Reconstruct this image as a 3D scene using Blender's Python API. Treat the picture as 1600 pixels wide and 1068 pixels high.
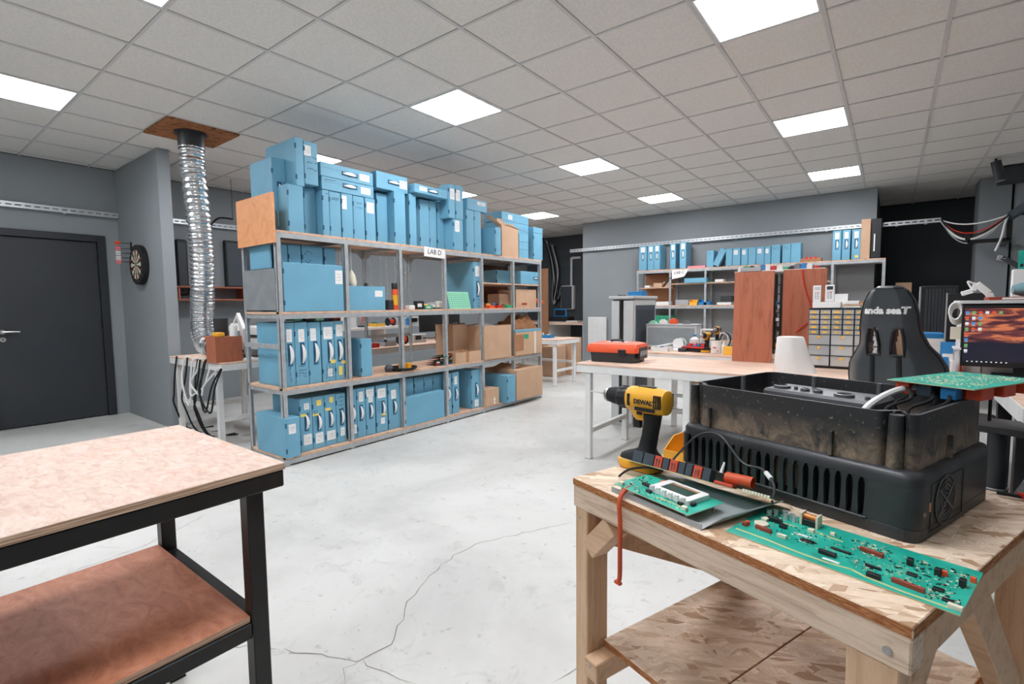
import bpy, bmesh, math, random
from mathutils import Matrix, Vector
random.seed(7)
SC = bpy.context.scene
for o in list(bpy.data.objects): bpy.data.objects.remove(o)
COL = SC.collection
R = math.radians
# ------------------------------------------------------------------ camera
F_PX, PITCH, ROLL, YAW, CAM_H = 775.77, -.0740, -.0108, -.6534, 1.32
ZC = CAM_H + 2.8553*.6                      # ceiling height
_f = Vector((math.sin(YAW)*math.cos(PITCH), math.cos(YAW)*math.cos(PITCH), math.sin(PITCH)))
_r0 = Vector((math.cos(YAW), -math.sin(YAW), 0)); _u0 = _r0.cross(_f)
_r = math.cos(ROLL)*_r0 + math.sin(ROLL)*_u0; _u = -math.sin(ROLL)*_r0 + math.cos(ROLL)*_u0
CAM = Vector((0, 0, CAM_H))
cd = bpy.data.cameras.new('camera'); cam = bpy.data.objects.new('camera', cd); COL.objects.link(cam)
cd.sensor_fit = 'HORIZONTAL'; cd.sensor_width = 36.0; cd.lens = 36.0*F_PX/1600; cd.clip_start = .02; cd.clip_end = 100
cam.matrix_world = Matrix(((_r.x, _u.x, -_f.x, CAM.x), (_r.y, _u.y, -_f.y, CAM.y), (_r.z, _u.z, -_f.z, CAM.z), (0, 0, 0, 1)))
SC.camera = cam
# ------------------------------------------------------------------ light and exposure
w = bpy.data.worlds.new('world'); SC.world = w; w.use_nodes = True
w.node_tree.nodes['Background'].inputs[0].default_value = (0, 0, 0, 1); w.node_tree.nodes['Background'].inputs[1].default_value = 0.0
PANEL_POWER = 33.0
vs = SC.view_settings
vs.view_transform = 'Standard'; vs.look = 'None'; vs.gamma = 1.0; vs.exposure = 0.0; vs.use_curve_mapping = False

# pixel of the photograph (1600 x 1068) -> point on a plane
def ray(x, y): return _f + _r*((x-800)/F_PX) - _u*((y-534)/F_PX)
def atz(x, y, z): d = ray(x, y); return CAM + d*((z-CAM_H)/d.z)
def atx(x, y, X): d = ray(x, y); return CAM + d*(X/d.x)
def aty(x, y, Y): d = ray(x, y); return CAM + d*(Y/d.y)
def proj(p):
    d = Vector(p)-CAM; z = d.dot(_f)
    return (800+F_PX*d.dot(_r)/z, 534-F_PX*d.dot(_u)/z, z)

# ------------------------------------------------------------------ materials
def lin(c):
    def g(v):
        v /= 255.
        return v/12.92 if v <= .04045 else ((v+.055)/1.055)**2.4
    return (g(c[0]), g(c[1]), g(c[2]), 1)
M = {}
class NT:
    def __init__(s, name, rough=.6, metal=0., spec=.5):
        m = bpy.data.materials.new(name); m.use_nodes = True; M[name] = m; s.m = m
        s.t = m.node_tree; s.b = s.t.nodes['Principled BSDF']
        s.b.inputs['Roughness'].default_value = rough; s.b.inputs['Metallic'].default_value = metal
        s.b.inputs['Specular IOR Level'].default_value = spec
        s.co = s.t.nodes.new('ShaderNodeTexCoord').outputs['Object']
    def n(s, typ, **kw):
        nd = s.t.nodes.new(typ)
        for k, v in kw.items(): setattr(nd, k, v)
        return nd
    def l(s, a, b): s.t.links.new(a, b)
    def mapping(s, scale=(1, 1, 1), rot=(0, 0, 0), loc=(0, 0, 0)):
        mp = s.n('ShaderNodeMapping'); mp.inputs['Scale'].default_value = scale; mp.inputs['Rotation'].default_value = rot
        mp.inputs['Location'].default_value = loc; s.l(s.co, mp.inputs['Vector']); return mp.outputs[0]
    def rotscale(s, ang, scale, off):
        a = s.n('ShaderNodeMapping'); a.inputs['Rotation'].default_value = (0, 0, ang); a.inputs['Location'].default_value = (off, off*.7, off*.3); s.l(s.co, a.inputs['Vector'])
        b = s.n('ShaderNodeMapping'); b.inputs['Scale'].default_value = scale; s.l(a.outputs[0], b.inputs['Vector']); return b.outputs[0]
    def noise(s, scale, detail=4, vec=None, dist=0, rough=.5):
        nd = s.n('ShaderNodeTexNoise'); nd.inputs['Scale'].default_value = scale; nd.inputs['Detail'].default_value = detail
        nd.inputs['Distortion'].default_value = dist; nd.inputs['Roughness'].default_value = rough
        s.l(vec if vec is not None else s.co, nd.inputs['Vector']); return nd.outputs['Fac']
    def voro(s, scale, vec=None, feature='F1', out='Color'):
        nd = s.n('ShaderNodeTexVoronoi'); nd.feature = feature; nd.inputs['Scale'].default_value = scale
        s.l(vec if vec is not None else s.co, nd.inputs['Vector']); return nd.outputs[out]
    def ramp(s, fac, stops, interp='LINEAR'):
        nd = s.n('ShaderNodeValToRGB'); e = nd.color_ramp.elements; nd.color_ramp.interpolation = interp
        while len(e) < len(stops): e.new(.5)
        for el, (p, c) in zip(e, stops): el.position = p; el.color = c if len(c) == 4 else lin(c)
        s.l(fac, nd.inputs[0]); return nd.outputs[0]
    def mix(s, fac, a, b, blend='MIX'):
        nd = s.n('ShaderNodeMix'); nd.data_type = 'RGBA'; nd.blend_type = blend
        for sock, v in ((nd.inputs[0], fac), (nd.inputs[6], a), (nd.inputs[7], b)):
            if isinstance(v, (int, float)): sock.default_value = v
            elif isinstance(v, tuple): sock.default_value = v if len(v) == 4 else lin(v)
            else: s.l(v, sock)
        return nd.outputs[2]
    def color(s, c):
        if isinstance(c, tuple): s.b.inputs['Base Color'].default_value = c if len(c) == 4 else lin(c)
        else: s.l(c, s.b.inputs['Base Color'])
    def bump(s, h, strength=.2, dist=.01):
        nd = s.n('ShaderNodeBump'); nd.inputs['Strength'].default_value = strength; nd.inputs['Distance'].default_value = dist
        s.l(h, nd.inputs['Height']); s.l(nd.outputs[0], s.b.inputs['Normal'])
BW = ((0, 0, 0, 1), (1, 1, 1, 1))
def plain(name, c, rough=.6, metal=0., var=.12, scale=6., bump=0., bscale=60., spec=.5, stretch=None):
    t = NT(name, rough, metal, spec)
    v = t.mapping(stretch) if stretch else None
    k = 1-var
    dark = tuple(x*k for x in lin(c)[:3])+(1,); lite = tuple(min(1, x*(1+var*.6)) for x in lin(c)[:3])+(1,)
    t.color(t.ramp(t.noise(scale, 5, v), [(.3, dark), (.7, lite)]))
    if bump: t.bump(t.noise(bscale, 3, v), bump, .004)
    return t.m
def emit(name, c, s):
    t = NT(name); t.color((0, 0, 0, 1)); t.b.inputs['Emission Color'].default_value = lin(c); t.b.inputs['Emission Strength'].default_value = s
def wood(name, c1, c2, scale=14, stretch=(1, 12, 12), rough=.6, knots=True):
    t = NT(name, rough); v = t.mapping(stretch)
    g = t.noise(scale/6, 6, v, 1.2, .6)
    c = t.ramp(g, [(.25, c2), (.5, c1), (.8, tuple(min(255, x*1.06) for x in c1))])
    f = t.noise(scale*3, 3, v)
    c = t.mix(t.ramp(f, [(.52, BW[0]), (.75, (.35, .35, .35, 1))]), c, c2)
    t.color(c); t.bump(f, .15, .003); return t.m
def osb(name, base, dark, lite, scale=1.5):
    t = NT(name, .75); cols = None; hs = None
    for i, (ang, off) in enumerate(((.35, 0), (1.5, 3.1), (-.7, 7.7), (2.3, 11.))):
        v = t.rotscale(ang, (11*scale, 42*scale, 24*scale), off)
        vo = t.n('ShaderNodeTexVoronoi'); vo.inputs['Scale'].default_value = 1.; t.l(v, vo.inputs['Vector'])
        sep = t.n('ShaderNodeSeparateColor'); t.l(vo.outputs['Color'], sep.inputs[0])
        c = t.ramp(sep.outputs[0], [(0, dark), (.22, base), (.6, lite), (.85, tuple(min(255, x*1.05) for x in lite)), (1, base)])
        gr = t.noise(3.2, 4, t.rotscale(ang, (10*scale, 120*scale, 60*scale), off))
        c = t.mix(t.ramp(gr, [(.4, (.35, .35, .35, 1)), (.65, BW[0])]), c, dark)
        if cols is None: cols = c; hs = vo.outputs['Distance']
        else:
            msk = t.ramp(sep.outputs[1], [(.5, BW[0]), (.52, BW[1])]); cols = t.mix(msk, cols, c)
    t.color(cols); t.bump(hs, .25, .004); return t.m

def make_materials():
    # floor concrete
    t = NT('concrete', .55)
    c = t.ramp(t.noise(.9, 8, None, .4, .62), [(.3, (186, 186, 183)), (.52, (208, 208, 204)), (.75, (218, 218, 215))])
    c = t.mix(t.ramp(t.noise(7, 6, None, .8, .7), [(.56, BW[0]), (.72, (.4, .4, .4, 1))]), c, (150, 150, 147))
    c = t.mix(t.ramp(t.noise(26, 3), [(.66, BW[0]), (.74, (.35, .35, .35, 1))]), c, (120, 119, 115))
    t.color(c); t.bump(t.noise(30, 5), .12, .004)
    t.l(t.ramp(t.noise(3, 4), [(.3, (.38,)*3+(1,)), (.7, (.62,)*3+(1,))]), t.b.inputs['Roughness'])
    plain('crack', (146, 142, 134), .9)
    plain('wall_grey', (146, 152, 155), .7, var=.05, scale=1.2, bump=.08, bscale=120)
    plain('wall_black', (58, 63, 67), .7, var=.1, scale=1.2)
    plain('wall_far', (78, 84, 88), .7, var=.1, scale=1.2)
    plain('door_paint', (48, 52, 57), .5, var=.07, scale=3, bump=.05)
    plain('door_frame_paint', (40, 43, 48), .5, var=.07)
    t = NT('ceiling_tile', .9); c = t.ramp(t.noise(60, 3), [(.35, (222, 220, 216)), (.65, (232, 230, 226))])
    t.color(c); t.bump(t.noise(140, 2), .05, .002)
    plain('ceiling_bar', (206, 206, 205), .6, 0, var=.04)
    plain('plenum', (40, 40, 40), .9)
    emit('panel_light', (249, 250, 255), PANEL_POWER)
    plain('panel_frame', (225, 228, 230), .4, var=.03)
    # wood
    osb('osb_pale', (221, 195, 167), (172, 136, 104), (238, 219, 197))
    osb('osb_ceiling', (150, 92, 52), (96, 54, 28), (178, 118, 72))
    t = NT('osb_edge', .9); n = t.noise(9, 5, t.mapping((6, 6, 40)), 0, .7)
    t.color(t.ramp(n, [(.3, (120, 70, 36)), (.5, (176, 112, 66)), (.7, (214, 160, 112))])); t.bump(n, .5, .004)
    wood('pine', (220, 186, 152), (188, 146, 108), 12, (1.5, 14, 14))
    wood('pine_rough', (226, 204, 180), (178, 148, 120), 16, (2.5, 14, 30))
    wood('pine_orange', (204, 152, 106), (160, 104, 62), 12, (1.5, 14, 14))
    wood('pine_vertical', (220, 186, 152), (188, 146, 108), 12, (14, 14, 1.5))
    t = NT('ply_worn', .6)
    c = t.ramp(t.noise(16, 8, t.mapping((1, 2.2, 1)), 1.2, .7), [(.3, (192, 158, 140)), (.5, (212, 188, 172)), (.7, (222, 206, 196))])
    c = t.mix(t.ramp(t.noise(4.5, 6, None, 1.5, .65), [(.56, BW[0]), (.78, (.6, .6, .6, 1))]), c, (210, 148, 116))
    c = t.mix(t.ramp(t.noise(9, 5, t.mapping((3, .6, 1), (0, 0, .5)), 2.5, .7), [(.64, BW[0]), (.72, (.6, .6, .6, 1))]), c, (164, 108, 82))
    t.color(c); t.bump(t.noise(40, 4), .15, .002)
    t = NT('ply_red', .5)
    c = t.ramp(t.noise(9, 8, t.mapping((1, 2, 1)), 1.6, .68), [(.28, (164, 100, 74)), (.5, (194, 128, 98)), (.72, (210, 150, 122))])
    c = t.mix(t.ramp(t.noise(12, 5, None, 3., .7), [(.6, BW[0]), (.74, (.6, .6, .6, 1))]), c, (120, 66, 46))
    t.color(c); t.bump(t.noise(40, 4), .15, .002)
    t = NT('ply_edge', .8); c = t.ramp(t.noise(3, 3, t.mapping((2, 2, 110))), [(.35, (150, 112, 84)), (.6, (220, 190, 164))]); t.color(c)
    wood('bench_top', (226, 196, 176), (196, 150, 124), 10, (2, 10, 10))
    wood('shelf_ply', (214, 178, 152), (176, 128, 98), 10, (8, 2, 8))
    wood('red_ply', (178, 106, 78), (140, 76, 52), 16, (16, 16, 1.2), .5)
    wood('orange_ply', (230, 164, 116), (216, 142, 92), 9, (.7, 6, 7), .45)
    wood('dark_ply', (150, 92, 62), (110, 64, 42), 10, (2, 8, 8))
    # board, plastics, metals
    plain('blue_card', (112, 170, 196), .55, var=.09, scale=4, bump=.05, bscale=90)
    plain('blue_seam', (36, 92, 122), .7)  # clasp blue, also the painted shade in the handle cutouts
    plain('cardboard', (200, 164, 134), .8, var=.08, scale=5, bump=.08, bscale=50)
    plain('cardboard_dark', (168, 120, 86), .8, var=.1, scale=5, bump=.08, bscale=50)
    plain('tape', (222, 214, 200), .35, var=.03); plain('brown_tape', (176, 128, 88), .3, var=.03)
    plain('paper', (236, 235, 232), .7, var=.03); plain('ink', (34, 38, 46), .8, var=0.); plain('ink_soft', (70, 96, 118), .8, var=0.)
    plain('yellow_note', (240, 212, 110), .7, var=.04); plain('pink_card', (238, 140, 150), .6, var=.05)
    plain('white_plastic', (232, 232, 230), .4, var=.03); plain('white_paint', (232, 232, 230), .4, var=.05, scale=9)
    plain('grey_plastic', (160, 163, 166), .5, var=.05); plain('dark_plastic', (52, 55, 59), .45, var=.1)
    plain('black_plastic', (28, 30, 33), .45, var=.15); plain('black_rubber', (20, 21, 23), .75, var=.1)
    plain('black_steel', (34, 34, 34), .38, .25, var=.25, scale=12, bump=.08, bscale=80)
    plain('galv', (178, 183, 185), .42, .3, var=.14, scale=16, bump=.05)
    plain('tray_metal', (206, 210, 213), .35, .6, var=.06, scale=10)
    plain('steel', (190, 190, 188), .3, .9, var=.1, scale=20); plain('chrome', (215, 215, 215), .15, 1., var=.03)
    plain('foil', (225, 227, 229), .2, .95, var=.08, scale=20, bump=.35, bscale=40)
    plain('sheet_grey', (150, 155, 157), .5, .3, var=.12, scale=8)
    plain('locker_grey', (196, 198, 198), .45, var=.04); plain('locker_slate', (70, 78, 86), .5, var=.06)
    plain('red', (206, 52, 36), .4, var=.08); plain('orange_plastic', (240, 92, 48), .42, var=.07, scale=9)
    plain('orange_cable', (206, 84, 44), .45, var=.06); plain('yellow_tool', (240, 176, 46), .42, var=.06, scale=10)
    plain('yellow_bin', (246, 188, 70), .4, var=.05); plain('blue_plastic', (40, 128, 190), .4, var=.08); plain('green_plastic', (48, 160, 120), .5, var=.1)
    plain('mint_board', (150, 216, 184), .5, var=.05); plain('brick_red', (158, 66, 46), .5, var=.1)
    plain('relay_slate', (50, 62, 72), .4, var=.08); plain('relay_red', (196, 70, 40), .45, var=.08)
    t = NT('pcb', .35); v = t.voro(70, None, 'F1', 'Distance')
    c = t.ramp(t.noise(18, 4), [(.4, (28, 166, 146)), (.65, (52, 190, 168))])
    c = t.mix(t.ramp(t.voro(34, None), [(.86, BW[0]), (.88, (.4, .4, .4, 1))]), c, (20, 118, 108)); t.color(c)
    plain('pcb_dark', (16, 66, 56), .3, var=.2, scale=14)
    plain('pcb_edge', (196, 190, 150), .6); plain('pcb_trace', (206, 200, 140), .5); plain('solder', (228, 222, 196), .3, .6, var=.1)
    plain('chip', (30, 32, 34), .4); plain('copper', (200, 120, 60), .35, .4)
    plain('cream', (232, 224, 202), .5, var=.04)
    plain('leather', (64, 68, 72), .34, var=.12, scale=9, bump=.12, bscale=160)
    plain('leather_trim', (22, 24, 26), .4, var=.1)
    # dusty black inverter casing: dust has settled low on the raised wall
    t = NT('case_dusty', .5)
    sep = t.n('ShaderNodeSeparateXYZ'); t.l(t.co, sep.inputs[0])
    mr = t.n('ShaderNodeMapRange'); mr.inputs[1].default_value = .018; mr.inputs[2].default_value = -.058; t.l(sep.outputs[2], mr.inputs[0])
    ns = t.noise(26, 8, None, .6, .72)
    mu = t.n('ShaderNodeMath', operation='MULTIPLY'); t.l(mr.outputs[0], mu.inputs[0]); t.l(t.ramp(ns, [(.36, BW[0]), (.62, BW[1])]), mu.inputs[1])
    c = t.mix(mu.outputs[0], (40, 41, 43), (166, 144, 122))
    sp = t.ramp(t.noise(120, 2), [(.66, BW[0]), (.72, (.7, .7, .7, 1))])
    c = t.mix(sp, c, (140, 124, 106)); t.color(c)
    t = NT('case_black', .42); c = t.ramp(t.noise(12, 5), [(.35, (36, 38, 41)), (.7, (60, 63, 66))])
    c = t.mix(t.ramp(t.noise(90, 2), [(.7, BW[0]), (.74, (.6, .6, .6, 1))]), c, (120, 112, 104)); t.color(c)
    plain('case_inner', (86, 88, 91), .4, var=.12, scale=14)
    plain('dust_grey', (150, 136, 118), .9, var=.2, scale=30)
    # screen picture: dark sunset over water
    t = NT('screen', .3); sp = t.n('ShaderNodeSeparateXYZ'); t.l(t.co, sp.inputs[0])
    cl = t.noise(7, 5, t.mapping((1.2, 1, 5)), .5)
    sky = t.ramp(cl, [(.32, (40, 30, 44)), (.5, (120, 64, 66)), (.62, (228, 132, 88)), (.75, (70, 58, 78))])
    mr = t.n('ShaderNodeMapRange'); mr.inputs[1].default_value = -.045; mr.inputs[2].default_value = -.02; t.l(sp.outputs[2], mr.inputs[0])
    c = t.mix(mr.outputs[0], (34, 36, 52), sky)
    t.color((0, 0, 0, 1)); t.l(c, t.b.inputs['Emission Color']); t.b.inputs['Emission Strength'].default_value = .9
    emit('icon_white', (235, 238, 245), .9); emit('icon_red', (226, 92, 60), .9); emit('icon_blue', (70, 150, 226), .9); emit('icon_green', (110, 180, 110), .9)
    t = NT('clear_plastic', .15); t.color((214, 218, 220)); t.b.inputs['Alpha'].default_value = .45
    plain('cloth_teal', (112, 150, 158), .8, var=.08)
    wood('kraft_paper', (150, 100, 62), (90, 58, 36), 14, (3, 3, 5), .8)
    for i, c in enumerate(((200, 60, 50), (60, 130, 190), (70, 160, 110), (235, 180, 60), (226, 226, 222), (40, 42, 46), (120, 124, 128), (150, 70, 60))):
        plain('bit_%d' % i, c, .5)
make_materials()

# ------------------------------------------------------------------ mesh builder
class MB:
    def __init__(s, Mx=None): s.v = []; s.f = []; s.mi = []; s.Mx = Mx or Matrix(); s.cur = 0
    def m(s, i): s.cur = i; return s
    def add(s, vs, fs, T=None):
        b = len(s.v); A = s.Mx @ T if T is not None else s.Mx
        s.v += [A @ Vector(p) for p in vs]
        for f in fs: s.f.append([b+i for i in f]); s.mi.append(s.cur)
        return s
    def box(s, x0, x1, y0, y1, z0, z1, T=None):
        vs = [(x, y, z) for z in (z0, z1) for y in (y0, y1) for x in (x0, x1)]
        return s.add(vs, [(0, 2, 3, 1), (4, 5, 7, 6), (0, 1, 5, 4), (2, 6, 7, 3), (0, 4, 6, 2), (1, 3, 7, 5)], T)
    def prism(s, poly, z0, z1, T=None):
        n = len(poly); vs = [(x, y, z0) for x, y in poly]+[(x, y, z1) for x, y in poly]
        return s.add(vs, [tuple(range(n))[::-1], tuple(range(n, 2*n))]+[(i, (i+1) % n, n+(i+1) % n, n+i) for i in range(n)], T)
    def ring(s, outer, inner, z0, z1, T=None):
        n = len(outer); vs = [(x, y, z) for z in (z0, z1) for P in (outer, inner) for x, y in P]; fs = []
        for i in range(n):
            j = (i+1) % n
            fs += [(i, j, 2*n+j, 2*n+i), (n+j, n+i, 3*n+i, 3*n+j), (2*n+i, 2*n+j, 3*n+j, 3*n+i), (j, i, n+i, n+j)]
        return s.add(vs, fs, T)
    def cyl(s, p0, p1, r0, r1=None, n=12):
        p0, p1 = Vector(p0), Vector(p1); r1 = r0 if r1 is None else r1
        q = (p1-p0).to_track_quat('Z', 'Y').to_matrix()
        vs = [p0+q @ Vector((r0*math.cos(2*math.pi*i/n), r0*math.sin(2*math.pi*i/n), 0)) for i in range(n)]
        vs += [p1+q @ Vector((r1*math.cos(2*math.pi*i/n), r1*math.sin(2*math.pi*i/n), 0)) for i in range(n)]
        return s.add(vs, [tuple(range(n))[::-1], tuple(range(n, 2*n))]+[(i, (i+1) % n, n+(i+1) % n, n+i) for i in range(n)])
    def tube(s, pts, r, n=8, rf=None, closed=False):
        pts = [Vector(p) for p in pts]; k = len(pts); vs = []; up = None
        for i, p in enumerate(pts):
            if closed: d = pts[(i+1) % k]-pts[i-1]
            else: d = pts[min(i+1, k-1)]-pts[max(i-1, 0)]
            d.normalize()
            if up is None: up = Vector((0, 0, 1)) if abs(d.z) < .9 else Vector((1, 0, 0))
            a = d.cross(up); a.normalize(); up = a.cross(d); up.normalize()
            rr = rf(i/(k-1)) if rf else r
            vs += [p+a*(rr*math.cos(2*math.pi*j/n))+up*(rr*math.sin(2*math.pi*j/n)) for j in range(n)]
        fs = []
        for i in range(k if closed else k-1):
            i2 = (i+1) % k
            fs += [(i*n+j, i*n+(j+1) % n, i2*n+(j+1) % n, i2*n+j) for j in range(n)]
        if not closed: fs += [tuple(range(n))[::-1], tuple(range((k-1)*n, k*n))]
        return s.add(vs, fs)
    def lathe(s, prof, n=24, T=None, cap=True):
        vs = [(r*math.cos(2*math.pi*j/n), r*math.sin(2*math.pi*j/n), z) for r, z in prof for j in range(n)]; k = len(prof)
        fs = [(i*n+j, i*n+(j+1) % n, (i+1)*n+(j+1) % n, (i+1)*n+j) for i in range(k-1) for j in range(n)]
        if cap: fs += [tuple(range(n))[::-1], tuple(range((k-1)*n, k*n))]
        return s.add(vs, fs, T)
    def loft(s, secs, cap=True):
        n = len(secs[0]); vs = [p for q in secs for p in q]; k = len(secs)
        fs = [(i*n+j, i*n+(j+1) % n, (i+1)*n+(j+1) % n, (i+1)*n+j) for i in range(k-1) for j in range(n)]
        if cap: fs += [tuple(range(n))[::-1], tuple(range((k-1)*n, k*n))]
        return s.add(vs, fs)
    def beam(s, p0, p1, w, h, up=(0, 0, 1)):
        p0, p1 = Vector(p0), Vector(p1); d = p1-p0; L = d.length; d.normalize()
        a = d.cross(Vector(up)); a.normalize(); b = a.cross(d)
        T = Matrix(((d.x, a.x, b.x, p0.x), (d.y, a.y, b.y, p0.y), (d.z, a.z, b.z, p0.z), (0, 0, 0, 1)))
        return s.box(0, L, -w/2, w/2, -h/2, h/2, T)
    def build(s, name, mats, parent=None, bevel=0, smooth=False, origin=None, seg=1):
        if isinstance(mats, str): mats = [mats]
        vs = s.v; lo = [min(p[i] for p in vs) for i in range(3)]; hi = [max(p[i] for p in vs) for i in range(3)]
        if origin is None: origin = Vector(((lo[0]+hi[0])/2, (lo[1]+hi[1])/2, (lo[2]+hi[2])/2 if parent else lo[2]))
        W = Matrix.Translation(origin)
        if parent is not None:
            PW = WM[parent.name]; loc = PW.inverted() @ origin
            rot = PW.to_3x3().to_4x4(); W = Matrix.Translation(origin) @ rot
        inv = W.inverted()
        me = bpy.data.meshes.new(name); me.from_pydata([inv @ p for p in vs], [], s.f)
        for k in mats: me.materials.append(M[k])
        me.polygons.foreach_set('material_index', s.mi)
        bm = bmesh.new(); bm.from_mesh(me); bmesh.ops.recalc_face_normals(bm, faces=bm.faces)
        if bevel: bmesh.ops.bevel(bm, geom=[e for e in bm.edges if e.is_manifold and e.calc_face_angle(0) > .5], offset=bevel, segments=seg, affect='EDGES', profile=.6)
        if smooth:
            for f in bm.faces: f.smooth = True
        bm.to_mesh(me); bm.free()
        if smooth: me.set_sharp_from_angle(angle=R(40))
        o = bpy.data.objects.new(name, me); COL.objects.link(o)
        if parent is not None: o.parent = parent; o.location = loc
        else: o.location = origin
        WM[o.name] = W
        return o
WM = {}
def empty(name, loc, rz=0, parent=None):
    o = bpy.data.objects.new(name, None); COL.objects.link(o); o.empty_display_size = .05
    W = Matrix.Translation(loc) @ Matrix.Rotation(rz, 4, 'Z')
    if parent is not None: o.parent = parent; o.matrix_local = WM[parent.name].inverted() @ W
    else: o.location = loc; o.rotation_euler = (0, 0, rz)
    WM[o.name] = W
    return o
def tag(o, label, cat, group=None):
    o['label'] = label; o['category'] = cat
    if group: o['group'] = group
    return o
def thing(name, label, cat, loc, rz=0, group=None): return tag(empty(name, loc, rz), label, cat, group)
def struct(o): o['kind'] = 'structure'; return o
def LM(root): return MB(WM[root.name].copy())           # builder in the local frame of a thing
def copy_tree(o, parent=None, mat=None):
    c = o.copy(); COL.objects.link(c); c.parent = parent
    if mat is not None: c.matrix_world = mat
    W = WM[o.name]; WM[c.name] = mat if mat is not None else W
    for ch in o.children: copy_tree(ch, c)
    return c
def place(o, loc, rz=0): o.location = loc; o.rotation_euler = (0, 0, rz)
def text_mesh(body, size, shear=0, bold=0, depth=.0006, align='CENTER', sx=1):
    cu = bpy.data.curves.new('t', 'FONT'); cu.body = body; cu.size = size; cu.shear = shear; cu.offset = bold; cu.extrude = depth; cu.align_x = align; cu.align_y = 'CENTER'; cu.resolution_u = 2
    ob = bpy.data.objects.new('t', cu); COL.objects.link(ob)
    dg = bpy.context.evaluated_depsgraph_get(); me = ob.evaluated_get(dg).to_mesh()
    vs = [(v.co.x*sx, v.co.y, v.co.z) for v in me.vertices]; fs = [tuple(p.vertices) for p in me.polygons]
    ob.evaluated_get(dg).to_mesh_clear(); bpy.data.objects.remove(ob); bpy.data.curves.remove(cu)
    return vs, fs
def ORD(i): return ('first', 'second', 'third', 'fourth', 'fifth', 'sixth', 'seventh', 'eighth', 'ninth', 'tenth', 'eleventh', 'twelfth', 'thirteenth', 'fourteenth', 'fifteenth')[i]
def rrect(w, h, r, n=5, cx=0, cy=0):
    pts = []
    for sx, sy, a0 in ((1, 1, 0), (-1, 1, 90), (-1, -1, 180), (1, -1, 270)):
        for i in range(n+1):
            a = R(a0+90*i/n); pts.append((cx+sx*(w/2-r)+r*math.cos(a), cy+sy*(h/2-r)+r*math.sin(a)))
    return pts
def catmull(pts, k=8):
    pts = [Vector(p) for p in pts]; P = [pts[0]]+pts+[pts[-1]]; out = []
    for i in range(1, len(P)-2):
        a, b, c, d = P[i-1], P[i], P[i+1], P[i+2]
        for j in range(k):
            t = j/k; out.append(.5*((2*b)+(c-a)*t+(2*a-5*b+4*c-d)*t*t+(3*b-a-3*c+d)*t**3))
    out.append(pts[-1]); return out
# ================================================================== THE ROOM
XL, XR, YF, YB, YFAR, YN = -7.75, 3.2, -4.3, 9.45, 10.83, 11.4
fl = struct(MB().box(XL-.2, XR+.2, YF-.2, YN+.2, -.1, 0).build('floor', 'concrete'))
# cracks in the concrete: jagged thin slivers lying in the surface
def crack(pts, wd, seed):
    rnd = random.Random(seed); P = []
    pts = [atz(x, y, 0) for x, y in pts]
    for a, b in zip(pts, pts[1:]):
        n = max(2, int((b-a).length/.05))
        for i in range(n):
            p = a.lerp(b, i/n); P.append((p.x+rnd.uniform(-.012, .012), p.y+rnd.uniform(-.012, .012)))
    P.append((pts[-1].x, pts[-1].y)); m = MB(); vs = []; fs = []
    for i, (x, y) in enumerate(P):
        x2, y2 = P[min(i+1, len(P)-1)]; x1, y1 = P[max(i-1, 0)]
        d = Vector((x2-x1, y2-y1)); d.normalize(); ww = wd*rnd.uniform(.4, 1.2)*(1 if 0 < i < len(P)-1 else .1)
        for s in (1, -1): vs.append((x-d.y*ww*s, y+d.x*ww*s, .0008))
        if i: fs.append((2*i-2, 2*i-1, 2*i+1, 2*i))
    m.add(vs, fs).build('floor_crack', 'crack', fl)
crack([(440, 1015), (560, 1030), (610, 1010), (640, 940), (690, 880), (740, 850), (830, 830), (895, 815)], .0028, 1)
crack([(560, 1030), (600, 1050), (650, 1068)], .0025, 2)
crack([(330, 1010), (400, 1008), (440, 1015)], .0025, 3)
crack([(545, 1068), (540, 1045), (560, 1030)], .0018, 4)
crack([(860, 1068), (905, 1040), (960, 1000), (1010, 985)], .0018, 5)
crack([(80, 905), (150, 880), (230, 850), (330, 800)], .002, 6)

# walls
def wallbox(name, mat, *b): return struct(MB().box(*b).build(name, mat))
DY0, DY1, DZ = .82, 1.83, 2.17                                  # door opening
m = MB().box(XL-.2, XL, YF, DY0, 0, ZC).box(XL-.2, XL, DY1, 2.08, 0, ZC).box(XL-.2, XL, DY0, DY1, DZ, ZC)
struct(m.build('wall_left', 'wall_grey'))
wallbox('wall_left_rear', 'wall_grey', XL-.2, XL, 2.08, YFAR, 0, ZC)
wallbox('wall_partition', 'wall_grey', XL, -6.3, 2.02, 2.14, 0, ZC)
wallbox('wall_far', 'wall_far', XL, -5.15, YFAR, YFAR+.2, 0, ZC)
wallbox('wall_back', 'wall_grey', -5.3, -.24, YB, YB+.18, 0, ZC)
wallbox('wall_back_return', 'wall_grey', -5.3, -5.12, YB+.18, YFAR, 0, ZC)
wallbox('wall_niche_side', 'wall_black', -.42, -.24, YB+.18, YN, 0, ZC)
wallbox('wall_niche', 'wall_black', -.42, XR, YN, YN+.2, 0, ZC)
wallbox('wall_right', 'wall_grey', XR, XR+.2, YF, YN, 0, ZC)
wallbox('wall_front', 'wall_grey', XL, XR, YF-.2, YF, 0, ZC)
# grooved cladding boards on the far wall
fw_ = bpy.data.objects['wall_far']
for i in range(12):
    MB().box(XL+.02, -5.32, YFAR-.012, YFAR, .08+i*.245, .08+i*.245+.232).build('cladding_board', 'wall_far', fw_)
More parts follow.
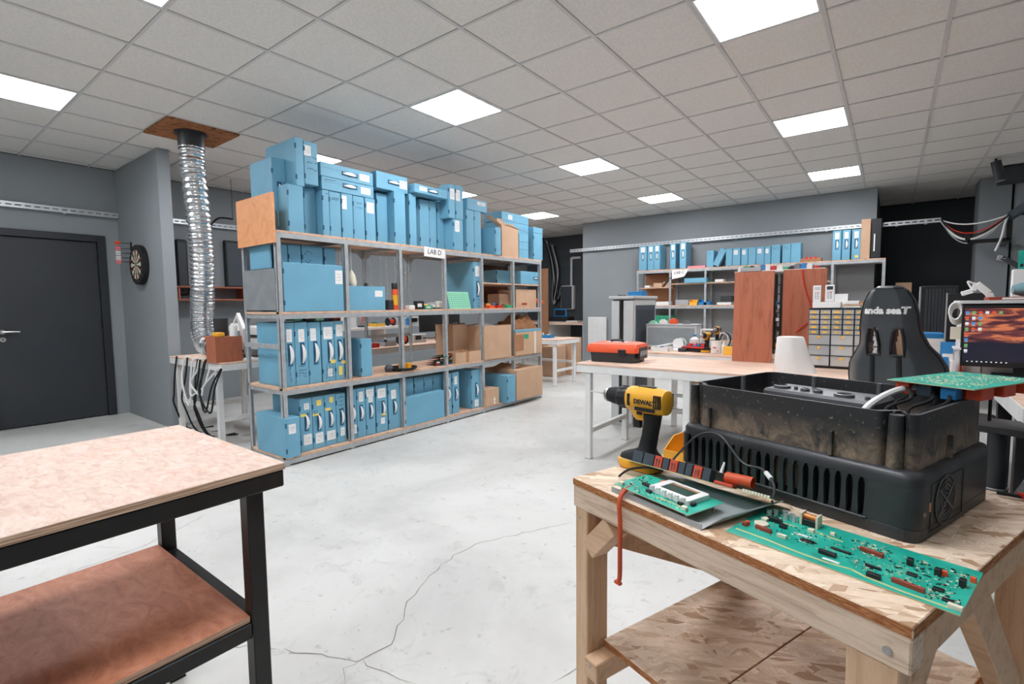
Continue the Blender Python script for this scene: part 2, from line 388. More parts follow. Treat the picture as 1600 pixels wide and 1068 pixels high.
# dark grey pillars in front of the niche
def pillar(x0, x1, Y, d, mat='wall_grey'):
    a = aty(x0, 420, Y).x; b = aty(x1, 420, Y).x
    return struct(MB().box(a, b, Y, Y+d, 0, ZC).build('wall_pillar', mat))
pillar(1524, 1574, 9.75, .5); pillar(1586, 1640, 9.4, .6)
struct(MB().box(aty(1560, 270, 9.2).x, XR, 9.0, 9.3, ZC-.2, ZC-.02).build('trim_1', 'wall_black'))
for nm, b in (('baseboard_back', (-5.3, -.24, YB-.012, YB, 0, .07)), ('baseboard_partition', (XL, -6.3, 2.008, 2.02, 0, .012))):
    struct(MB().box(*b).build(nm, 'wall_grey'))

# door
d = struct(empty('door_1', (XL, (DY0+DY1)/2, 0)))
m = MB().box(XL-.12, XL+.03, DY0-.07, DY0+.02, 0, DZ+.05).box(XL-.12, XL+.03, DY1-.03, DY1+.05, 0, DZ+.05).box(XL-.12, XL+.03, DY0+.02, DY1-.03, DZ-.03, DZ+.05)
m.build('door_frame', 'door_frame_paint', d, bevel=.004)
MB().box(XL-.06, XL-.012, DY0+.022, DY1-.032, .01, DZ-.032).build('door_leaf', 'door_paint', d, bevel=.003)
hx = XL-.012
h = MB().cyl((hx-.004, .925, 1.085), (hx+.012, .925, 1.085), .026, n=18).cyl((hx, .925, 1.085), (hx+.05, .925, 1.085), .01).tube([(hx+.05, .915, 1.085), (hx+.053, .97, 1.086), (hx+.05, 1.06, 1.082)], .0095).build('door_handle', 'steel', d, smooth=True)
MB().cyl((hx-.004, .925, 1.0), (hx+.008, .925, 1.0), .026, n=18).build('key_rosette', 'steel', d, smooth=True)
MB().cyl((hx, .925, 1.003), (hx+.0095, .925, 1.003), .007).build('keyhole', 'black_plastic', d)
for z in (.3, 1.1, 1.9): MB().cyl((XL+.006, DY1-.04, z), (XL+.006, DY1-.04, z+.09), .008).build('hinge', 'door_frame_paint', d)

# ------------------------------------------------------------------ suspended ceiling
def gx(b): return .6*(b-6.6446)
def gy(a): return .6*(a+.953)
ce = struct(empty('ceiling', (-2.3, 3.3, ZC)))
LIGHTS = [(a, b) for a in (-4, 0, 4, 8, 12) for b in (-3, 1, 5)]
OSB_CELL = (2, -3)
tile = MB().box(-.29, .29, -.29, .29, .004, .018).build('ceiling_tile', 'ceiling_tile', ce, origin=Vector((0, 0, 0)))
first = True; rest = MB()
for a in range(-9, 18):
    for b in range(-7, 12):
        x0, x1, y0, y1 = gx(b), gx(b+1), gy(a), gy(a+1)
        if x1 < XL or x0 > XR or y1 < YF or y0 > YN or (a, b) in LIGHTS or (a, b) == OSB_CELL: continue
        if y0 > YFAR and x1 < -.5: continue
        cx, cy = (x0+x1)/2, (y0+y1)/2
        cut = x0 < XL or x1 > XR or y0 < YF
        px, py, z = proj((cx, cy, ZC))
        if cut or z < .3 or not (-90 < px < 1690 and -120 < py < 700):
            rest.box(max(x0, XL)+.014, min(x1, XR)-.014, max(y0, YF)+.014, y1-.014, ZC+.004, ZC+.018)
        else:
            if first: t_ = tile; first = False
            else: t_ = tile.copy(); COL.objects.link(t_)
            t_.parent = ce; t_.location = (cx+2.3, cy-3.3, random.uniform(0, .002))
rest.build('ceiling_tiles_rest', 'ceiling_tile', ce)['kind'] = 'stuff'
for b in range(-6, 12):
    x = gx(b)
    if XL < x < XR: MB().box(x-.0125, x+.0125, YF, YN, ZC-.003, ZC+.005).build('ceiling_runner', 'ceiling_bar', ce)
for a in range(-8, 18):
    y = gy(a)
    if YF < y < YN: MB().box(XL, XR, y-.009, y+.009, ZC-.0015, ZC+.005).build('cross_bar', 'ceiling_bar', ce)
struct(MB().box(XL-.2, XR+.2, YF-.2, YN+.2, ZC+.03, ZC+.1).build('ceiling_slab', 'plenum'))
# light panels
def where(a, b):
    side = {-3: 'behind LAB D shelf line', 1: 'over the aisle', 5: 'over the white benches'}[b]
    row = {-4: 'farthest from back wall', 0: 'level with the door', 4: 'level with LAB D sign', 8: 'beyond LAB D shelf', 12: 'by back wall'}[a]
    return 'square white LED ceiling panel %s, %s' % (side, row)
p0 = None; PANELS = []
for a, b in LIGHTS:
    loc = Vector(((gx(b)+gx(b+1))/2, (gy(a)+gy(a+1))/2, ZC))
    if p0 is None:
        p0 = thing('ceiling_light', '', 'light', loc, 0, 'ceiling light panels'); q = LM(p0)
        o_, i_ = [(-.288, -.288), (.288, -.288), (.288, .288), (-.288, .288)], [(-.276, -.276), (.276, -.276), (.276, .276), (-.276, .276)]
        q.ring(o_, i_, -.002, .012).build('frame', 'panel_frame', p0)
        LM(p0).box(-.277, .277, -.277, .277, .001, .006).build('diffuser', 'panel_light', p0)
        t_ = p0
    else:
        t_ = copy_tree(p0); t_.location = loc
    t_['label'] = where(a, b)
    PANELS.append((t_, a, b))
# panels of the same ceiling grid that lie wholly outside the picture
for t_, a, b in PANELS:
    seen = False
    for i in range(9):
        for j in range(9):
            px, py, z = proj((gx(b+i/8), gy(a+j/8), ZC))
            seen = seen or (z > 0 and 0 <= px <= 1600 and 0 <= py <= 1068)
    if not seen:
        nm = '%s_%s' % ({-4: 'behind', 0: 'overhead'}.get(a, 'beyond'), {-3: 'door', 1: 'aisle', 5: 'bench'}[b])
        t_.name = 'ceiling_light_%s_offscreen' % nm
        for c in t_.children: c.name = '%s_%s_offscreen' % (c.name.split('.')[0], nm)
# OSB board where the extraction duct goes through
x0, x1, y0, y1 = gx(-3), gx(-2), gy(2), gy(3)
tag(MB().box(x0-.01, x1+.01, y0-.01, y1+.01, ZC-.02, ZC-.002).build('ceiling_board', 'osb_ceiling'), 'brown chipboard square in the ceiling around the silver duct', 'board')

# ------------------------------------------------------------------ perforated cable trays
def tray(x0, x1, z, Y, label, rz=0, lip=.06, pitch=.075, depth=.055):
    L = x1-x0
    root = thing('cable_tray', label, 'cable tray', Vector((x0, Y, z)), rz)
    q = LM(root); n = int(L/pitch); vs = []; fs = []
    for k in range(n):                                              # front strip with open slots
        a = k*L/n; b = (k+1)*L/n; s0 = a+.014; s1 = b-.014
        for (u0, u1, w0, w1) in ((a, s0, 0, lip), (s1, b, 0, lip), (s0, s1, 0, lip*.36), (s0, s1, lip*.64, lip)):
            q.box(u0, u1, -.002, 0, w0, w1)
    q.build('slotted_side', 'tray_metal', root)
    LM(root).box(0, L, 0, depth, 0, .002).build('tray_bottom', 'tray_metal', root)
    LM(root).box(0, L, depth, depth+.002, 0, lip*.3).build('tray_back', 'tray_metal', root)
    for k in range(max(2, int(L/1.2))):
        u = (k+.5)*L/max(2, int(L/1.2)); LM(root).box(u-.015, u+.015, -.004, depth+.03, -.012, -.0005).build('tray_bracket', 'galv', root)
    return root
tray(-5.57, -.2, 2.44, YB-.085, 'long perforated steel cable tray on grey wall above the LAB C shelf')
tray(-.16, .5, 2.43, YB-.085, 'short perforated steel cable tray end spanning the dark niche')
tray(0, 2.01, 2.445, XL+.085, 'perforated steel cable tray above the dark door', R(90)).location = (XL+.085, .0, 2.445)
tray(2.3, 4.6, 2.46, XL+.085, 'perforated steel cable tray on wall behind the silver duct', R(90)).location = (XL+.085, 2.3, 2.46)
# ================================================================== LAB D SHELF
SXF, SXB = -3.95, -4.55
PY = [2.075+.627*i for i in range(7)]
LV = [.075, .655, 1.285, 1.945]             # upper faces of the boards
def metal_shelf(label, loc, rz, bays, depth, boards, extra=()):
    """steel angle frame; local x along the front, +y to the back"""
    root = thing('storage_shelf', label, 'shelf', loc, rz); L = bays[-1]
    for bx in bays:
        for y in (0, depth):
            s = 1 if y == 0 else -1
            q = LM(root).box(bx-.02, bx+.02, y, y+s*.004, 0, LV[3]-.022).box(bx-.02, bx-.016, y, y+s*.04, 0, LV[3]-.022)
            q.build('post', 'galv', root)
    for z in LV:
        for y0, y1 in ((.002, .006), (depth-.006, depth-.002)):
            LM(root).box(-.02, L+.02, y0-.004, y1, z-.06, z-.02).build('rail', 'galv', root)
        for bx in bays: LM(root).box(bx-.015, bx+.012, .006, depth-.006, z-.055, z-.021).build('cross_rail', 'galv', root)
    for k, z in enumerate(LV):
        for i in range(len(bays)-1):
            if (k, i) in boards: continue
            e = .0015
            LM(root).box(bays[i]+(-.02 if i == 0 else e), bays[i+1]+(.02 if i == len(bays)-2 else -e), -.002, depth+.002, z-.019, z).build('shelf_board', 'shelf_ply', root)
    return root
shd = metal_shelf('long grey steel storage shelf with plywood boards signed LAB D', Vector((SXF, PY[0], 0)), R(90), [p-PY[0] for p in PY], SXF-SXB, set())
def side_bits(root):
    # orange board, grey sheet and stay on the end nearest the door; rear sheets; half shelves in the two far bays
    MB().box(SXB-.0, SXF+.02, PY[0]-.045, PY[0]-.027, 1.84, 2.235).build('end_board', 'orange_ply', root)
    MB().box(SXB+.03, SXF-.03, PY[0]-.026, PY[0]-.021, 1.3, 1.64).build('end_sheet', 'sheet_grey', root)
    MB().box(SXB, SXF, PY[0]-.03, PY[0]-.024, .98, 1.02).build('end_stay', 'galv', root)
    for i in (4, 5):
        MB().box(SXB+.03, SXF-.01, PY[i]+.022, PY[i+1]-.022, 1.585, 1.6).build('half_shelf', 'shelf_ply', root)
    for z0, z1 in ((1.29, 1.9),): MB().box(SXB-.004, SXB, PY[5]+.02, PY[6]-.02, z0, z1).build('back_sheet', 'dark_ply', root)
    for i in (1, 2, 3, 4):                   # gusset plates on the rear posts
        for dy in (-1, 1):
            y = PY[i]; MB().prism([(0, 0), (dy*.09, 0), (0, -.09)], 0, .004, Matrix(((0, 0, 1, SXB+.004), (1, 0, 0, y), (0, 1, 0, 1.885), (0, 0, 0, 1)))).build('gusset', 'galv', root)
    MB().box(SXB+.002, SXB+.008, PY[2], PY[3], .97, 1.01).build('rear_stay', 'galv', root)
side_bits(shd)
# paper sign
a = atx(661, 386, SXF); b = atx(694, 388, SXF)
sg = thing('paper_sign', 'white paper sign reading LAB D on the steel shelf edge', 'sign', Vector((SXF+.012, (a.y+b.y)/2, 1.84)), R(90))
LM(sg).add([(-.155, 0, .006), (.155, 0, -.004), (.158, 0, .094), (-.15, 0, .108), (-.155, .001, .006), (.155, .001, -.004), (.158, .001, .094), (-.15, .001, .108)], [(0, 1, 2, 3), (7, 6, 5, 4), (0, 4, 5, 1), (1, 5, 6, 2), (2, 6, 7, 3), (3, 7, 4, 0)]).build('sheet', 'paper', sg)
vs, fs = text_mesh('LAB D', .075, .1)
LM(sg).add(vs, fs, Matrix(((1, 0, 0, -.005), (0, 0, -1, -.0015), (-.03, 1, 0, .055), (0, 0, 0, 1)))).build('lettering', 'ink', sg)

# ------------------------------------------------------------------ blue archive cases
RC = random.Random(11)
def squiggle(q, cx, cz, w, h, lines=3, vert=False, th=.0035):
    """handwriting-like strokes on the front face (local x,z), just proud of it"""
    for k in range(lines):
        n = max(4, int(w/.012)); pts = []
        for i in range(n+1):
            u = -w/2+w*i/n; v = (k-(lines-1)/2)*h/max(1, lines)+RC.uniform(-.3, .3)*h/max(1, lines)
            pts.append((cx+v, cz+u) if vert else (cx+u, cz-v))
        for (x0, z0), (x1, z1) in zip(pts, pts[1:]):
            if RC.random() < .18: continue
            d = Vector((x1-x0, z1-z0)); d.normalize(); nx, nz = -d.y*th/2, d.x*th/2
            q.add([(x0+nx, -.0012, z0+nz), (x1+nx, -.0012, z1+nz), (x1-nx, -.0012, z1-nz), (x0-nx, -.0012, z0-nz)], [(0, 1, 2, 3)])
def blue_case(label, loc, rz, w, h, d, group, handle=None, stick=(), scrib=(), mat='blue_card', flat=False, hinge=True, name='archive_case'):
    """slim card carrying case. local x = width, -y = front, z = up; root at base centre of the front"""
    root = thing(name, label, 'case', loc, rz, group)
    q = LM(root).box(-w/2, w/2, .001, d, 0, h); q.build('body', mat, root, bevel=min(.004, w*.05))
    lip = .003
    if flat: LM(root).box(-w/2-.001, w/2+.001, -.001, d*.98, h*.62, h*.62+lip).build('lid_seam', mat, root)
    elif w > .06: LM(root).box(-w/2-.0012, -w/2+.0008, .0, d*.98, .006, h-.006).build('lid_seam', mat, root)
    if hinge and not flat:
        for zz in (.18, .82): LM(root).box(-w/2-.002, -w/2+.008, -.002, .01, h*zz-.02, h*zz+.02).build('clasp', 'blue_seam', root)
    if handle:
        u, v, s = handle
        cx, cz = (u-.5)*w, v*h; n = 9; vs = []; fs = []
        for i in range(n):
            t = i/(n-1)*2-1; bow = .5*(1-t*t)
            for k in (-1, 1):
                wd = .2*s*(.3+.7*(1-t*t)); off = bow*s*.25
                p = (t*s*.5, wd*.5*k) if flat else (wd*.5*k+off*.5, t*s*.5)
                vs.append((cx+p[0], -.002-bow*.03, cz+p[1]))
        for i in range(n-1): fs.append((2*i, 2*i+1, 2*i+3, 2*i+2))
        nv = len(vs); vs += [(x, y+.0025, z) for x, y, z in vs]; fs += [tuple(nv+i for i in f[::-1]) for f in fs]
        LM(root).add(vs, fs).build('handle', 'white_plastic', root)
        hw, hh = (s*.6, .02) if flat else (.02, s*.6)
        LM(root).box(cx-hw, cx+hw, -.0005, .002, cz-hh, cz+hh).build('handle_slot', 'blue_seam', root)  # dark plate painted as the shade inside the hand cutout
    for st in stick:
        u, v, sw, sh = st[:4]; mt = st[4] if len(st) > 4 else 'paper'
        cx, cz = (u-.5)*w, v*h; sw = min(sw*w, w*.96)
        o = LM(root).box(cx-sw/2, cx+sw/2, -.001, .0015, cz-sh*h/2, cz+sh*h/2).build('sticker', mt, root)
        if mt == 'paper' and sw > .03:
            qq = LM(root); qq.Mx = qq.Mx @ Matrix.Translation((0, -.0012, 0)); squiggle(qq, cx, cz, sw*.6, sh*h*.6, 3, False, .002)
            if qq.v: qq.build('printing', 'ink_soft', o)['kind'] = 'stuff'
    for s_ in scrib:
        u, v, sw, sh, ln, vert = s_; qq = LM(root); squiggle(qq, (u-.5)*w, v*h, sw*(h if vert else w), sh*(w if vert else h), ln, vert)
        if qq.v: qq.build('handwriting', 'ink', root)['kind'] = 'stuff'
    return root
BAYN = 'bay %s from the orange board'
PLACED = []
def trim(X, y0, y1, z0, z1, d, tz=True):
    """keep a box placed on the shelf clear of those already there: cut its nearer side, top, or depth"""
    for (X_, a0, a1, b0, b1, d_) in PLACED:
        ov = (min(y1, a1)-max(y0, a0), min(z1, b1)-max(z0, b0), min(X, X_)-max(X-d, X_-d_))
        if min(ov) <= .0005: continue
        opts = []
        if ov[0] < .5*(y1-y0): opts.append((ov[0], 'y'))
        if X > X_ and ov[2] < .75*d: opts.append((ov[2]*.5, 'd'))
        if tz and z1 > b1 and ov[1] < .3*(z1-z0): opts.append((ov[1], 'z'))
        if not opts: opts = [(ov[0], 'y')]
        k = min(opts)[1]
        if k == 'y':
            if (y0+y1) > (a0+a1): y0 = a1+.001
            else: y1 = a0-.001
        elif k == 'd': d = X-X_-.001
        else: z0 = b1+.001
    PLACED.append((X, y0, y1, z0, z1, d))
    return y0, y1, z0, d
def caseD(xl, xr, yt, yb, lev, label, o=-.04, d=.46, **kw):
    """xl..xr, yt: pixel edges of the front face; lev: z of the base or None (then yb gives it)"""
    X = SXF+o; ym = (yt+yb)/2
    y0, y1 = atx(xl, ym, X).y, atx(xr, ym, X).y; xm = (xl+xr)/2
    z1 = atx(xm, yt, X).z; z0 = lev if lev is not None else atx(xm, yb, X).z
    y0, y1, z0, d = trim(X, y0, y1, z0, z1, d)
    return blue_case(label, Vector((X, (y0+y1)/2, z0)), R(90), y1-y0-.003, z1-z0, d, 'blue archive cases on the LAB D shelf', **kw), z1
S = 'paper'; Y_ = 'yellow_note'; TOP = LV[3]+.0
# --- bottom tier
def row(items, lev, tier, bay, yb, **kw):
    for i, it in enumerate(items):
        xl, xr, yt = it[:3]; k2 = dict(kw); k2.update(it[3] if len(it) > 3 else {})
        caseD(xl, xr, yt, yb, lev, 'upright blue archive case, %s along in %s tier, %s bay from the orange board' % (ORD(i), tier, ORD(bay)), **k2)
B0, B1, B2, B3 = LV
caseD(447, 470, 652, 720, B0, 'short wide blue case low beside the end post below the orange board', o=.03, d=.5, stick=[(.45, .72, .5, .24)])
row([(469, 489, 622, dict(handle=(.5, .55, .13), stick=[(.55, .85, .4, .12), (.55, .22, .65, .2), (.3, .69, .5, .05, Y_)], scrib=[(.65, .6, .3, .4, 2, True)])),
     (489, 508, 619, dict(handle=(.5, .5, .13), stick=[(.55, .88, .4, .11, Y_), (.5, .2, .65, .2), (.25, .66, .5, .04, Y_)], scrib=[(.25, .6, .3, .3, 2, True)])),
     (508, 526, 616, dict(handle=(.5, .52, .13), stick=[(.6, .9, .35, .11, Y_), (.5, .2, .75, .18), (.3, .72, .5, .05, Y_)])),
     (526, 541, 614, dict(handle=(.55, .52, .13), stick=[(.6, .22, .45, .17)], scrib=[(.5, .8, .6, .3, 4, False)]))], B0, 'bottom', 0, 705)
row([(549, 558, 608, dict(handle=(.3, .52, .13), stick=[(.55, .2, .6, .18)])),
     (558, 572, 606, dict(handle=(.45, .5, .13), stick=[(.5, .83, .5, .2)])),
     (572, 587, 604, dict(handle=(.5, .5, .13), stick=[(.45, .88, .75, .15), (.5, .74, .45, .12)])),
     (588, 606, 601, dict(handle=(.6, .5, .13), stick=[(.5, .83, .7, .2), (.55, .24, .35, .13), (.65, .37, .4, .05, Y_)], scrib=[(.2, .55, .25, .3, 2, True)])),
     (607, 626, 598, dict(handle=(.5, .48, .13), stick=[(.45, .76, .4, .19)]))], B0, 'bottom', 1, 688)
row([(633, 647, 591, dict(stick=[(.5, .42, .6, .2)])), (648, 663, 589), (663, 677, 587, dict(stick=[(.5, .4, .5, .2)])), (677, 691, 585, dict(stick=[(.45, .45, .6, .2)]))], B0, 'bottom', 2, 668, o=-.12, d=.4)
caseD(633, 695, 615, 672, B0, 'broad blue case lying on its long edge before four upright cases, bottom tier', o=.0, d=.1, mat='blue_card')
row([(699, 706, 583, dict(handle=(.3, .5, .13), stick=[(.3, .8, .4, .2)])), (707, 718, 581, dict(handle=(.5, .47, .13), stick=[(.5, .8, .4, .2)]))], B0, 'bottom', 3, 655)
caseD(737, 752, 577, 646, B0, 'tall blue case with white handle standing apart beside fourth post, bottom tier', handle=(.5, .47, .15), stick=[(.5, .13, .4, .18)])
caseD(793, 806, 586, 636, B0, 'blue case pulled forward past the shelf edge behind a small carton', o=.1, d=.5)
# --- second tier
row([(444, 461, 504, dict(handle=(.55, .5, .16), stick=[(.5, .8, .5, .2)], scrib=[(.5, .2, .25, .3, 1, True), (.1, .6, .4, .1, 1, True)])),
     (461, 482, 503, dict(handle=(.55, .5, .16), stick=[(.5, .79, .45, .2)], scrib=[(.5, .22, .6, .2, 4, False)])),
     (482, 502, 503, dict(handle=(.55, .5, .17), stick=[(.4, .8, .45, .2)])),
     (503, 523, 502, dict(handle=(.6, .5, .17), stick=[(.5, .81, .7, .2), (.85, .33, .4, .06, Y_), (.6, .15, .35, .13)], scrib=[(.55, .18, .25, .7, 3, True)])),
     (523, 538, 501, dict(handle=(.5, .5, .17), stick=[(.55, .84, .7, .2), (.9, .3, .5, .05, Y_), (.55, .16, .4, .15, Y_)]))], B1, 'second', 0, 590)
caseD(564, 582, 529, 588, B1, 'single blue case standing open at the top, second tier beside orange cable', o=-.02, d=.3)
# --- third tier
caseD(443, 537, 412, 482, B2, 'broad blue case on its long edge with one white label, third tier', o=.0, d=.11, stick=[(.92, .74, .13, .3)])
row([(438, 451, 381, dict(stick=[(.5, .6, .8, .25)])), (452, 472, 382, dict(stick=[(.55, .45, .6, .3)])), (473, 506, 384, dict(stick=[(.75, .4, .25, .25)], scrib=[(.3, .7, .35, .5, 4, False)])), (508, 526, 387, dict(stick=[(.5, .35, .5, .3)]))], B2, 'third', 0, 480, o=-.13, d=.34)
caseD(740, 752, 409, 480, B2, 'big blue case with white handle behind the mint board, third tier', handle=(.5, .42, .16), stick=[(.5, .8, .5, .22)], scrib=[(.5, .12, .6, .2, 3, False)], o=-.03, d=.5)
caseD(776, 798, 422, 438, 1.602, 'open blue case on half shelf beside the fifth post', o=-.2, d=.3, mat='blue_card')
caseD(806, 846, 424, 441, 1.602, 'shallow blue case lying on the half shelf of the last bay', o=-.03, d=.42, flat=True, handle=(.7, .5, .09), hinge=False)
# --- on top
caseD(426, 448, 247, 355, B3, 'blue case with white handle standing behind the orange board', o=-.2, d=.38, handle=(.5, .5, .2), stick=[(.5, .2, .4, .2)], scrib=[(.85, .45, .5, .1, 1, True)], mat='blue_card')
_, zt = caseD(450, 475, 289, 357, B3, 'blue case under the pair of tall cases nearest the orange board', d=.5)
caseD(475, 494, 293, 360, B3, 'recessed blue case second along under the tall pair', o=-.14, d=.4)
caseD(453, 475, 214, 288, zt+.001, 'left one of two tall blue cases stacked highest above the orange board', d=.5)
caseD(475, 497, 222, 293, zt+.001, 'right one of two tall blue cases stacked highest, with paper label', d=.5, stick=[(.25, .78, .5, .24)], scrib=[(.55, .5, .7, .4, 3, False)])
zt = 0
for i, (xl, xr, yt, kw) in enumerate(((496, 515, 296, dict(scrib=[(.5, .93, .7, .06, 1, False)])), (515, 533, 300, dict(scrib=[(.5, .85, .7, .06, 2, False)])), (534, 552, 303, dict(stick=[(.25, .8, .4, .3)])), (552, 570, 307, dict(scrib=[(.5, .8, .5, .2, 2, False)])), (571, 587, 310, dict(stick=[(.5, .78, .7, .25)])))):
    _, z = caseD(xl, xr, yt, 368, B3, 'blue case on shelf top, %s of five under two flat cases' % ORD(i), d=.45, **kw); zt = max(zt, z)
_, z2 = caseD(503, 584, 283, 303, zt+.002, 'lower of two flat blue cases with white handles lying on upright cases', flat=True, d=.4, handle=(.52, .6, .13), stick=[(.83, .5, .2, .55)], scrib=[(.15, .8, .2, .2, 1, False)])
caseD(501, 583, 261, 281, z2+.002, 'upper of two flat blue cases with white handles lying on upright cases', flat=True, d=.4, handle=(.53, .5, .14), stick=[(.82, .5, .2, .5)])
zt = 0
for i, (xl, xr, yt, o) in enumerate(((589, 606, 302, -.12), (608, 634, 299, -.02))):
    _, z = caseD(xl, xr, yt, 377, B3, 'blue case on shelf top, %s of two under the third flat case' % ORD(i), o=o, d=.42); zt = max(zt, z)
caseD(588, 637, 272, 291, zt+.002, 'third flat blue case with handle and label along the shelf top', flat=True, d=.4, handle=(.55, .5, .13), stick=[(.85, .5, .25, .5)])
zt = 0
for i, (xl, xr, yt, o) in enumerate(((638, 651, 303, -.03), (656, 671, 312, -.1), (671, 682, 314, -.1), (683, 694, 316, -.14))):
    _, z = caseD(xl, xr, yt, 384, B3, 'blue case on shelf top, %s of four under the fourth flat case' % ORD(i), o=o, d=.36); zt = max(zt, z)
caseD(648, 699, 292, 311, zt+.002, 'fourth flat blue case along the shelf top beside the tall labelled pair', flat=True, d=.42, o=.03, handle=(.55, .5, .12), stick=[(.25, .55, .22, .5)])
_, z = caseD(701, 724, 342, 390, B3, 'blue case with square label supporting a pair of upright cases', o=.0, d=.45, stick=[(.4, .78, .45, .36)])
caseD(701, 711, 288, 341, z+.002, 'left of two upright blue cases with tall labels on another case', o=.0, d=.45, stick=[(.6, .72, .7, .32)])
caseD(712, 724, 290, 341, z+.002, 'right of two upright blue cases with tall labels on another case', o=.0, d=.45, stick=[(.3, .7, .55, .32)])
zt = 0
for i, (xl, xr, yt) in enumerate(((729, 741, 328), (741, 752, 330))):
    _, z = caseD(xl, xr, yt, 393, B3, 'blue case on shelf top, %s of two under the small flat case' % ORD(i), d=.42); zt = max(zt, z)
caseD(730, 761, 312, 327, zt+.002, 'small flat blue case lying near the open carton on shelf top', flat=True, d=.4, stick=[(.7, .7, .4, .3)])
caseD(774, 783, 355, 399, B3, 'blue case standing against the open carton on shelf top', o=.02, d=.5)
zt = B3
for i, (yt, yb) in enumerate(((390, 404), (378, 391), (366, 378))):
    _, zt = caseD(811, 826, yt, yb, zt+.001, 'small flat blue case behind the open carton, %s up in the stack' % ORD(i), o=-.05, d=.32, flat=True, hinge=False)
caseD(786, 826, 348, 365, zt+.001, 'flat blue case near the top of the stack behind the carton', o=-.1, d=.32, flat=True, hinge=False, mat='blue_card')
caseD(784, 826, 334, 348, atx(800, 349, SXF-.1).z+.002, 'topmost flat blue case with paper label behind the open carton', o=-.1, d=.3, flat=True, hinge=False, stick=[(.3, .5, .15, .5)])
caseD(828, 848, 364, 404, B3, 'last upright blue case at far end of the shelf top', o=-.02, d=.42, scrib=[(.85, .6, .5, .2, 1, True)])
caseD(828, 848, 355, 364, atx(838, 364.5, SXF-.02).z+.002, 'thin blue case lying on the last upright case', o=-.02, d=.4, flat=True, hinge=False)
# blue box seen under the orange board at the end of the third tier
t = blue_case('blue case end showing between orange board and grey sheet', Vector((SXB+.05, PY[0]+.02, 1.645)), 0, .34, .2, .02, 'blue archive cases on the LAB D shelf', hinge=False)
t.location = (SXB+.28, PY[0]+.0, 1.645); t['label'] = 'thin blue card case between the orange board and grey end sheet'; t.name = 'blue_case_end'; t['category'] = 'case'

# ------------------------------------------------------------------ cartons and clutter on the LAB D shelf
def carton(label, y0, y1, z0, z1, X, d, mat='cardboard', open_top=False, flaps=(), tapes=(), marks=(), name='cardboard_carton', group='cardboard cartons'):
    root = thing(name, label, 'carton', Vector((X, (y0+y1)/2, z0)), R(90), group); w = y1-y0-.004; h = z1-z0
    q = LM(root)
    if open_top:
        th = .006
        q.box(-w/2, w/2, 0, th, 0, h).box(-w/2, w/2, d-th, d, 0, h).box(-w/2, -w/2+th, th, d-th, 0, h).box(w/2-th, w/2, th, d-th, 0, h).box(-w/2+th, w/2-th, th, d-th, 0, th)
    else: q.box(-w/2, w/2, 0, d, 0, h)
    q.build('body', mat, root, bevel=.002 if not open_top else 0)
    for f in flaps:                       # list of quads in local fractions
        p = [Vector((x*w, y*d, z*h)) for x, y, z in f]; n = (p[1]-p[0]).cross(p[2]-p[0]); n.normalize(); n *= .005
        LM(root).add([*p, *[v+n for v in p]], [(0, 1, 2, 3), (7, 6, 5, 4), (0, 4, 5, 1), (1, 5, 6, 2), (2, 6, 7, 3), (3, 7, 4, 0)]).build('flap', mat, root)
    for u, tw, mt in tapes: LM(root).box((u-.5)*w-tw/2, (u-.5)*w+tw/2, -.0015, d*.5, .0, h+.0008).build('packing_tape', mt, root)
    for u, v, sw, sh, mt in marks: LM(root).box((u-.5)*w-sw/2, (u-.5)*w+sw/2, -.001, .001, v*h-sh/2, v*h+sh/2).build('printed_mark', mt, root)
    return root
def cartD(xl, xr, yt, yb, lev, label, o=-.03, d=.4, **kw):
    X = SXF+o; y0, y1 = atx(xl, (yt+yb)/2, X).y, atx(xr, (yt+yb)/2, X).y; z1 = atx((xl+xr)/2, yt, X).z
    z0 = lev if lev is not None else atx((xl+xr)/2, yb, X).z
    y0, y1, z0, d = trim(X, y0, y1, z0, z1, d, False)
    return carton(label, y0, y1, z0, z1, X, d, **kw)
cartD(784, 810, 354, 401, B3, 'open cardboard carton with raised flaps on top of the LAB D shelf', d=.5, open_top=True,
      flaps=[[(-.5, 0, 1), (-.5, 1, 1), (-1.15, 1, 1.2), (-1.15, 0, 1.25)], [(-.5, 0, 1), (.5, 0, .98), (1.1, -.22, .9), (-.2, -.2, 1.05)], [(-.5, 1, 1), (.5, 1, 1), (.5, 1.2, 1.25), (-.5, 1.2, 1.25)]])
cartD(757, 799, 508, 561, B1, 'tall open cardboard carton full of white scraps, second tier', o=.02, d=.5, open_top=True)
cartD(708, 750, 506, 566, B1, 'cardboard carton of foil bags behind the small tray, second tier', o=-.26, d=.3, open_top=True)
cartD(712, 752, 549, 567, B1, 'low open cardboard tray before the larger carton, second tier', o=.0, d=.22, open_top=True, tapes=[(.45, .05, 'brown_tape')])
cartD(806, 847, 518, 555, B1, 'taped cardboard carton with green label in the last bay', o=.04, d=.5, tapes=[(.72, .05, 'tape')], marks=[(.38, .8, .1, .06, 'green_plastic'), (.12, .55, .2, .22, 'cardboard_dark')])
cartD(757, 780, 607, 641, B0, 'small printed cardboard carton on the bottom tier in bay five', o=.03, d=.2, marks=[(.65, .35, .03, .04, 'paper'), (.65, .15, .03, .03, 'paper')])
cartD(807, 848, 575, 629, B0, 'big plain cardboard carton bulging from the far end, bottom tier', o=.1, d=.55, flaps=[[(-.5, .2, 1), (-.5, .8, 1), (-.1, .8, 1.15), (-.1, .2, 1.12)]])
cartD(806, 838, 452, 478, B2, 'flat cardboard carton with red print on third tier, last bay', o=-.05, d=.3, marks=[(.4, .2, .12, .03, 'brick_red')])
cartD(780, 800, 459, 477, B2, 'plain cardboard tray behind the orange crate, third tier', o=-.16, d=.2)
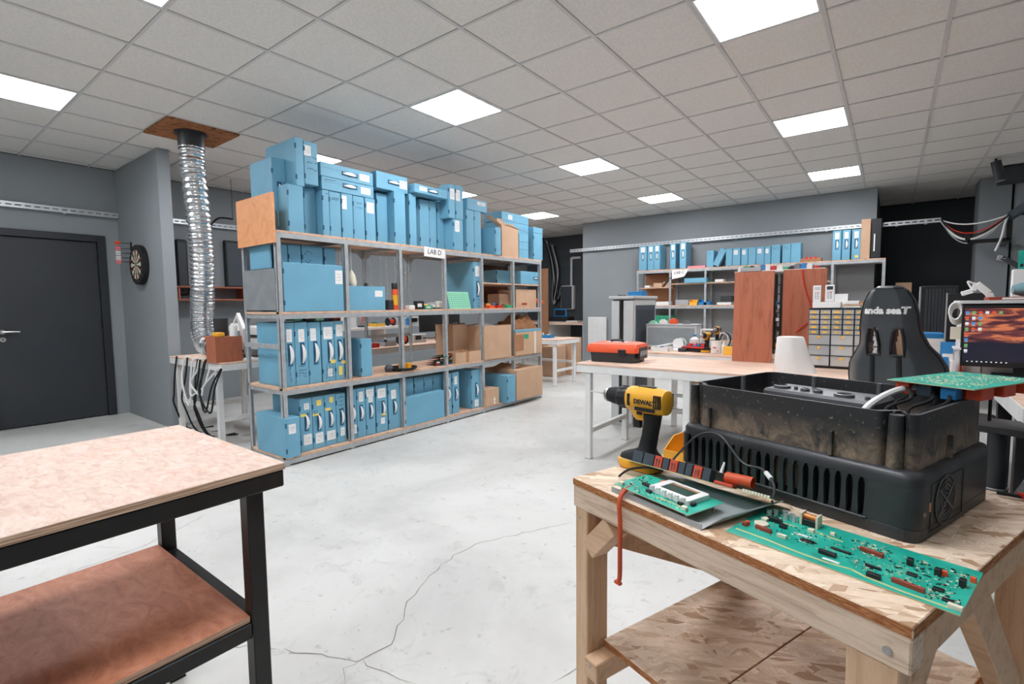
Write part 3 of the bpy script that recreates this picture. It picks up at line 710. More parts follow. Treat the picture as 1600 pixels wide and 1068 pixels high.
# blue tray and crumpled brown paper on the taped carton
zt = atx(826, 518, SXF+.04).z
y0, y1 = atx(805, 515, SXF+.03).y, atx(846, 515, SXF+.03).y
tag(MB().box(SXF-.4, SXF+.03, y0, y1-.02, zt+.001, zt+.035).build('card_tray', 'blue_card', bevel=.004), 'thin blue card tray on the taped carton', 'tray')
def crumple(name, label, cat, x0, x1, y0, y1, z0, z1, mat, seed, k=.12, nx=9, ny=11):
    rnd = random.Random(seed); m = MB(); vs = []; fs = []
    for i in range(nx):
        for j in range(ny):
            u, v = i/(nx-1), j/(ny-1); e = min(1, 4.5*min(u, 1-u, v, 1-v))
            z = z0+(z1-z0)*(e**.5)*(1-k*4*rnd.random()) if e > 0 else z0
            vs.append((x0+(x1-x0)*u+rnd.uniform(-1, 1)*(x1-x0)*.03*e, y0+(y1-y0)*v+rnd.uniform(-1, 1)*(y1-y0)*.03*e, max(z, z0)))
    for i in range(nx-1):
        for j in range(ny-1): fs.append((i*ny+j, i*ny+j+1, (i+1)*ny+j+1, (i+1)*ny+j))
    b = [(x0, y0, z0), (x1, y0, z0), (x1, y1, z0), (x0, y1, z0)]
    m.add(vs, fs); m.add(b, [(0, 3, 2, 1)])
    return tag(m.build(name, mat), label, cat)
crumple('packing_paper', 'crumpled brown packing paper on the thin blue tray', 'paper', SXF-.35, SXF+.0, y0+.02, y1-.05, zt+.036, zt+.25, 'kraft_paper', 5)
for i, (a_, b_, X0, X1, z) in enumerate(((761, 795, -.42, .0, 512), (712, 742, -.5, -.3, 510))):
    ya, yb_ = atx(a_, z, SXF+X1).y, atx(b_, z, SXF+X1).y
    crumple('packing_scraps', ('white foam scraps filling the tall open carton', 'silver foil bags filling the carton behind the low tray')[i], 'packing', SXF+X0, SXF+X1-.02, ya+.02, yb_-.03, atx(a_, z, SXF+X1).z-.06, atx(a_, z, SXF+X1).z+.05, ('paper', 'foil')[i], 8+i)
# ================================================================== FOREGROUND
# ------------------------------------------------------------------ black steel table with plywood boards
bt = thing('work_table', 'black steel table with worn pale plywood top and reddish lower shelf', 'table', Vector((-1.67, -.25, 0)))
BX0, BX1, BY0, BY1 = -2.045, -1.3, -1.2, .675
def slab(root, name, b, top, edge, ch=.0015):
    q = MB().box(*b); q.mi = [1, 0, 1, 1, 1, 1]; return q.build(name, [top, edge], root, bevel=ch)
slab(bt, 'table_top', (BX0, BX1, BY0, BY1, .881, .9), 'ply_worn', 'ply_edge')
for x in (BX1-.022, BX0+.022): MB().box(x-.02, x+.02, BY0+.005, BY1-.004, .835, .8805).build('top_rail', 'black_steel', bt, bevel=.003)
for y in (BY1-.026, BY0+.03): MB().box(BX0+.043, BX1-.043, y-.02, y+.02, .835, .8805).build('top_rail', 'black_steel', bt, bevel=.003)
LX, LY = (-1.345, -2.0), (.602, -1.1)
for x in LX:
    for y in LY:
        MB().box(x-.022, x+.022, y-.022, y+.022, .004, .8345).build('leg', 'black_steel', bt, bevel=.003)
        MB().box(x-.024, x+.024, y-.024, y+.024, 0, .006).build('foot_cap', 'black_rubber', bt)
for x in LX: MB().box(x-.02, x+.02, LY[1]+.0225, LY[0]-.0225, .44, .482).build('lower_rail', 'black_steel', bt, bevel=.003)
for y in LY: MB().box(LX[1]+.0225, LX[0]-.0225, y-.02, y+.02, .44, .482).build('lower_rail', 'black_steel', bt, bevel=.003)
slab(bt, 'lower_shelf', (LX[1]-.01, LX[0]+.012, LY[1]+.023, LY[0]-.0235, .4825, .5), 'ply_red', 'ply_edge')

# ------------------------------------------------------------------ rough timber table
TA = R(-19.8); TL = Vector((-.605, 1.028, 0)); TZ = .9
WT = Matrix.Translation(TL) @ Matrix.Rotation(TA, 4, 'Z')
def W(u, v, z=TZ): return WT @ Vector((u, v, z))
wt = thing('timber_table', 'rough pine table with chipboard top and chipboard lower shelf', 'table', W(.34, .355, 0), TA)
def wq(): return MB(WT.copy())
q = wq().box(0, .682, 0, .705, .882, .9); q.mi = [1, 0, 1, 1, 1, 1]; q.build('table_top', ['osb_pale', 'osb_edge'], wt, bevel=.0015)
wq().box(.001, .681, .001, .045, .83, .8815).build('front_apron', 'pine_rough', wt, bevel=.0025)
wq().box(.001, .681, .66, .704, .83, .8815).build('back_apron', 'pine_rough', wt, bevel=.0025)
wq().box(.001, .045, .0455, .6595, .83, .8815).build('side_apron', 'pine', wt, bevel=.0025)
wq().box(.637, .681, .0455, .6595, .83, .8815).build('side_apron', 'pine', wt, bevel=.0025)
for u0, u1, v0, v1 in ((.003, .046, .006, .074), (.603, .668, .006, .05), (.003, .046, .632, .7), (.62, .68, .632, .7)):
    wq().box(u0, u1, v0, v1, 0, .8295).build('leg', 'pine_vertical', wt, bevel=.0025)
# short corner block and long brace on the left, brace on the right
wq().beam((.047, .03, .735), (.12, .03, .818), .046, .05, (0, 1, 0)).build('corner_block', 'pine', wt, bevel=.002)
wq().beam((.025, .075, .765), (.025, .62, .5), .032, .07).build('brace', 'pine', wt, bevel=.002)
wq().beam((.645, .055, .72), (.645, .16, .828), .032, .06).build('brace', 'pine', wt, bevel=.002)
wq().beam((.65, .63, .5), (.65, .33, .828), .032, .07).build('brace', 'pine', wt, bevel=.002)
wq().box(.047, .09, -.004, .7, .425, .4735).build('shelf_rail', 'pine', wt, bevel=.0025)
wq().box(.59, .633, .06, .7, .425, .4735).build('shelf_rail', 'pine', wt, bevel=.0025)
q = wq().box(.048, .306, .058, .635, .474, .492); q.mi = [1, 0, 1, 1, 1, 1]; q.build('lower_shelf_board', ['osb_pale', 'osb_edge'], wt, bevel=.0015)
q = wq().box(.3085, .6, .055, .69, .474, .492); q.mi = [1, 0, 1, 1, 1, 1]; q.build('lower_shelf_board', ['osb_pale', 'osb_edge'], wt, bevel=.0015)
wq().cyl((.655, .0015, .853), (.655, -.002, .853), .006, n=10).build('screw_head', 'steel', wt)
wq().cyl((.02, .005, .805), (.02, .004, .805), .0035, n=10).build('screw_head', 'steel', wt)
for v in (.025, .05): wq().cyl((.068, -.0035, .45+v*.3), (.068, -.0055, .45+v*.3), .003, n=8).build('screw_head', 'steel', wt)

# ------------------------------------------------------------------ inverter casing
iv = thing('inverter_casing', 'dusty black inverter casing with slotted front and open top on timber table', 'casing', W(.355, .4535, TZ), TA)
IW, ID = .49, .385
def arc(cx, cy, r, a0, a1, n=6): return [(cx+r*math.cos(R(a0+(a1-a0)*i/n)), cy+r*math.sin(R(a0+(a1-a0)*i/n))) for i in range(n+1)]
LM(iv).prism(rrect(IW, ID, .028), 0, .024).build('plinth', 'case_black', iv, bevel=.002)
hw, hd = IW/2, ID/2; s0, s1 = -.228, .168; th = .02; rr = .028
outer = [(s1, -hd)]+arc(hw-rr, -hd+rr, rr, -90, 0)+arc(hw-rr, hd-rr, rr, 0, 90)+arc(-hw+rr, hd-rr, rr, 90, 180)+[(-hw, -hd+rr)]+arc(-hw+.017, -hd+.017, .017, 180, 270)[1:]
inner = [(-hw+th, -hd+th), (-hw+th, hd-th), (hw-th-.02, hd-th), (hw-th-.02, -hd+th), (s1, -hd+th)]
LM(iv).prism(outer+inner, .024, .098).build('lower_wall', 'case_black', iv, smooth=True)
LM(iv).box(-hw+.03, hw-.06, -hd+.034, hd-.03, .0245, .0975).build('heat_sink', 'black_rubber', iv)
for x in (-.12, -.02): LM(iv).box(x, x+.05, -hd+.0265, -hd+.033, .03, .09).build('dust_pad', 'dust_grey', iv)
LM(iv).loft([[(x, y, z) for x, y in rrect(IW-2*g, ID-2*g, rr)] for z, g in ((.0982, 0), (.112, 0), (.119, .004), (.1225, .012))]).build('shoulder', 'case_black', iv, smooth=True)
nf = 20; pt = (s1-s0)/nf
for k in range(nf+1):
    x = s0+k*pt; a, b = .0058, .0042
    P = [(-a, .0242), (a, .0242), (b, .06), (b, .086), (b+.0015, .0915), (pt*.36, .0962), (pt*.499, .0978), (-pt*.499, .0978), (-pt*.36, .0962), (-b-.0015, .0915), (-b, .086), (-b, .06)]
    if k == 0: P = [(max(p, -.0005), z) for p, z in P]
    T = Matrix(((1, 0, 0, x), (0, 0, 1, -hd+.0005), (0, 1, 0, 0), (0, 0, 0, 1)))
    LM(iv).prism(P, 0, .009, T).build('vent_fin', 'case_black', iv)
LM(iv).box(-hw+.02, s1+.001, -hd-.004, -hd+.001, .0215, .0265).build('lower_ledge', 'case_black', iv, bevel=.0015)
# raised tray with recessed front corners and screw posts in them
UW, UD = .462, .358; uw, ud = UW/2, UD/2; rc = .03
def tray_outline(g):
    w_, d_ = uw-g, ud-g; r = rc+g*.6
    f = [(-w_+r+.012, -d_)]+[(w_-r-.03, -d_)]+arc(w_-r-.03, -d_+.012, .012, -90, -10, 4)+[(w_-r-.012, -d_+.02)]+arc(w_-r+.004, -d_+.022, .012, 200, 70, 4)[:-1]+arc(w_-.014, -d_+.02, .014, -80, 0, 4)
    bk = arc(w_-.03, d_-.03, .03, 0, 90)+arc(-w_+.03, d_-.03, .03, 90, 180)
    lf = [(-w_, -d_+.04), (-w_+.004, -d_+.03), (-w_+.022, -d_+.026), (-w_+.026, -d_+.012)]
    return f+bk+lf
LM(iv).ring(tray_outline(0), tray_outline(.006), .1225, .222).build('tray_wall', 'case_dusty', iv, smooth=True)
o_ = LM(iv); o_.prism(tray_outline(.004), .158, .163).build('tray_floor', 'case_inner', iv)
for x, y, r in ((uw-.032, -ud+.012, .0135), (-uw+.008, -ud+.012, .012)): LM(iv).cyl((x, y, .1225), (x, y, .218), r, r*.85, 14).build('screw_post', 'case_dusty', iv, smooth=True)
for x, y in ((.1, -ud+.0), (-.17, -ud+.0), (uw+.0, -.02)):
    if y > -.1: LM(iv).box(x-.002, x+.008, y-.003, y+.003, .1225, .165).build('wall_rib', 'case_dusty', iv, bevel=.001)
    else: LM(iv).box(x-.003, x+.003, y-.008, y+.002, .1225, .17).build('wall_rib', 'case_dusty', iv, bevel=.001)
# inside: connector ledge, glands, posts
LM(iv).box(-.16, .09, .02, .14, .1632, .2).build('connector_ledge', 'case_inner', iv, bevel=.006)
for x, y, r in ((-.13, .06, .017), (-.07, .055, .009), (-.04, .055, .009), (.02, .05, .018), (-.095, .06, .004), (.07, .045, .005)):
    LM(iv).lathe([(r*1.15, .2), (r*1.15, .206), (r*.85, .207), (r*.8, .198)], 18, Matrix.Translation((x, y, 0)), cap=False).build('gland_ring', 'case_inner', iv, smooth=True)
    LM(iv).cyl((x, y, .199), (x, y, .2012), r*.8, n=18).build('gland_hole', 'case_inner', iv)
for x, y in ((-.085, .13), (.06, .13), (-.2, .0), (.17, .12)): LM(iv).cyl((x, y, .163), (x, y, .228), .0065, .0055, 12).build('inner_post', 'case_inner', iv, smooth=True)
for x, y in ((.14, -.02), (.17, .0), (.13, .05), (.19, .06), (.2, -.04)): LM(iv).lathe([(.011, .163), (.011, .172), (.008, .174), (.007, .166)], 14, Matrix.Translation((x, y, 0))).build('cable_gland', 'black_plastic', iv, smooth=True)
# fan grille on the right face
fx, fy, fz = hw, -.075, .058
TF = Matrix(((0, 0, 1, fx), (1, 0, 0, fy), (0, 1, 0, fz), (0, 0, 0, 1)))
LM(iv).add([(x, y, .0012) for x, y in arc(0, 0, .046, 0, 352.5, 47)], [tuple(range(48))], TF).build('fan_opening', 'case_black', iv)
for r in (.012, .02, .028, .036, .045):
    LM(iv).ring(arc(0, 0, r+.0012, 0, 352.5, 47), arc(0, 0, r-.0012, 0, 352.5, 47), .0012, .003, TF).build('grille_ring', 'case_inner', iv)
for a in (35, 145): LM(iv).box(-.046, .046, -.0015, .0015, .003, .0045, TF @ Matrix.Rotation(R(a), 4, 'Z')).build('grille_bar', 'case_inner', iv)
LM(iv).ring(rrect(.16, .088, .004, 2), rrect(.157, .085, .003, 2), 0, .0015, Matrix(((0, 0, 1, fx), (1, 0, 0, -.06), (0, 1, 0, .055), (0, 0, 0, 1)))).build('side_panel_seam', 'case_black', iv)
LM(iv).cyl((fx-.001, -.165, .05), (fx+.0015, -.165, .05), .004).build('side_screw', 'dust_grey', iv)
LM(iv).box(fx-.0005, fx+.001, -.145, -.137, .05, .066).build('paint_scuff', 'orange_ply', iv)
# wires rising from the glands to the board on top
for i, (x, y, dx, dy) in enumerate(((.14, -.02, -.01, .09), (.17, .0, .0, .08), (.13, .05, .02, .07), (.19, .06, .0, .07), (.2, -.04, .0, .12))):
    P = catmull([(x, y, .168), (x-.01, y+.0, .2), (x+.015, y+dy*.5, .22), (x+dx, y+dy, .238)], 6)
    LM(iv).tube(P, .0035, 6).build('wire', 'black_rubber', iv, smooth=True)
P = catmull([(.085, -.03, .166), (.095, -.01, .2), (.12, .05, .228), (.155, .1, .238)], 7)
LM(iv).tube(P, .007, 8).build('sheathed_cable', 'white_plastic', iv, smooth=True)

# ------------------------------------------------------------------ circuit boards
def board(name, label, c, rz, w, h, th=.0018, mat='pcb', loc_tilt=None):
    root = thing(name, label, 'circuit board', c, rz)
    q = LM(root).box(-w/2, w/2, -h/2, h/2, 0, th); q.mi = [1, 0, 1, 1, 1, 1]
    q.build('board', [mat, 'pcb_edge'], root); return root
def comp(root, name, mat, x, y, sx, sy, sz, z=.0019, rz=0, bevel=.0006):
    T = Matrix.Translation((x, y, z)) @ Matrix.Rotation(rz, 4, 'Z')
    return LM(root).box(-sx/2, sx/2, -sy/2, sy/2, -.0002, sz, T).build(name, mat, root, bevel=bevel)
def smd(root, n, w, h, seed, zones, z=.0018, kinds=('chip', 'solder', 'solder', 'cream', 'pcb_dark')):
    rnd = random.Random(seed); qs = {k: LM(root) for k in kinds}
    for _ in range(n):
        zx, zy, sx, sy = rnd.choice(zones); x = zx+rnd.uniform(-sx, sx); y = zy+rnd.uniform(-sy, sy)
        a, b = rnd.choice(((.0007, .0013), (.0013, .0007), (.002, .0013), (.0006, .0006), (.0009, .0009))); k = rnd.choice(kinds)
        qs[k].box(x-a, x+a, y-b, y+b, z, z+rnd.uniform(.0006, .0016))
    for k, qq in qs.items():
        if qq.v: qq.build('surface_components', k, root)['kind'] = 'stuff'
big = board('control_board', 'long green circuit board crowded with components lying along table edge', W(.537, .1425, TZ+.0005), TA+R(6), .325, .165)
for i, (x, y) in enumerate(((-.135, .06), (-.12, .067), (-.105, .062), (-.112, .05), (-.097, .052), (-.142, .048))): LM(big).cyl((x, y, .0015), (x, y, .0125), .0048, n=14).build('capacitor', 'tray_metal', big, smooth=True)
tr = comp(big, 'transformer', 'chip', -.072, .06, .024, .02, .012); LM(big).cyl((-.083, .06, .0165), (-.061, .06, .0165), .006, n=12).build('winding', 'copper', tr, smooth=True)
for dx in (-.0135, .0135): comp(big, 'bobbin_end', 'cream', -.072+dx, .06, .004, .022, .0225)
for x, y, l, a in ((-.118, -.03, .03, -.1), (.035, .02, .034, -.1), (.1, -.054, .04, -.06), (-.15, -.035, .01, 0)): comp(big, 'pin_strip', 'brick_red', x, y, l, .0055, .007, rz=a)
for x, y, sx, sy, sz in ((-.05, -.015, .02, .01, .003), (-.01, -.04, .026, .007, .007), (.0, -.01, .03, .004, .004), (.05, -.03, .02, .004, .004), (-.1, .01, .012, .01, .006), (-.12, .022, .026, .006, .009),
                         (.095, -.01, .013, .009, .003), (.13, -.03, .013, .009, .003), (.06, -.062, .018, .008, .007), (.145, -.055, .013, .008, .003)): comp(big, 'chip', 'chip', x, y, sx, sy, sz)
for x, y in ((.085, .025), (.12, .02), (.15, .01)): comp(big, 'optocoupler', 'chip', x, y, .008, .01, .011)
for x, y in ((.127, .026), (.158, .035), (-.148, -.028)): comp(big, 'film_capacitor', 'orange_plastic', x, y, .007, .006, .008)
for x, y, sx, sy in ((-.135, .015, .01, .014), (-.13, -.012, .018, .014), (.155, -.07, .016, .008), (-.085, -.032, .016, .006), (-.06, .03, .01, .008), (-.03, .045, .008, .006)): comp(big, 'connector', 'cream', x, y, sx, sy, .006)
LM(big).ring(arc(-.13, -.012, .012, 0, 345, 23), arc(-.13, -.012, .008, 0, 345, 23), .0018, .0075).build('toroid', 'cream', big)
qq = LM(big)
P = [(-.155, -.058), (-.1, -.06), (-.05, -.066), (.0, -.066), (.03, -.06), (.05, -.068), (.1, -.073), (.15, -.072)]
for (xa, ya), (xb, yb_) in zip(P, P[1:]): qq.beam((xa, ya, .0018), (xb+.001, yb_, .0018), .0045, .0004)
qq.build('bare_trace', 'pcb_trace', big)
for (x0, x1, y) in ((-.13, -.085, .035), (-.06, -.01, .036)): LM(big).beam((x0, y, .0018), (x1, y-.004, .0018), .004, .0004).build('bare_trace', 'pcb_trace', big)
for x, y in ((-.062, .005), (.0, -.055)): LM(big).box(x-.012, x+.012, y-.003, y+.003, .0017, .0022).build('label_strip', 'paper', big)
smd(big, 620, .325, .165, 3, [(-.09, .0, .05, .04), (-.03, .01, .05, .04), (.03, .045, .03, .02), (.06, .02, .05, .03), (.11, -.02, .04, .025), (.12, .03, .035, .03), (.14, -.05, .018, .015), (.06, -.03, .04, .02), (-.13, .03, .02, .04)])
# board standing on the casing, components hanging beneath
tb = board('power_board', 'green circuit board with solder dots resting on the casing corner', W(.552, .63, 1.148), TA+R(-9), .152, .27)
smd(tb, 430, .15, .26, 9, [(-.03, -.05, .04, .06), (.03, .0, .03, .08), (-.02, .07, .04, .05), (.02, -.08, .045, .03), (.04, .09, .03, .035)], .0018, ('solder', 'cream'))
for x in (-.045, .0, .045):
    for k in range(9): comp(tb, 'solder_joint', 'solder', x+random.uniform(-.004, .004), -.06+k*.02, .0035, .0035, .0018, bevel=0)
for i in range(7):
    y = -.112+i*.034
    for j, x in enumerate((-.052, -.012, .03)):
        mt = ('relay_red', 'relay_slate', 'blue_plastic', 'black_plastic')[(i*2+j) % 4]
        LM(tb).box(x-.013, x+.013, y-.012, y+.012, -.026, -.0001).build('hanging_relay', mt, tb, bevel=.001)
for i in range(3): LM(tb).box(.048, .074, -.1+i*.085, -.055+i*.085, -.024, -.0001).build('terminal_block', 'relay_red', tb, bevel=.001)
for x, y in ((.055, -.02),): LM(tb).cyl((x, y, -.075), (x, y, -.0001), .003, n=10).build('stand_off', 'black_steel', tb)
# steel plate with display board on it
pl = thing('steel_plate', 'bent steel mounting plate lying under the display board', 'plate', W(.24, .115, TZ), TA)
LM(pl).box(-.115, .115, -.1, .1, .0004, .0022).build('plate', 'galv', pl)
LM(pl).box(-.118, .116, -.104, -.102, .0, .012).build('front_flange', 'galv', pl)
LM(pl).add([(.115, -.1, .0022), (.115, .1, .0022), (.155, .1, .024), (.13, -.06, .02), (.1165, -.1, .0022), (.1165, .1, .0022), (.1565, .1, .0225), (.1315, -.06, .0185)], [(0, 1, 2, 3), (7, 6, 5, 4), (0, 4, 5, 1), (1, 5, 6, 2), (2, 6, 7, 3), (3, 7, 4, 0)]).build('side_flange', 'galv', pl)
lb = board('display_board', 'green circuit board carrying a white framed display over steel plate', W(.232, .062, TZ+.02), TA+R(-1), .2, .108)
for x in (-.085, .085):
    for y in (-.042, .042): LM(lb).cyl((x, y, -.0178), (x, y, .0), .003, n=8).build('stand_off', 'steel', lb)
dsp = LM(lb).ring(rrect(.104, .068, .006, 3, .022, .012), rrect(.07, .044, .003, 3, .022, .018), .0018, .0125).build('display_frame', 'white_plastic', lb, bevel=.001)
LM(lb).box(-.012, .056, -.003, .039, .0019, .0095).build('display_glass', 'pcb_dark', dsp)
LM(lb).box(-.012, .056, .034, .0395, .0096, .0102).build('display_backing', 'brown_tape', dsp)
for k in range(6): LM(lb).box(-.024+k*.016, -.014+k*.016, -.0235, -.018, .0019, .0165).build('frame_clip', 'white_plastic', dsp, bevel=.001)
LM(lb).box(-.05, .01, .036, .05, .0019, .004).build('ribbon_cable', 'orange_plastic', lb)
for x, y, sx, sy in ((-.045, -.005, .03, .009), (-.02, -.03, .012, .008), (.075, -.01, .01, .012), (.06, -.028, .012, .006)): comp(lb, 'chip', 'chip', x, y, sx, sy, .006)
for x, y in ((.08, -.04), (-.085, -.045)): comp(lb, 'connector', 'cream', x, y, .012, .008, .007)
smd(lb, 130, .2, .1, 5, [(-.06, -.02, .035, .025), (-.02, -.035, .05, .012), (.05, -.04, .04, .008), (-.08, .02, .015, .02)])
LM(lb).beam((-.0, -.037, .0018), (.075, -.03, .0018), .004, .0004).build('bare_trace', 'pcb_trace', lb)
# tilted relay board: front edge raised
rb = thing('relay_board', 'narrow circuit board with black and red relays propped against the casing', 'circuit board', W(.225, .15, TZ), TA+R(8))
TR = Matrix.Translation((0, -.012, .04)) @ Matrix.Rotation(R(-21), 4, 'X')
def rq(): q = LM(rb); q.Mx = q.Mx @ TR; return q
q = rq().box(-.182, .182, 0, .085, -.0009, .0009); q.mi = [0, 0, 1, 1, 1, 1]; q.build('board', ['pcb', 'pcb_edge'], rb)
x = -.152
for i, (wd, mt) in enumerate(((.03, 'relay_slate'), (.03, 'relay_slate'), (.022, 'relay_red'), (.018, 'relay_slate'), (.022, 'relay_red'), (.018, 'relay_slate'), (.018, 'relay_slate'), (.022, 'relay_red'), (.02, 'relay_slate'))):
    o = rq().box(x+.001, x+wd-.001, .005, .03, .001, .028).build('relay', mt, rb, bevel=.001)
    if mt == 'relay_red': rq().tube([(x+.007, .0045, .006), (x+.007, .0035, .02), (x+.014, .0035, .02), (x+.014, .0045, .006)], .001, 6).build('relay_clip', 'steel', o)
    x += wd
fr = rq()
fr.loft([[(.075+t*.055+.0*a, .02+.013*math.cos(R(a)), .02+.012*math.sin(R(a))+.002*t) for a in range(0, 360, 20)] for t in (0, .4, .8, 1)], cap=False)
fr.build('ferrite_ring', 'orange_cable', rb, smooth=True)
rq().box(.06, .1, -.002, .02, .001, .008).build('terminal_block', 'relay_red', rb, bevel=.001)
rq().cyl((.062, .02, .026), (.065, .02, .05), .004, .002, 10).build('cable_lug', 'white_plastic', rb, smooth=True)
for k in range(9): rq().box(.118+k*.006, .1225+k*.006, .004, .009, .001, .006).build('header_pin', 'cream', rb)
P = catmull([W(.13, .2, .935), W(.17, .24, 1.0), W(.235, .235, 1.02), W(.3, .225, .975), W(.345, .225, .972), W(.385, .2, .955), W(.39, .185, .925)], 8)
MB().tube(P, .0026, 6).build('loop_wire', 'dark_plastic', rb, smooth=True)
MB().tube([P[34], P[37]], .005, 8).build('wire_plug', 'white_plastic', rb)
P = catmull([W(.07, .085, .905), W(.09, .1, .925), W(.125, .125, .935), W(.15, .15, .93)], 6)
MB().tube(P, .0028, 6).build('lead_wire', 'black_rubber', rb, smooth=True)
# orange cable hanging over the table edge
P = catmull([W(.155, .05, .915), W(.165, .01, .917), W(.17, -.012, .90), W(.178, -.018, .86), W(.18, -.02, .8), W(.176, -.016, .74), W(.174, -.017, .722)], 8)
oc = tag(MB().tube(P, .0046, 8, rf=lambda t: .0052 if t < .9 else .004).build('orange_cable', 'orange_cable', smooth=True), 'orange cable tail hanging down over the timber table edge', 'cable')
MB().box(-.008, .008, -.004, .004, -.003, .003, WT @ Matrix.Translation((.172, -.017, .721))).build('cable_end', 'orange_cable', oc)

# ------------------------------------------------------------------ cordless drill
# local: x = forward along the chuck, z up, foot at z 0
dr = thing('cordless_drill', 'yellow and black cordless drill standing on timber table', 'drill', W(.058, .19, TZ), TA+R(180+8))
def ell(x, cy, cz, ry, rz, n=16, pw=2.4):
    out = []
    for i in range(n):
        a = 2*math.pi*i/n; c, s = math.cos(a), math.sin(a)
        out.append((x, cy+ry*math.copysign(abs(c)**(2/pw), c), cz+rz*math.copysign(abs(s)**(2/pw), s)))
    return out
def sect(z, cx, rx, ry, n=16, pw=2.6, tilt=0):
    out = []
    for i in range(n):
        a = 2*math.pi*i/n; c, s = math.cos(a), math.sin(a); x = rx*math.copysign(abs(c)**(2/pw), c)
        out.append((cx+x, ry*math.copysign(abs(s)**(2/pw), s), z+tilt*x))
    return out
LM(dr).loft([sect(.002, .012, .052, .034, pw=4), sect(.006, .012, .056, .037, pw=4), sect(.022, .012, .057, .038, pw=4), sect(.026, .01, .052, .036, pw=4)]).build('battery', 'yellow_tool', dr, smooth=True)
LM(dr).loft([sect(.0, .012, .05, .032, pw=4), sect(.004, .012, .053, .035, pw=4)]).build('battery_base', 'black_rubber', dr, smooth=True)
LM(dr).loft([sect(.0262, .012, .052, .035, pw=4), sect(.036, .01, .05, .034, pw=3.4), sect(.046, .0, .032, .026), sect(.056, -.006, .022, .02), sect(.09, -.014, .02, .018), sect(.125, -.02, .021, .018), sect(.146, -.02, .024, .019)]).build('grip', 'black_rubber', dr, smooth=True)
LM(dr).loft([sect(.128, .008, .016, .0165), sect(.142, .012, .026, .018), sect(.156, .012, .034, .02)]).build('trigger_housing', 'yellow_tool', dr, smooth=True)
LM(dr).box(.012, .034, -.007, .007, .104, .13).build('trigger', 'black_plastic', dr, bevel=.004, seg=2)
LM(dr).loft([ell(-.066, 0, .178, .018, .022), ell(-.062, 0, .178, .026, .03), ell(-.045, 0, .178, .029, .033), ell(.01, 0, .178, .03, .034), ell(.04, 0, .178, .029, .032), ell(.046, 0, .178, .026, .029)]).build('motor_housing', 'yellow_tool', dr, smooth=True)
for k in range(4):
    for s in (1, -1): LM(dr).box(-.06+k*.0055, -.0575+k*.0055, s*.0285-.002, s*.0285+.002, .165, .198).build('vent_slot', 'black_plastic', dr)
for s in (1, -1):
    LM(dr).box(.028, .036, s*.0285-.0015, s*.0285+.0015, .164, .194).build('side_insert', 'black_plastic', dr, bevel=.0007)
    LM(dr).box(-.045, .012, s*.0298-.001, s*.0298+.001, .155, .164).build('badge', 'black_plastic', dr)
LM(dr).box(-.03, .02, -.006, .006, .209, .214).build('speed_slider', 'black_plastic', dr, bevel=.002)
LM(dr).box(-.002, .014, -.0215, .0215, .142, .151).build('direction_button', 'black_plastic', dr, bevel=.002)
vs, fs = text_mesh('DEWALT', .0155, 0, .0006, .0004)
LM(dr).add(vs, fs, Matrix(((-1, 0, 0, -.016), (0, 0, 1, .0301), (0, 1, 0, .177), (0, 0, 0, 1)))).build('lettering', 'ink', dr)
LM(dr).lathe([(.026, .0), (.0285, .004), (.0285, .026), (.027, .029)], 24, Matrix.Translation((.046, 0, .178)) @ Matrix.Rotation(R(90), 4, 'Y')).build('clutch_ring', 'black_plastic', dr, smooth=True)
LM(dr).lathe([(.0225, .0), (.0235, .006), (.0225, .02), (.019, .036)], 20, Matrix.Translation((.0752, 0, .178)) @ Matrix.Rotation(R(90), 4, 'Y')).build('chuck_sleeve', 'black_rubber', dr, smooth=True)
LM(dr).lathe([(.0192, .0), (.0205, .004), (.018, .009), (.0095, .014), (.008, .017)], 20, Matrix.Translation((.1113, 0, .178)) @ Matrix.Rotation(R(90), 4, 'Y')).build('chuck_nose', 'steel', dr, smooth=True)
LM(dr).cyl((.128, 0, .178), (.182, 0, .178), .0022, .0018, 8).build('drill_bit', 'steel', dr)
for k in range(12):
    a = 2*math.pi*k/12; LM(dr).box(.05, .07, -.0016, .0016, .0275, .0297, Matrix.Translation((0, 0, .178)) @ Matrix.Rotation(a, 4, 'X')).build('clutch_rib', 'black_rubber', dr)
# yellow parts bin behind the drill
yb = thing('parts_bin', 'small yellow plastic parts bin behind the drill on timber table', 'bin', W(.07, .345, TZ), TA+R(8))
def bin_parts(root, w, d, h, mat, t=.003):
    q = LM(root).box(-w/2, w/2, -d/2, d/2, 0, t).box(-w/2, w/2, d/2-t, d/2, t, h).box(-w/2, w/2, -d/2, -d/2+t, t, h*.5)
    for s in (-1, 1):
        x = s*(w/2-t/2); P = [(-d/2+t, t), (d/2-t, t), (d/2-t, h), (-d/2+d*.45, h), (-d/2+t, h*.5)]
        q.prism(P, -t/2, t/2, Matrix(((0, 0, 1, x), (1, 0, 0, 0), (0, 1, 0, 0), (0, 0, 0, 1))))
    return q.build('tub', mat, root)
bin_parts(yb, .085, .11, .06, 'yellow_bin'); LM(yb).box(-.046, .046, .053, .058, .052, .06).build('rim', 'yellow_bin', yb)
# green cable with red clip on the table behind the casing
P = catmull([W(.605, .675, .907), W(.63, .685, .906), W(.66, .69, .906), W(.675, .66, .906)], 8)
gc = tag(MB().tube(P, .004, 7).build('test_lead', 'black_rubber', smooth=True), 'short dark test lead with red clip behind the casing', 'cable')
MB().box(-.012, .012, -.005, .005, -.004, .008, Matrix.Translation(W(.645, .69, .906)) @ Matrix.Rotation(TA, 4, 'Z')).build('clip', 'red', gc, bevel=.002)
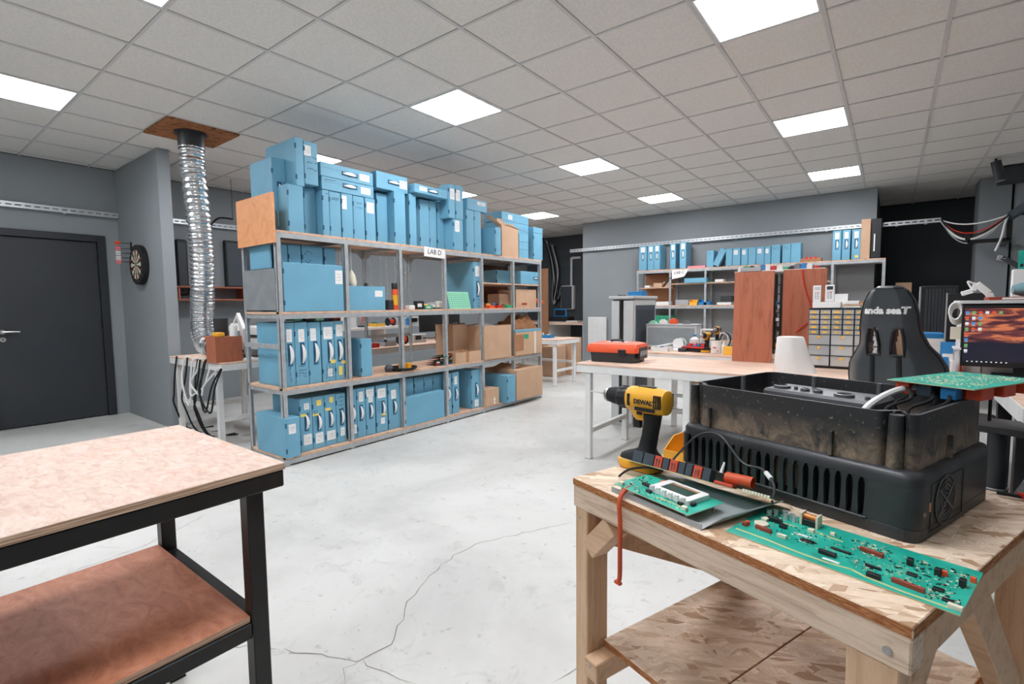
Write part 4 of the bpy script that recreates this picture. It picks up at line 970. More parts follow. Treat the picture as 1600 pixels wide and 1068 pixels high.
# ================================================================== BENCHES
def bench(label, x0, x1, y0, y1, h, group='white steel workbenches', top='bench_top', lower=.22, legs=None, low_front=False):
    root = thing('workbench', label, 'workbench', Vector(((x0+x1)/2, (y0+y1)/2, 0)), 0, group)
    def Q(): return MB()
    Q().box(x0, x1, y0, y1, h-.018, h).build('bench_top', top, root, bevel=.002)
    for a, b, c, d in ((x0, x1, y0+.001, y0+.04), (x0, x1, y1-.04, y1-.001), (x0+.001, x0+.04, y0+.0405, y1-.0405), (x1-.04, x1-.001, y0+.0405, y1-.0405)):
        Q().box(a, b, c, d, h-.078, h-.0185).build('top_rail', 'white_paint', root, bevel=.002)
    xs = legs or (x0+.07, x1-.07)
    for x in xs:
        for y in (y0+.045, y1-.045):
            Q().box(x-.025, x+.025, y-.025, y+.025, .004, h-.0785).build('leg', 'white_paint', root, bevel=.002)
            Q().box(x-.027, x+.027, y-.027, y+.027, 0, .006).build('foot_cap', 'grey_plastic', root)
        Q().box(x-.02, x+.02, y0+.0705, y1-.0705, lower, lower+.04).build('side_rail', 'white_paint', root, bevel=.002)
    yy = y0+.045 if low_front else y1-.045
    Q().box(xs[0]+.0255, xs[-1]-.0255, yy-.02, yy+.02, lower+.1, lower+.14).build('back_rail', 'white_paint', root, bevel=.002)
    return root
BA, BB = .825, .86
bench('long white steel workbench with wooden top under the orange toolbox', -2.13, .16, 3.68, 4.5, BA, legs=(-2.03, -1.2, -.42))
bench('white steel workbench carrying drills and bucket beside the grey locker', -1.93, .16, 4.54, 5.3, BB, legs=(-1.83, -.65, .09))
bench('white workbench standing past the far end of the LAB D shelf', -6.6, -4.24, 6.75, 7.45, .755, legs=(-6.5, -5.4, -4.33))
bench('white workbench beside the silver duct at the end of LAB D shelf', -6.22, -4.95, 2.0, 2.75, .81, legs=(-6.1, -5.12), low_front=True)
bench('white workbench behind the middle of the LAB D shelf', -6.1, -5.1, 3.15, 6.0, .80, legs=(-6.0, -5.2))
# raised white riser shelf on that bench against the wall side
rs = thing('riser_shelf', 'white riser shelf standing on bench behind the LAB D shelf', 'shelf', Vector((-5.95, 4.6, .8)))
MB().box(-6.1, -5.75, 3.2, 5.95, 1.0, 1.035).build('riser_board', 'white_paint', rs, bevel=.002)
for y in (3.25, 4.55, 5.88): MB().box(-6.08, -5.78, y-.015, y+.015, .8, .9995).build('riser_leg', 'white_paint', rs)
# counter along the far wall
ct = thing('wall_counter', 'pale wooden counter along the dark far wall', 'counter', Vector((-6.5, 10.2, 0)))
MB().box(-7.7, -5.35, 9.7, 10.8, .86, .92).build('counter_top', 'bench_top', ct, bevel=.003)
for x in (-7.6, -6.4, -5.45): MB().box(x-.03, x+.03, 9.75, 10.75, 0, .8595).build('counter_leg', 'white_paint', ct)

# ------------------------------------------------------------------ orange and black toolbox
a, b = aty(917, 563, 3.83), aty(988, 565, 3.83)
tbx = thing('toolbox', 'orange and black plastic toolbox with handle on the white bench', 'toolbox', Vector(((a.x+b.x)/2+.005, 3.83+.16, BA)), R(4))
LM(tbx).loft([[(x, y, z) for x, y in rrect(w_, d_, .02)] for w_, d_, z in ((.37, .27, 0), (.385, .285, .004), (.4, .3, .1))]).build('tub', 'dark_plastic', tbx, smooth=True)
LM(tbx).loft([[(x, y, z) for x, y in rrect(w_, d_, r)] for w_, d_, z, r in ((.45, .33, .085, .03), (.455, .335, .125, .03), (.42, .3, .155, .03), (.34, .23, .165, .03))]).build('lid', 'orange_plastic', tbx, smooth=True)
LM(tbx).box(-.1, .1, -.03, .05, .165, .1665).build('lid_panel', 'white_plastic', tbx)
LM(tbx).tube(catmull([(-.05, -.01, .167), (-.045, -.01, .18), (.045, -.01, .18), (.05, -.01, .167)], 5), .01, 8).build('handle', 'black_plastic', tbx, smooth=True)
for x in (.1,): LM(tbx).box(x-.035, x+.035, -.172, -.15, .06, .115).build('latch', 'black_plastic', tbx, bevel=.004)
LM(tbx).box(.205, .232, -.1, .1, .03, .13).build('side_organizer', 'black_plastic', tbx, bevel=.004)
for k in range(4): LM(tbx).box(.2325, .2345, -.085+k*.045, -.055+k*.045, .06, .1).build('side_slot', 'grey_plastic', tbx)
# ------------------------------------------------------------------ leaning plywood boards
def ply_board(label, px0, px1, pyt, Yb, z0, lean=.0):
    p, q_ = aty(px0, 500, Yb), aty(px1, 500, Yb); zt = aty((px0+px1)/2, pyt, Yb+lean).z
    m = MB(); x0, x1 = p.x, q_.x
    vs = [(x0, Yb, z0), (x1, Yb, z0), (x1, Yb+.012, z0), (x0, Yb+.012, z0), (x0, Yb+lean, zt), (x1, Yb+lean, zt), (x1, Yb+lean+.012, zt), (x0, Yb+lean+.012, zt)]
    m.add(vs, [(0, 3, 2, 1), (4, 5, 6, 7), (0, 1, 5, 4), (1, 2, 6, 5), (2, 3, 7, 6), (3, 0, 4, 7)])
    return tag(m.build('plywood_board', 'red_ply', bevel=.001), label, 'board')
ply_board('reddish plywood board leaning in front of the second bench, beside white cone', 1145, 1207, 424, 4.49, BA, .04)
ply_board('reddish plywood board standing behind the small drawer organizer', 1222, 1290, 420, 4.78, BB, .0)
# small rubble lying along the boards' upper edges: a strip board across both
x0, x1 = aty(1158, 420, 4.55).x, aty(1190, 420, 4.55).x; zt = aty(1175, 424, 4.53).z
tag(MB().box(x0, x1, 4.525, 4.565, zt+.0005, zt+.035).build('metal_strip', 'grey_plastic', bevel=.003), 'grey metal strip lying on top of the front plywood board', 'strip')
# ------------------------------------------------------------------ white tapered roll on bench
cx, cy = aty(1240, 560, 3.98).x, 4.0
vs = []
secs = []
for t, wl, wr in ((0, .105, .165), (.02, .108, .16), (.5, .1, .115), (.98, .092, .078), (1, .088, .072)):
    s = []
    for i in range(28):
        a = 2*math.pi*i/28; c, sn = math.cos(a), math.sin(a); s.append((cx-.02+(wr if c > 0 else wl)*c, cy+.1*sn, BA+.25*t))
    secs.append(s)
tag(MB().loft(secs).build('white_cone', 'white_plastic', smooth=True), 'white tapered plastic cone standing on the bench before the drawers', 'cone')
# ------------------------------------------------------------------ drawer organizer
p, q_ = aty(1262, 540, 4.33), aty(1372, 540, 4.33); ox, ow = p.x, q_.x-p.x; oz = aty(1300, 481, 4.33).z-BA
og = thing('drawer_organizer', 'black organizer with clear drawers and yellow tags on bench', 'organizer', Vector((ox+ow/2, 4.33, BA)))
LM(og).box(-ow/2, ow/2, .02, .15, 0, oz).build('cabinet', 'black_plastic', og, bevel=.003)
nc = 6; rows = [.56*oz+i*.083*oz for i in range(5)]
def drw(x0, x1, z0, z1, sd):
    rnd = random.Random(sd)
    o = LM(og).box(x0, x1, .0, .022, z0, z1).build('drawer', 'clear_plastic', og, bevel=.0015)
    LM(og).box(x0+.004, x1-.004, .019, .0205, z0+.003, z1-.006).build('drawer_contents', rnd.choice(('bit_4', 'bit_4', 'bit_6', 'bit_5', 'cream', 'grey_plastic')), o)
    cx = (x0+x1)/2; big_ = x1-x0 > .08; wq_ = (x1-x0)*(rnd.uniform(.06, .1) if big_ else rnd.uniform(.18, .36)); h_ = z1-z0
    za, zb_ = (z0+h_*.66, z0+h_*.92) if big_ else (z0+h_*.3, z0+h_*.72)
    LM(og).prism([(cx-wq_, za), (cx+wq_, za), (cx+wq_*.6, zb_), (cx-wq_*.6, zb_)], .0005, .004, Matrix(((1, 0, 0, 0), (0, 0, -1, 0), (0, 1, 0, 0), (0, 0, 0, 1)))).build('drawer_tag', 'yellow_bin', o)
for r, z in enumerate(rows):
    for c in range(nc):
        w_ = ow/nc; drw(-ow/2+c*w_+.004, -ow/2+(c+1)*w_-.004, z+.003, z+.083*oz-.002, r*7+c)
for r in range(3):
    for c in range(3): w_ = ow/3; drw(-ow/2+c*w_+.004, -ow/2+(c+1)*w_-.004, .02+r*.175*oz, .02+(r+1)*.175*oz-.006, 100+r*3+c)
oz += BA
def box_thing(name, label, cat, b, mat, bevel=.003, group=None): return tag(MB().box(*b).build(name, mat, bevel=bevel), label, cat, group)
tag(MB().box(ox+.02, ox+.2, 4.34, 4.44, oz+.0005, oz+.045).build('white_box', 'white_plastic', bevel=.004), 'low white plastic box on the drawer organizer under two remotes', 'box')
for i, (pa, pb, yt) in enumerate(((1270, 1283, 446), (1289, 1304, 445))):
    xa, xb = aty(pa, 460, 4.38).x, aty(pb, 460, 4.38).x; zt = aty(pa, yt, 4.38).z; z0 = oz+.0455
    rm = thing('remote_control', ('white remote control with blue display propped on white box', 'white remote control with grey display propped on white box')[i], 'remote', Vector(((xa+xb)/2, 4.38, z0)), 0)
    wd, hh = xb-xa, zt-z0
    LM(rm).box(-wd/2, wd/2, 0, .02, 0, hh).build('shell', 'white_plastic', rm, bevel=.006, seg=2)
    LM(rm).box(-wd*.32, wd*.32, -.001, .001, hh*.72, hh*.92).build('display', ('locker_grey', 'dark_plastic')[i], rm)
    for r in range(4):
        for c in range(2): LM(rm).box(-wd*.25+c*wd*.28, -wd*.25+c*wd*.28+wd*.18, -.002, .001, hh*(.2+.11*r), hh*(.26+.11*r)).build('button', 'bit_0' if (r, c) == (3, 1) else 'grey_plastic', rm)
xa = ox+.22
for k, (mt, w_, h_) in enumerate((('bit_4', .1, .012), ('cardboard', .1, .012), ('paper', .09, .025))):
    box_thing('stacked_book', ('thin grey book at bottom of the stack on organizer', 'brown book in middle of the stack on organizer', 'white book on top of the stack on organizer')[k], 'book', (xa, xa+w_, 4.36, 4.46, oz+.0005+sum((.013, .013)[:k]), oz+.0005+sum((.013, .013)[:k])+h_), mt, .002)
tag(MB().cyl((xa+.13, 4.38, oz+.022), (xa+.17, 4.38, oz+.022), .022, n=16).build('wire_spool', 'red', smooth=True), 'red wire spool on the drawer organizer', 'spool')
tag(MB().cyl((xa+.176, 4.38, oz+.022), (xa+.21, 4.38, oz+.022), .022, n=16).build('wire_spool', 'blue_plastic', smooth=True), 'blue wire spool on the drawer organizer', 'spool')
# ------------------------------------------------------------------ bench B items
def bp(px, Y): return aty(px, 540, Y).x
x0, x1 = bp(1014, 5.18), bp(1092, 5.18); zt = aty(1050, 506, 5.1).z
tr = thing('metal_trough', 'long grey sheet metal box at the back of the second bench', 'box', Vector(((x0+x1)/2, 5.18, BB)))
MB().box(x0, x1, 5.1, 5.26, BB, zt).build('shell', 'locker_grey', tr, bevel=.004)
MB().box(x0-.005, x1+.005, 5.095, 5.265, zt-.02, zt-.003).build('lid_rim', 'grey_plastic', tr)
MB().box(x0+.02, x1-.02, 5.098, 5.0995, BB+.02, zt-.04).build('front_panel', 'sheet_grey', tr)
x0, x1 = bp(1095, 5.12), bp(1122, 5.12)
rk = thing('wire_rack', 'small white metal rack beside the long grey metal box', 'rack', Vector(((x0+x1)/2, 5.14, BB)))
for x in (x0, x1-.01): MB().box(x, x+.012, 5.1, 5.2, BB, BB+.2).build('rack_side', 'white_paint', rk)
for z in (.0, .1, .188): MB().box(x0+.0125, x1-.0105, 5.1, 5.2, BB+z, BB+z+.012).build('rack_shelf', 'white_paint', rk)
# papers and laminated sheets
x0, x1 = bp(1022, 4.85), bp(1075, 4.85)
for k, (u0, u1, y0, y1, rz) in enumerate(((x0, x0+.22, 4.8, 5.0, .1), (x0+.14, x1, 4.78, 5.0, -.08))):
    T = Matrix.Translation(((u0+u1)/2, (y0+y1)/2, 0)) @ Matrix.Rotation(rz, 4, 'Z')
    tag(MB().box(-(u1-u0)/2, (u1-u0)/2, -.1, .1, BB+.0005+k*.003, BB+.003+k*.003, T).build('paper_sheet', 'paper'), ('loose white sheet nearest the locker on the second bench', 'white sheet overlapping another before the red tool case')[k], 'paper')
def stick(name, label, cat, p0, p1, w_, h_, mat): return tag(MB().beam(p0, p1, w_, h_).build(name, mat, bevel=.001), label, cat)
stick('aluminium_profile', 'white aluminium profile lying slanted on the paper sheets', 'profile', (x0-.02, 4.82, BB+.018), (x0+.12, 5.06, BB+.05), .02, .015, 'white_plastic')
# red open tool case
x0, x1 = bp(1068, 4.76), bp(1101, 4.76)
tc = thing('tool_case', 'open red and black tool case full of green parts', 'tool case', Vector(((x0+x1)/2, 4.82, BB)), R(-6)); w_ = x1-x0
LM(tc).box(-w_/2, w_/2, -.07, .07, 0, .035).build('tub', 'black_plastic', tc, bevel=.006)
LM(tc).box(-w_/2-.012, w_/2+.012, -.082, .082, .0352, .05).build('rim', 'red', tc, bevel=.005)
rnd = random.Random(4)
for k in range(9): LM(tc).box(-w_/2+.02+k*w_*.095, -w_/2+.02+k*w_*.095+.03, rnd.uniform(-.06, 0), rnd.uniform(.02, .06), .0502, .055+rnd.random()*.04).build('part', rnd.choice(('green_plastic', 'blue_plastic', 'bit_0', 'mint_board')), tc, bevel=.003)
tag(MB().box(bp(1060, 4.72), bp(1072, 4.72), 4.7, 4.76, BB, BB+.035).build('power_brick', 'dark_plastic', bevel=.006), 'dark power brick beside the red tool case', 'charger')
# two more drills, simplified copies of the foreground one
for k, (px, Y) in enumerate(((1104, 4.78), (1120, 4.9))):
    t_ = copy_tree(dr); place(t_, (bp(px, Y), Y, BB if k == 0 else BB+.05), R(-100+k*15)); t_['label'] = ('cordless drill beside the white bucket on the second bench', 'cordless drill standing behind the white bucket')[k]; t_.scale = (.9, .9, .9)
    t_['group'] = 'drills on the second bench'
bx = bp(1120, 4.9); tag(MB().box(bx-.07, bx+.06, 4.84, 4.98, BB, BB+.0498).build('carton_stand', 'cardboard', bevel=.003), 'flat carton under the drill behind the bucket', 'carton')
bx, by = bp(1119, 4.74), 4.74
bk = thing('bucket', 'white plastic bucket with small red print on second bench', 'bucket', Vector((bx, by, BB)))
LM(bk).lathe([(.042, 0), (.046, .004), (.05, .105), (.053, .107), (.053, .114), (.047, .114), (.043, .01)], 24).build('tub', 'white_plastic', bk, smooth=True)
LM(bk).box(-.012, .012, -.0515, -.0485, .05, .06).build('print', 'red', bk); LM(bk).box(.02, .03, -.047, -.043, .02, .028).build('print', 'red', bk)
bx = bp(1131, 4.7); tag(MB().lathe([(.018, 0), (.02, .005), (.02, .08), (.008, .1), (.008, .115)], 14, Matrix.Translation((bx, 4.7, BB))).build('spray_bottle', 'white_plastic', smooth=True), 'small white bottle between bucket and plywood board', 'bottle')
bx = bp(1139, 4.66); box_thing('manual', 'yellow manual standing beside the reddish plywood board', 'book', (bx-.04, bx+.04, 4.62, 4.68, BB, BB+.075), 'yellow_bin')
# ------------------------------------------------------------------ grey locker
x0, x1 = aty(952, 560, 4.86).x, aty(986, 560, 4.86).x
lk = thing('locker_cabinet', 'light grey metal locker with door ajar and slate louvred side', 'locker', Vector(((x0+x1)/2, 5.2, 0)))
zt = 1.405; w_ = x1-x0
q = MB().box(x0, x0+.012, 4.93, 5.52, 0, zt-.03).box(x1-.012, x1, 4.93, 5.52, 0, zt-.03).box(x0+.012, x1-.012, 5.508, 5.52, 0, zt-.03).box(x0+.012, x1-.012, 4.93, 5.508, 0, .04).box(x0+.012, x1-.012, 4.93, 5.508, zt-.042, zt-.03)
q.build('body', 'locker_grey', lk)
MB().box(x0-.02, x1+.02, 4.88, 5.54, zt-.0298, zt).build('top_cap', 'locker_grey', lk, bevel=.004)
MB().box(x0+.002, x0+w_*.36, 4.905, 4.9295, .04, zt-.05).build('door', 'locker_grey', lk, bevel=.003)
d2 = MB().box(x0+w_*.56, x1-.002, 4.905, 4.9295, .04, zt-.05).build('door', 'locker_grey', lk, bevel=.003)
MB().cyl((x0+w_*.3, 4.9, .95), (x0+w_*.3, 4.906, .95), .012).build('lock', 'steel', d2)
MB().box(x1+.0005, x1+.006, 4.97, 5.49, .05, zt-.1).build('side_panel', 'locker_slate', lk)
for k in range(9): MB().box(x1+.0062, x1+.011, 5.0, 5.46, zt-.16-k*.02, zt-.15-k*.02).build('louvre', 'locker_slate', lk)
box_thing('locker_top_case', 'small blue case lying on the grey locker', 'case', (x0+.1, x0+.26, 5.1, 5.25, zt+.0005, zt+.05), 'blue_plastic')
P = catmull([(x0+.03, 5.0, zt+.006), (x0+.07, 5.03, zt+.006), (x0+.08, 5.1, zt+.006), (x0+.05, 5.14, zt+.006)], 6); tag(MB().tube(P, .006, 7).build('coiled_strap', 'black_rubber', smooth=True), 'short black strap lying on the grey locker', 'strap')
# cartons under the benches
for k, (b, mt) in enumerate((((-1.55, -1.1, 4.68, 5.05, 0, .3), 'cardboard'), ((-1.55, -1.12, 4.69, 5.02, .301, .62), 'cardboard'), ((-1.05, -.75, 4.68, 5.0, 0, .45), 'cardboard'))):
    box_thing('cardboard_carton', ('lower brown carton stacked under the second white bench', 'upper brown carton stacked under the second white bench', 'single brown carton under the second bench beside the stack')[k], 'carton', b, mt, .003, 'cartons under the white benches')
# radiator
x0, x1 = aty(918, 520, 9.36).x, aty(946, 520, 9.36).x; z0, z1 = aty(930, 548, 9.36).z, aty(930, 495, 9.36).z
rd = thing('radiator', 'white ribbed panel radiator mounted on the grey back wall', 'radiator', Vector(((x0+x1)/2, 9.4, z0)))
MB().box(x0, x1, 9.37, 9.42, z0, z1).build('panel', 'white_paint', rd, bevel=.008)
for k in range(11): xx = x0+.025+k*(x1-x0-.05)/10; MB().box(xx-.007, xx+.007, 9.36, 9.3695, z0+.03, z1-.03).build('rib', 'white_paint', rd, bevel=.002)
for xx in (x0+.06, x1-.06): MB().box(xx-.015, xx+.015, 9.42, 9.45, z0+.3, z0+.36).build('bracket', 'white_paint', rd)
MB().cyl((x0+.06, 9.4, 0), (x0+.06, 9.4, z0+.01), .008).build('pipe', 'white_paint', rd)
# ------------------------------------------------------------------ far corner: instruments, panel, cables
def ffb(px0, px1, pyt, Y, z0, d): x0, x1 = aty(px0, 500, Y).x, aty(px1, 500, Y).x; return (x0, x1, Y, Y+d, z0, aty((px0+px1)/2, pyt, Y).z)
b = ffb(853, 880, 502, 9.8, .92, .3); am = thing('test_instrument', 'silver rack instrument with dark display on the far counter', 'instrument', Vector(((b[0]+b[1])/2, 9.9, .92)))
MB().box(*b).build('housing', 'locker_grey', am, bevel=.006); MB().box(b[0]+.06, b[0]+.2, 9.795, 9.7995, b[5]-.07, b[5]-.02).build('display', 'black_plastic', am)
for k in range(3): MB().cyl((b[1]-.05-k*.06, 9.785, b[5]-.05), (b[1]-.05-k*.06, 9.7995, b[5]-.05), .014).build('knob', 'black_plastic', am)
b2 = ffb(854, 893, 495, 9.85, b[5]+.001, .3); box_thing('equipment_case', 'flat black equipment case on the silver instrument', 'case', (b2[0], b2[1]-.1, b2[2], b2[3], b2[4], b2[5]), 'black_plastic')
b3 = ffb(866, 885, 482, 9.95, b2[5]+.001, .03); sc = thing('tablet_screen', 'blue framed tablet propped on the black equipment case', 'tablet', Vector(((b3[0]+b3[1])/2, 9.96, b3[4])))
MB().box(*b3).build('frame', 'blue_plastic', sc, bevel=.008); MB().box(b3[0]+.03, b3[1]-.03, 9.945, 9.9495, b3[4]+.03, b3[5]-.03).build('screen', 'black_plastic', sc)
b = ffb(884, 902, 511, 9.8, .92, .2); box_thing('white_tray', 'low white tray beside the silver instrument', 'tray', (b[0], b[1], b[2], b[3], .92, .95), 'white_plastic')
x0, x1 = aty(877, 460, 10.75).x, aty(897, 460, 10.75).x; z0, z1 = aty(886, 483, 10.75).z, aty(886, 446, 10.75).z
ep = thing('electrical_panel', 'wall mounted electrical panel with light frame and dark window', 'electrical panel', Vector(((x0+x1)/2, 10.75, z0)))
MB().box(x0, x1, 10.72, 10.818, z0, z1).build('housing', 'white_plastic', ep, bevel=.01); MB().box(x0+.02, x1-.05, 10.705, 10.7195, z0+.02, z1-.02).build('window', 'locker_slate', ep, bevel=.004)
P = [aty(893, 446, 10.75), aty(893, 403, 10.75), aty(907, 402, 10.75)]; tag(MB().tube(catmull([P[0], P[0].lerp(P[1], .9), P[1], P[1].lerp(P[2], .1), P[2]], 4), .03, 8).build('conduit', 'white_plastic', smooth=True), 'white conduit pipe bending from electrical panel to the grey wall', 'pipe')
RB = random.Random(31)
for k in range(7):
    xs = [(848+k*3, 372+k*2), (855+k*2, 395+RB.uniform(-8, 8)), (862+k*2, 430+RB.uniform(-10, 10)), (864+RB.uniform(-3, 8), 468+RB.uniform(-8, 8)), (876, 462-k*3)]
    P = catmull([aty(x, y, 10.72-.012*k) for x, y in xs], 6)
    tag(MB().tube(P, .016 if k % 3 == 0 else .01, 6).build('wall_cable', ('black_rubber', 'grey_plastic', 'white_plastic')[k % 3], smooth=True), ('%s cable of the bundle drooping to the electrical panel' % ('thick black', 'grey', 'white')[k % 3]), 'cable', 'cables beside the electrical panel')
b = (aty(846, 450, 9.6).x, aty(856, 450, 9.6).x); box_thing('upright_plank', 'tall narrow brown plank standing behind shelf end', 'plank', (b[0], b[1], 9.6, 9.63, 0, 2.15), 'cardboard_dark')
for k, (p0, p1, yt, Y, mt) in enumerate(((846, 866, 541, 7.6, 'cardboard'), (868, 892, 528, 8.02, 'cardboard'))):
    b = ffb(p0, p1, yt, Y, 0, .4); box_thing('cardboard_carton', ('open brown carton with red mark under the far bench', 'taller brown carton behind legs of the far bench')[k], 'carton', b, mt, .003, 'cartons under the far bench')
for k in range(4):
    p0 = aty(882+k*4, 590, 8.2); p0.z = 0; p1 = aty(888+k*4, 530, 8.5)
    tag(MB().beam(p0, p1, .03, .06).build('plank_offcut', ('white_paint', 'pine_orange', 'dark_ply', 'pine')[k], bevel=.002), ('white board offcut leaning behind the far bench', 'orange board offcut leaning behind the far bench', 'dark board offcut leaning behind the far bench', 'pale board offcut leaning behind the far bench')[k], 'board')
# ================================================================== LAB C SHELF AND BACK WALL
CX0, CYF = -3.885, 9.04
shc = metal_shelf('long grey steel storage shelf against the back wall signed LAB C', Vector((CX0, CYF, 0)), 0, [.627*i for i in range(7)], .36, set())
for i, z in ((0, 1.62), (1, 1.68), (2, 1.68), (4, 1.64)):
    LM(shc).box(.627*i+.022, .627*(i+1)-.022, .01, .34, z-.015, z).build('half_shelf', 'shelf_ply', shc)
LM(shc).box(.022, .605, .35, .3595, 1.29, 1.9).build('back_sheet', 'cardboard_dark', shc)
def caseC(xl, xr, yt, label, z0=LV[3], o=0., d=.3, **kw):
    Y = CYF+o; x0, x1 = aty(xl, 400, Y).x, aty(xr, 400, Y).x; z1 = aty((xl+xr)/2, yt, Y).z
    return blue_case(label, Vector(((x0+x1)/2, Y, z0)), 0, x1-x0-.003, z1-z0, d, 'blue archive cases on the LAB C shelf', hinge=False, **kw)
hs = dict(handle=(.5, .55, .12), stick=[(.5, .84, .55, .2)])
for i, (a, b, yt) in enumerate(((998.5, 1010.5, 384), (1012, 1021.5, 383), (1022, 1031, 382), (1047, 1055.5, 380), (1062, 1072, 378))):
    caseC(a, b, yt, 'blue case with handle on LAB C shelf top, %s from its left end' % ORD(i), **hs)
for i, (a, b, yt) in enumerate(((1104, 1115, 391), (1134, 1144, 388), (1144.5, 1157, 387), (1158, 1168.5, 387), (1169, 1181, 386), (1181.5, 1194, 385), (1194.5, 1204, 385), (1205, 1219, 382), (1222, 1235, 381), (1235.5, 1251, 379))):
    caseC(a, b, yt, 'plain blue case behind the plywood boards, %s right of the pink box' % ORD(i), d=.26, stick=[(.4, .75, .5, .25)] if i in (2, 3, 5, 6) else (), scrib=[(.5, .8, .6, .15, 2, False)] if i in (0, 7, 8) else ())
t = caseC(1117, 1127, 388, 'blue case leaning slantwise beyond the pink box on LAB C shelf', d=.24); t.rotation_euler = (0, R(26), 0); t.location.x -= .045; t.location.z += .02
for i, (a, b, yt) in enumerate(((1300, 1314, 360), (1315, 1328, 359), (1330, 1344, 358))):
    caseC(a, b, yt, 'tall blue case with handle near the brown carton, %s of three' % ORD(i), handle=(.5, .52, .12), stick=[(.5, .82, .5, .22)]+([(.6, .1, .4, .08, 'yellow_note')] if i == 2 else []))
def boxC(name, label, cat, xl, xr, yt, z0, mat, o=0., d=.25, bevel=.004, yb=None):
    Y = CYF+o; ym = yt+5
    return tag(MB().box(aty(xl, ym, Y).x, aty(xr, ym, Y).x, Y, Y+d, z0, max(aty((xl+xr)/2, yt, Y).z, z0+.01)).build(name, mat, bevel=bevel), label, cat)
boxC('cardboard_carton', 'tall narrow brown carton with handhold beside the black one', 'carton', 1346, 1361, 342, LV[3], 'cardboard', d=.3)
bc = boxC('black_carton', 'tall black carton with white lettering at the LAB C shelf end', 'carton', 1362.5, 1378, 341, LV[3], 'black_plastic', d=.28)
xm = aty(1366, 380, CYF).x; vs, fs = text_mesh('|||||||||||', .045, 0)
MB().box(xm-.008, xm+.008, CYF-.0015, CYF, 2.05, 2.3).build('white_lettering', 'paper', bc)
boxC('pink_box', 'flat pink box on the LAB C shelf top', 'box', 1074, 1102, 415, LV[3], 'pink_card', d=.2)
rb_ = boxC('printed_box', 'flat orange box with red characters on the LAB C shelf', 'box', 1250, 1283, 403, LV[3], 'cardboard_dark', d=.2)
zc = LV[3]+.04
for k in range(3):
    x = aty(1260+k*7, 408, CYF).x; MB().box(x-.02, x+.02, CYF-.0015, CYF, zc, zc+.035).build('red_character', 'red', rb_)
# sign
a = aty(1050, 424, CYF-.01); sg2 = thing('paper_sign', 'white paper sign reading LAB C hanging from the shelf edge', 'sign', Vector((a.x+.14, CYF-.01, 1.8)))
LM(sg2).add([(-.14, 0, -.04), (.08, 0, -.0), (.16, 0, .125), (-.14, 0, .125), (-.14, .001, -.04), (.08, .001, -.0), (.16, .001, .125), (-.14, .001, .125)], [(0, 1, 2, 3), (7, 6, 5, 4), (0, 4, 5, 1), (1, 5, 6, 2), (2, 6, 7, 3), (3, 7, 4, 0)]).build('sheet', 'paper', sg2)
vs, fs = text_mesh('LAB C', .07, .15)
LM(sg2).add(vs, fs, Matrix(((1, 0, 0, -.01), (0, 0, -1, -.0015), (.05, 1, 0, .075), (0, 0, 0, 1)))).build('lettering', 'ink', sg2)
# contents of the LAB C bays: (name, label, cat, x left, x right, y top px, z base, material, kind)
Z2, Z1 = LV[2], LV[1]
boxC('parts_tray', 'shallow blue tray of parts under the LAB C sign', 'tray', 1069, 1103, 434, 1.681, 'blue_card', o=-.01)
for i, (a, b, yt, z0, mt, lab) in enumerate(((1007, 1015, 446, 1.621, 'white_plastic', 'small white carton, left end of LAB C upper bay'), (1021, 1034, 442, 1.621, 'cardboard', 'low brown carton on LAB C half shelf'), (1036, 1046, 440, 1.621, 'cardboard', 'brown carton beside black tool on LAB C half shelf'),
      (1108, 1114, 440, 1.681, 'green_plastic', 'small green adapter on the third LAB C half shelf'), (1117, 1130, 436, 1.681, 'white_plastic', 'white adapter block on the third LAB C half shelf'),
      (1013, 1022, 474, Z2, 'mint_board', 'small green board in the first LAB C bay'), (1025, 1045, 471, Z2, 'white_plastic', 'low white box in the first LAB C bay'), (1055, 1075, 468, Z2, 'clear_plastic', 'clear plastic bag box in second LAB C bay'),
      (1077, 1089, 471, Z2, 'yellow_bin', 'small orange bin in second LAB C bay'), (1091, 1103, 472, Z2, 'blue_plastic', 'small blue bin in second LAB C bay'), (1103.5, 1109, 471, Z2, 'blue_plastic', 'blue bin behind the post in third LAB C bay'),
      (1120, 1142, 472, Z2, 'white_plastic', 'pale tray in third LAB C bay'), (1126, 1143, 462, Z2+.06, 'dark_plastic', 'dark carton on the pale tray in third LAB C bay'),
      (1302, 1325, 459, Z2, 'paper', 'white box file right of organizer on LAB C shelf'), (1330, 1360, 470, Z2, 'cardboard_dark', 'brown carton near the right end of LAB C shelf'))):
    b_ = bin_parts if 'bin' in lab and 'second' in lab else None
    if b_:
        x0, x1 = aty(a, yt+4, CYF).x, aty(b, yt+4, CYF).x; t = thing('parts_bin', lab, 'bin', Vector(((x0+x1)/2, CYF+.07, z0))); bin_parts(t, x1-x0, .14, .1, mt)
    else: boxC('stored_box', lab, 'box', a, b, yt, z0+.0005, mt, o=.02, d=.18)
x = aty(1040, 450, CYF).x; tag(MB().tube(catmull([(x-.05, CYF+.015, 1.635), (x, CYF+.015, 1.7), (x+.05, CYF+.015, 1.76), (x+.1, CYF+.015, 1.79)], 5), .018, 8).build('hand_tool', 'black_plastic', smooth=True), 'black tool standing slanted in first LAB C bay', 'tool')
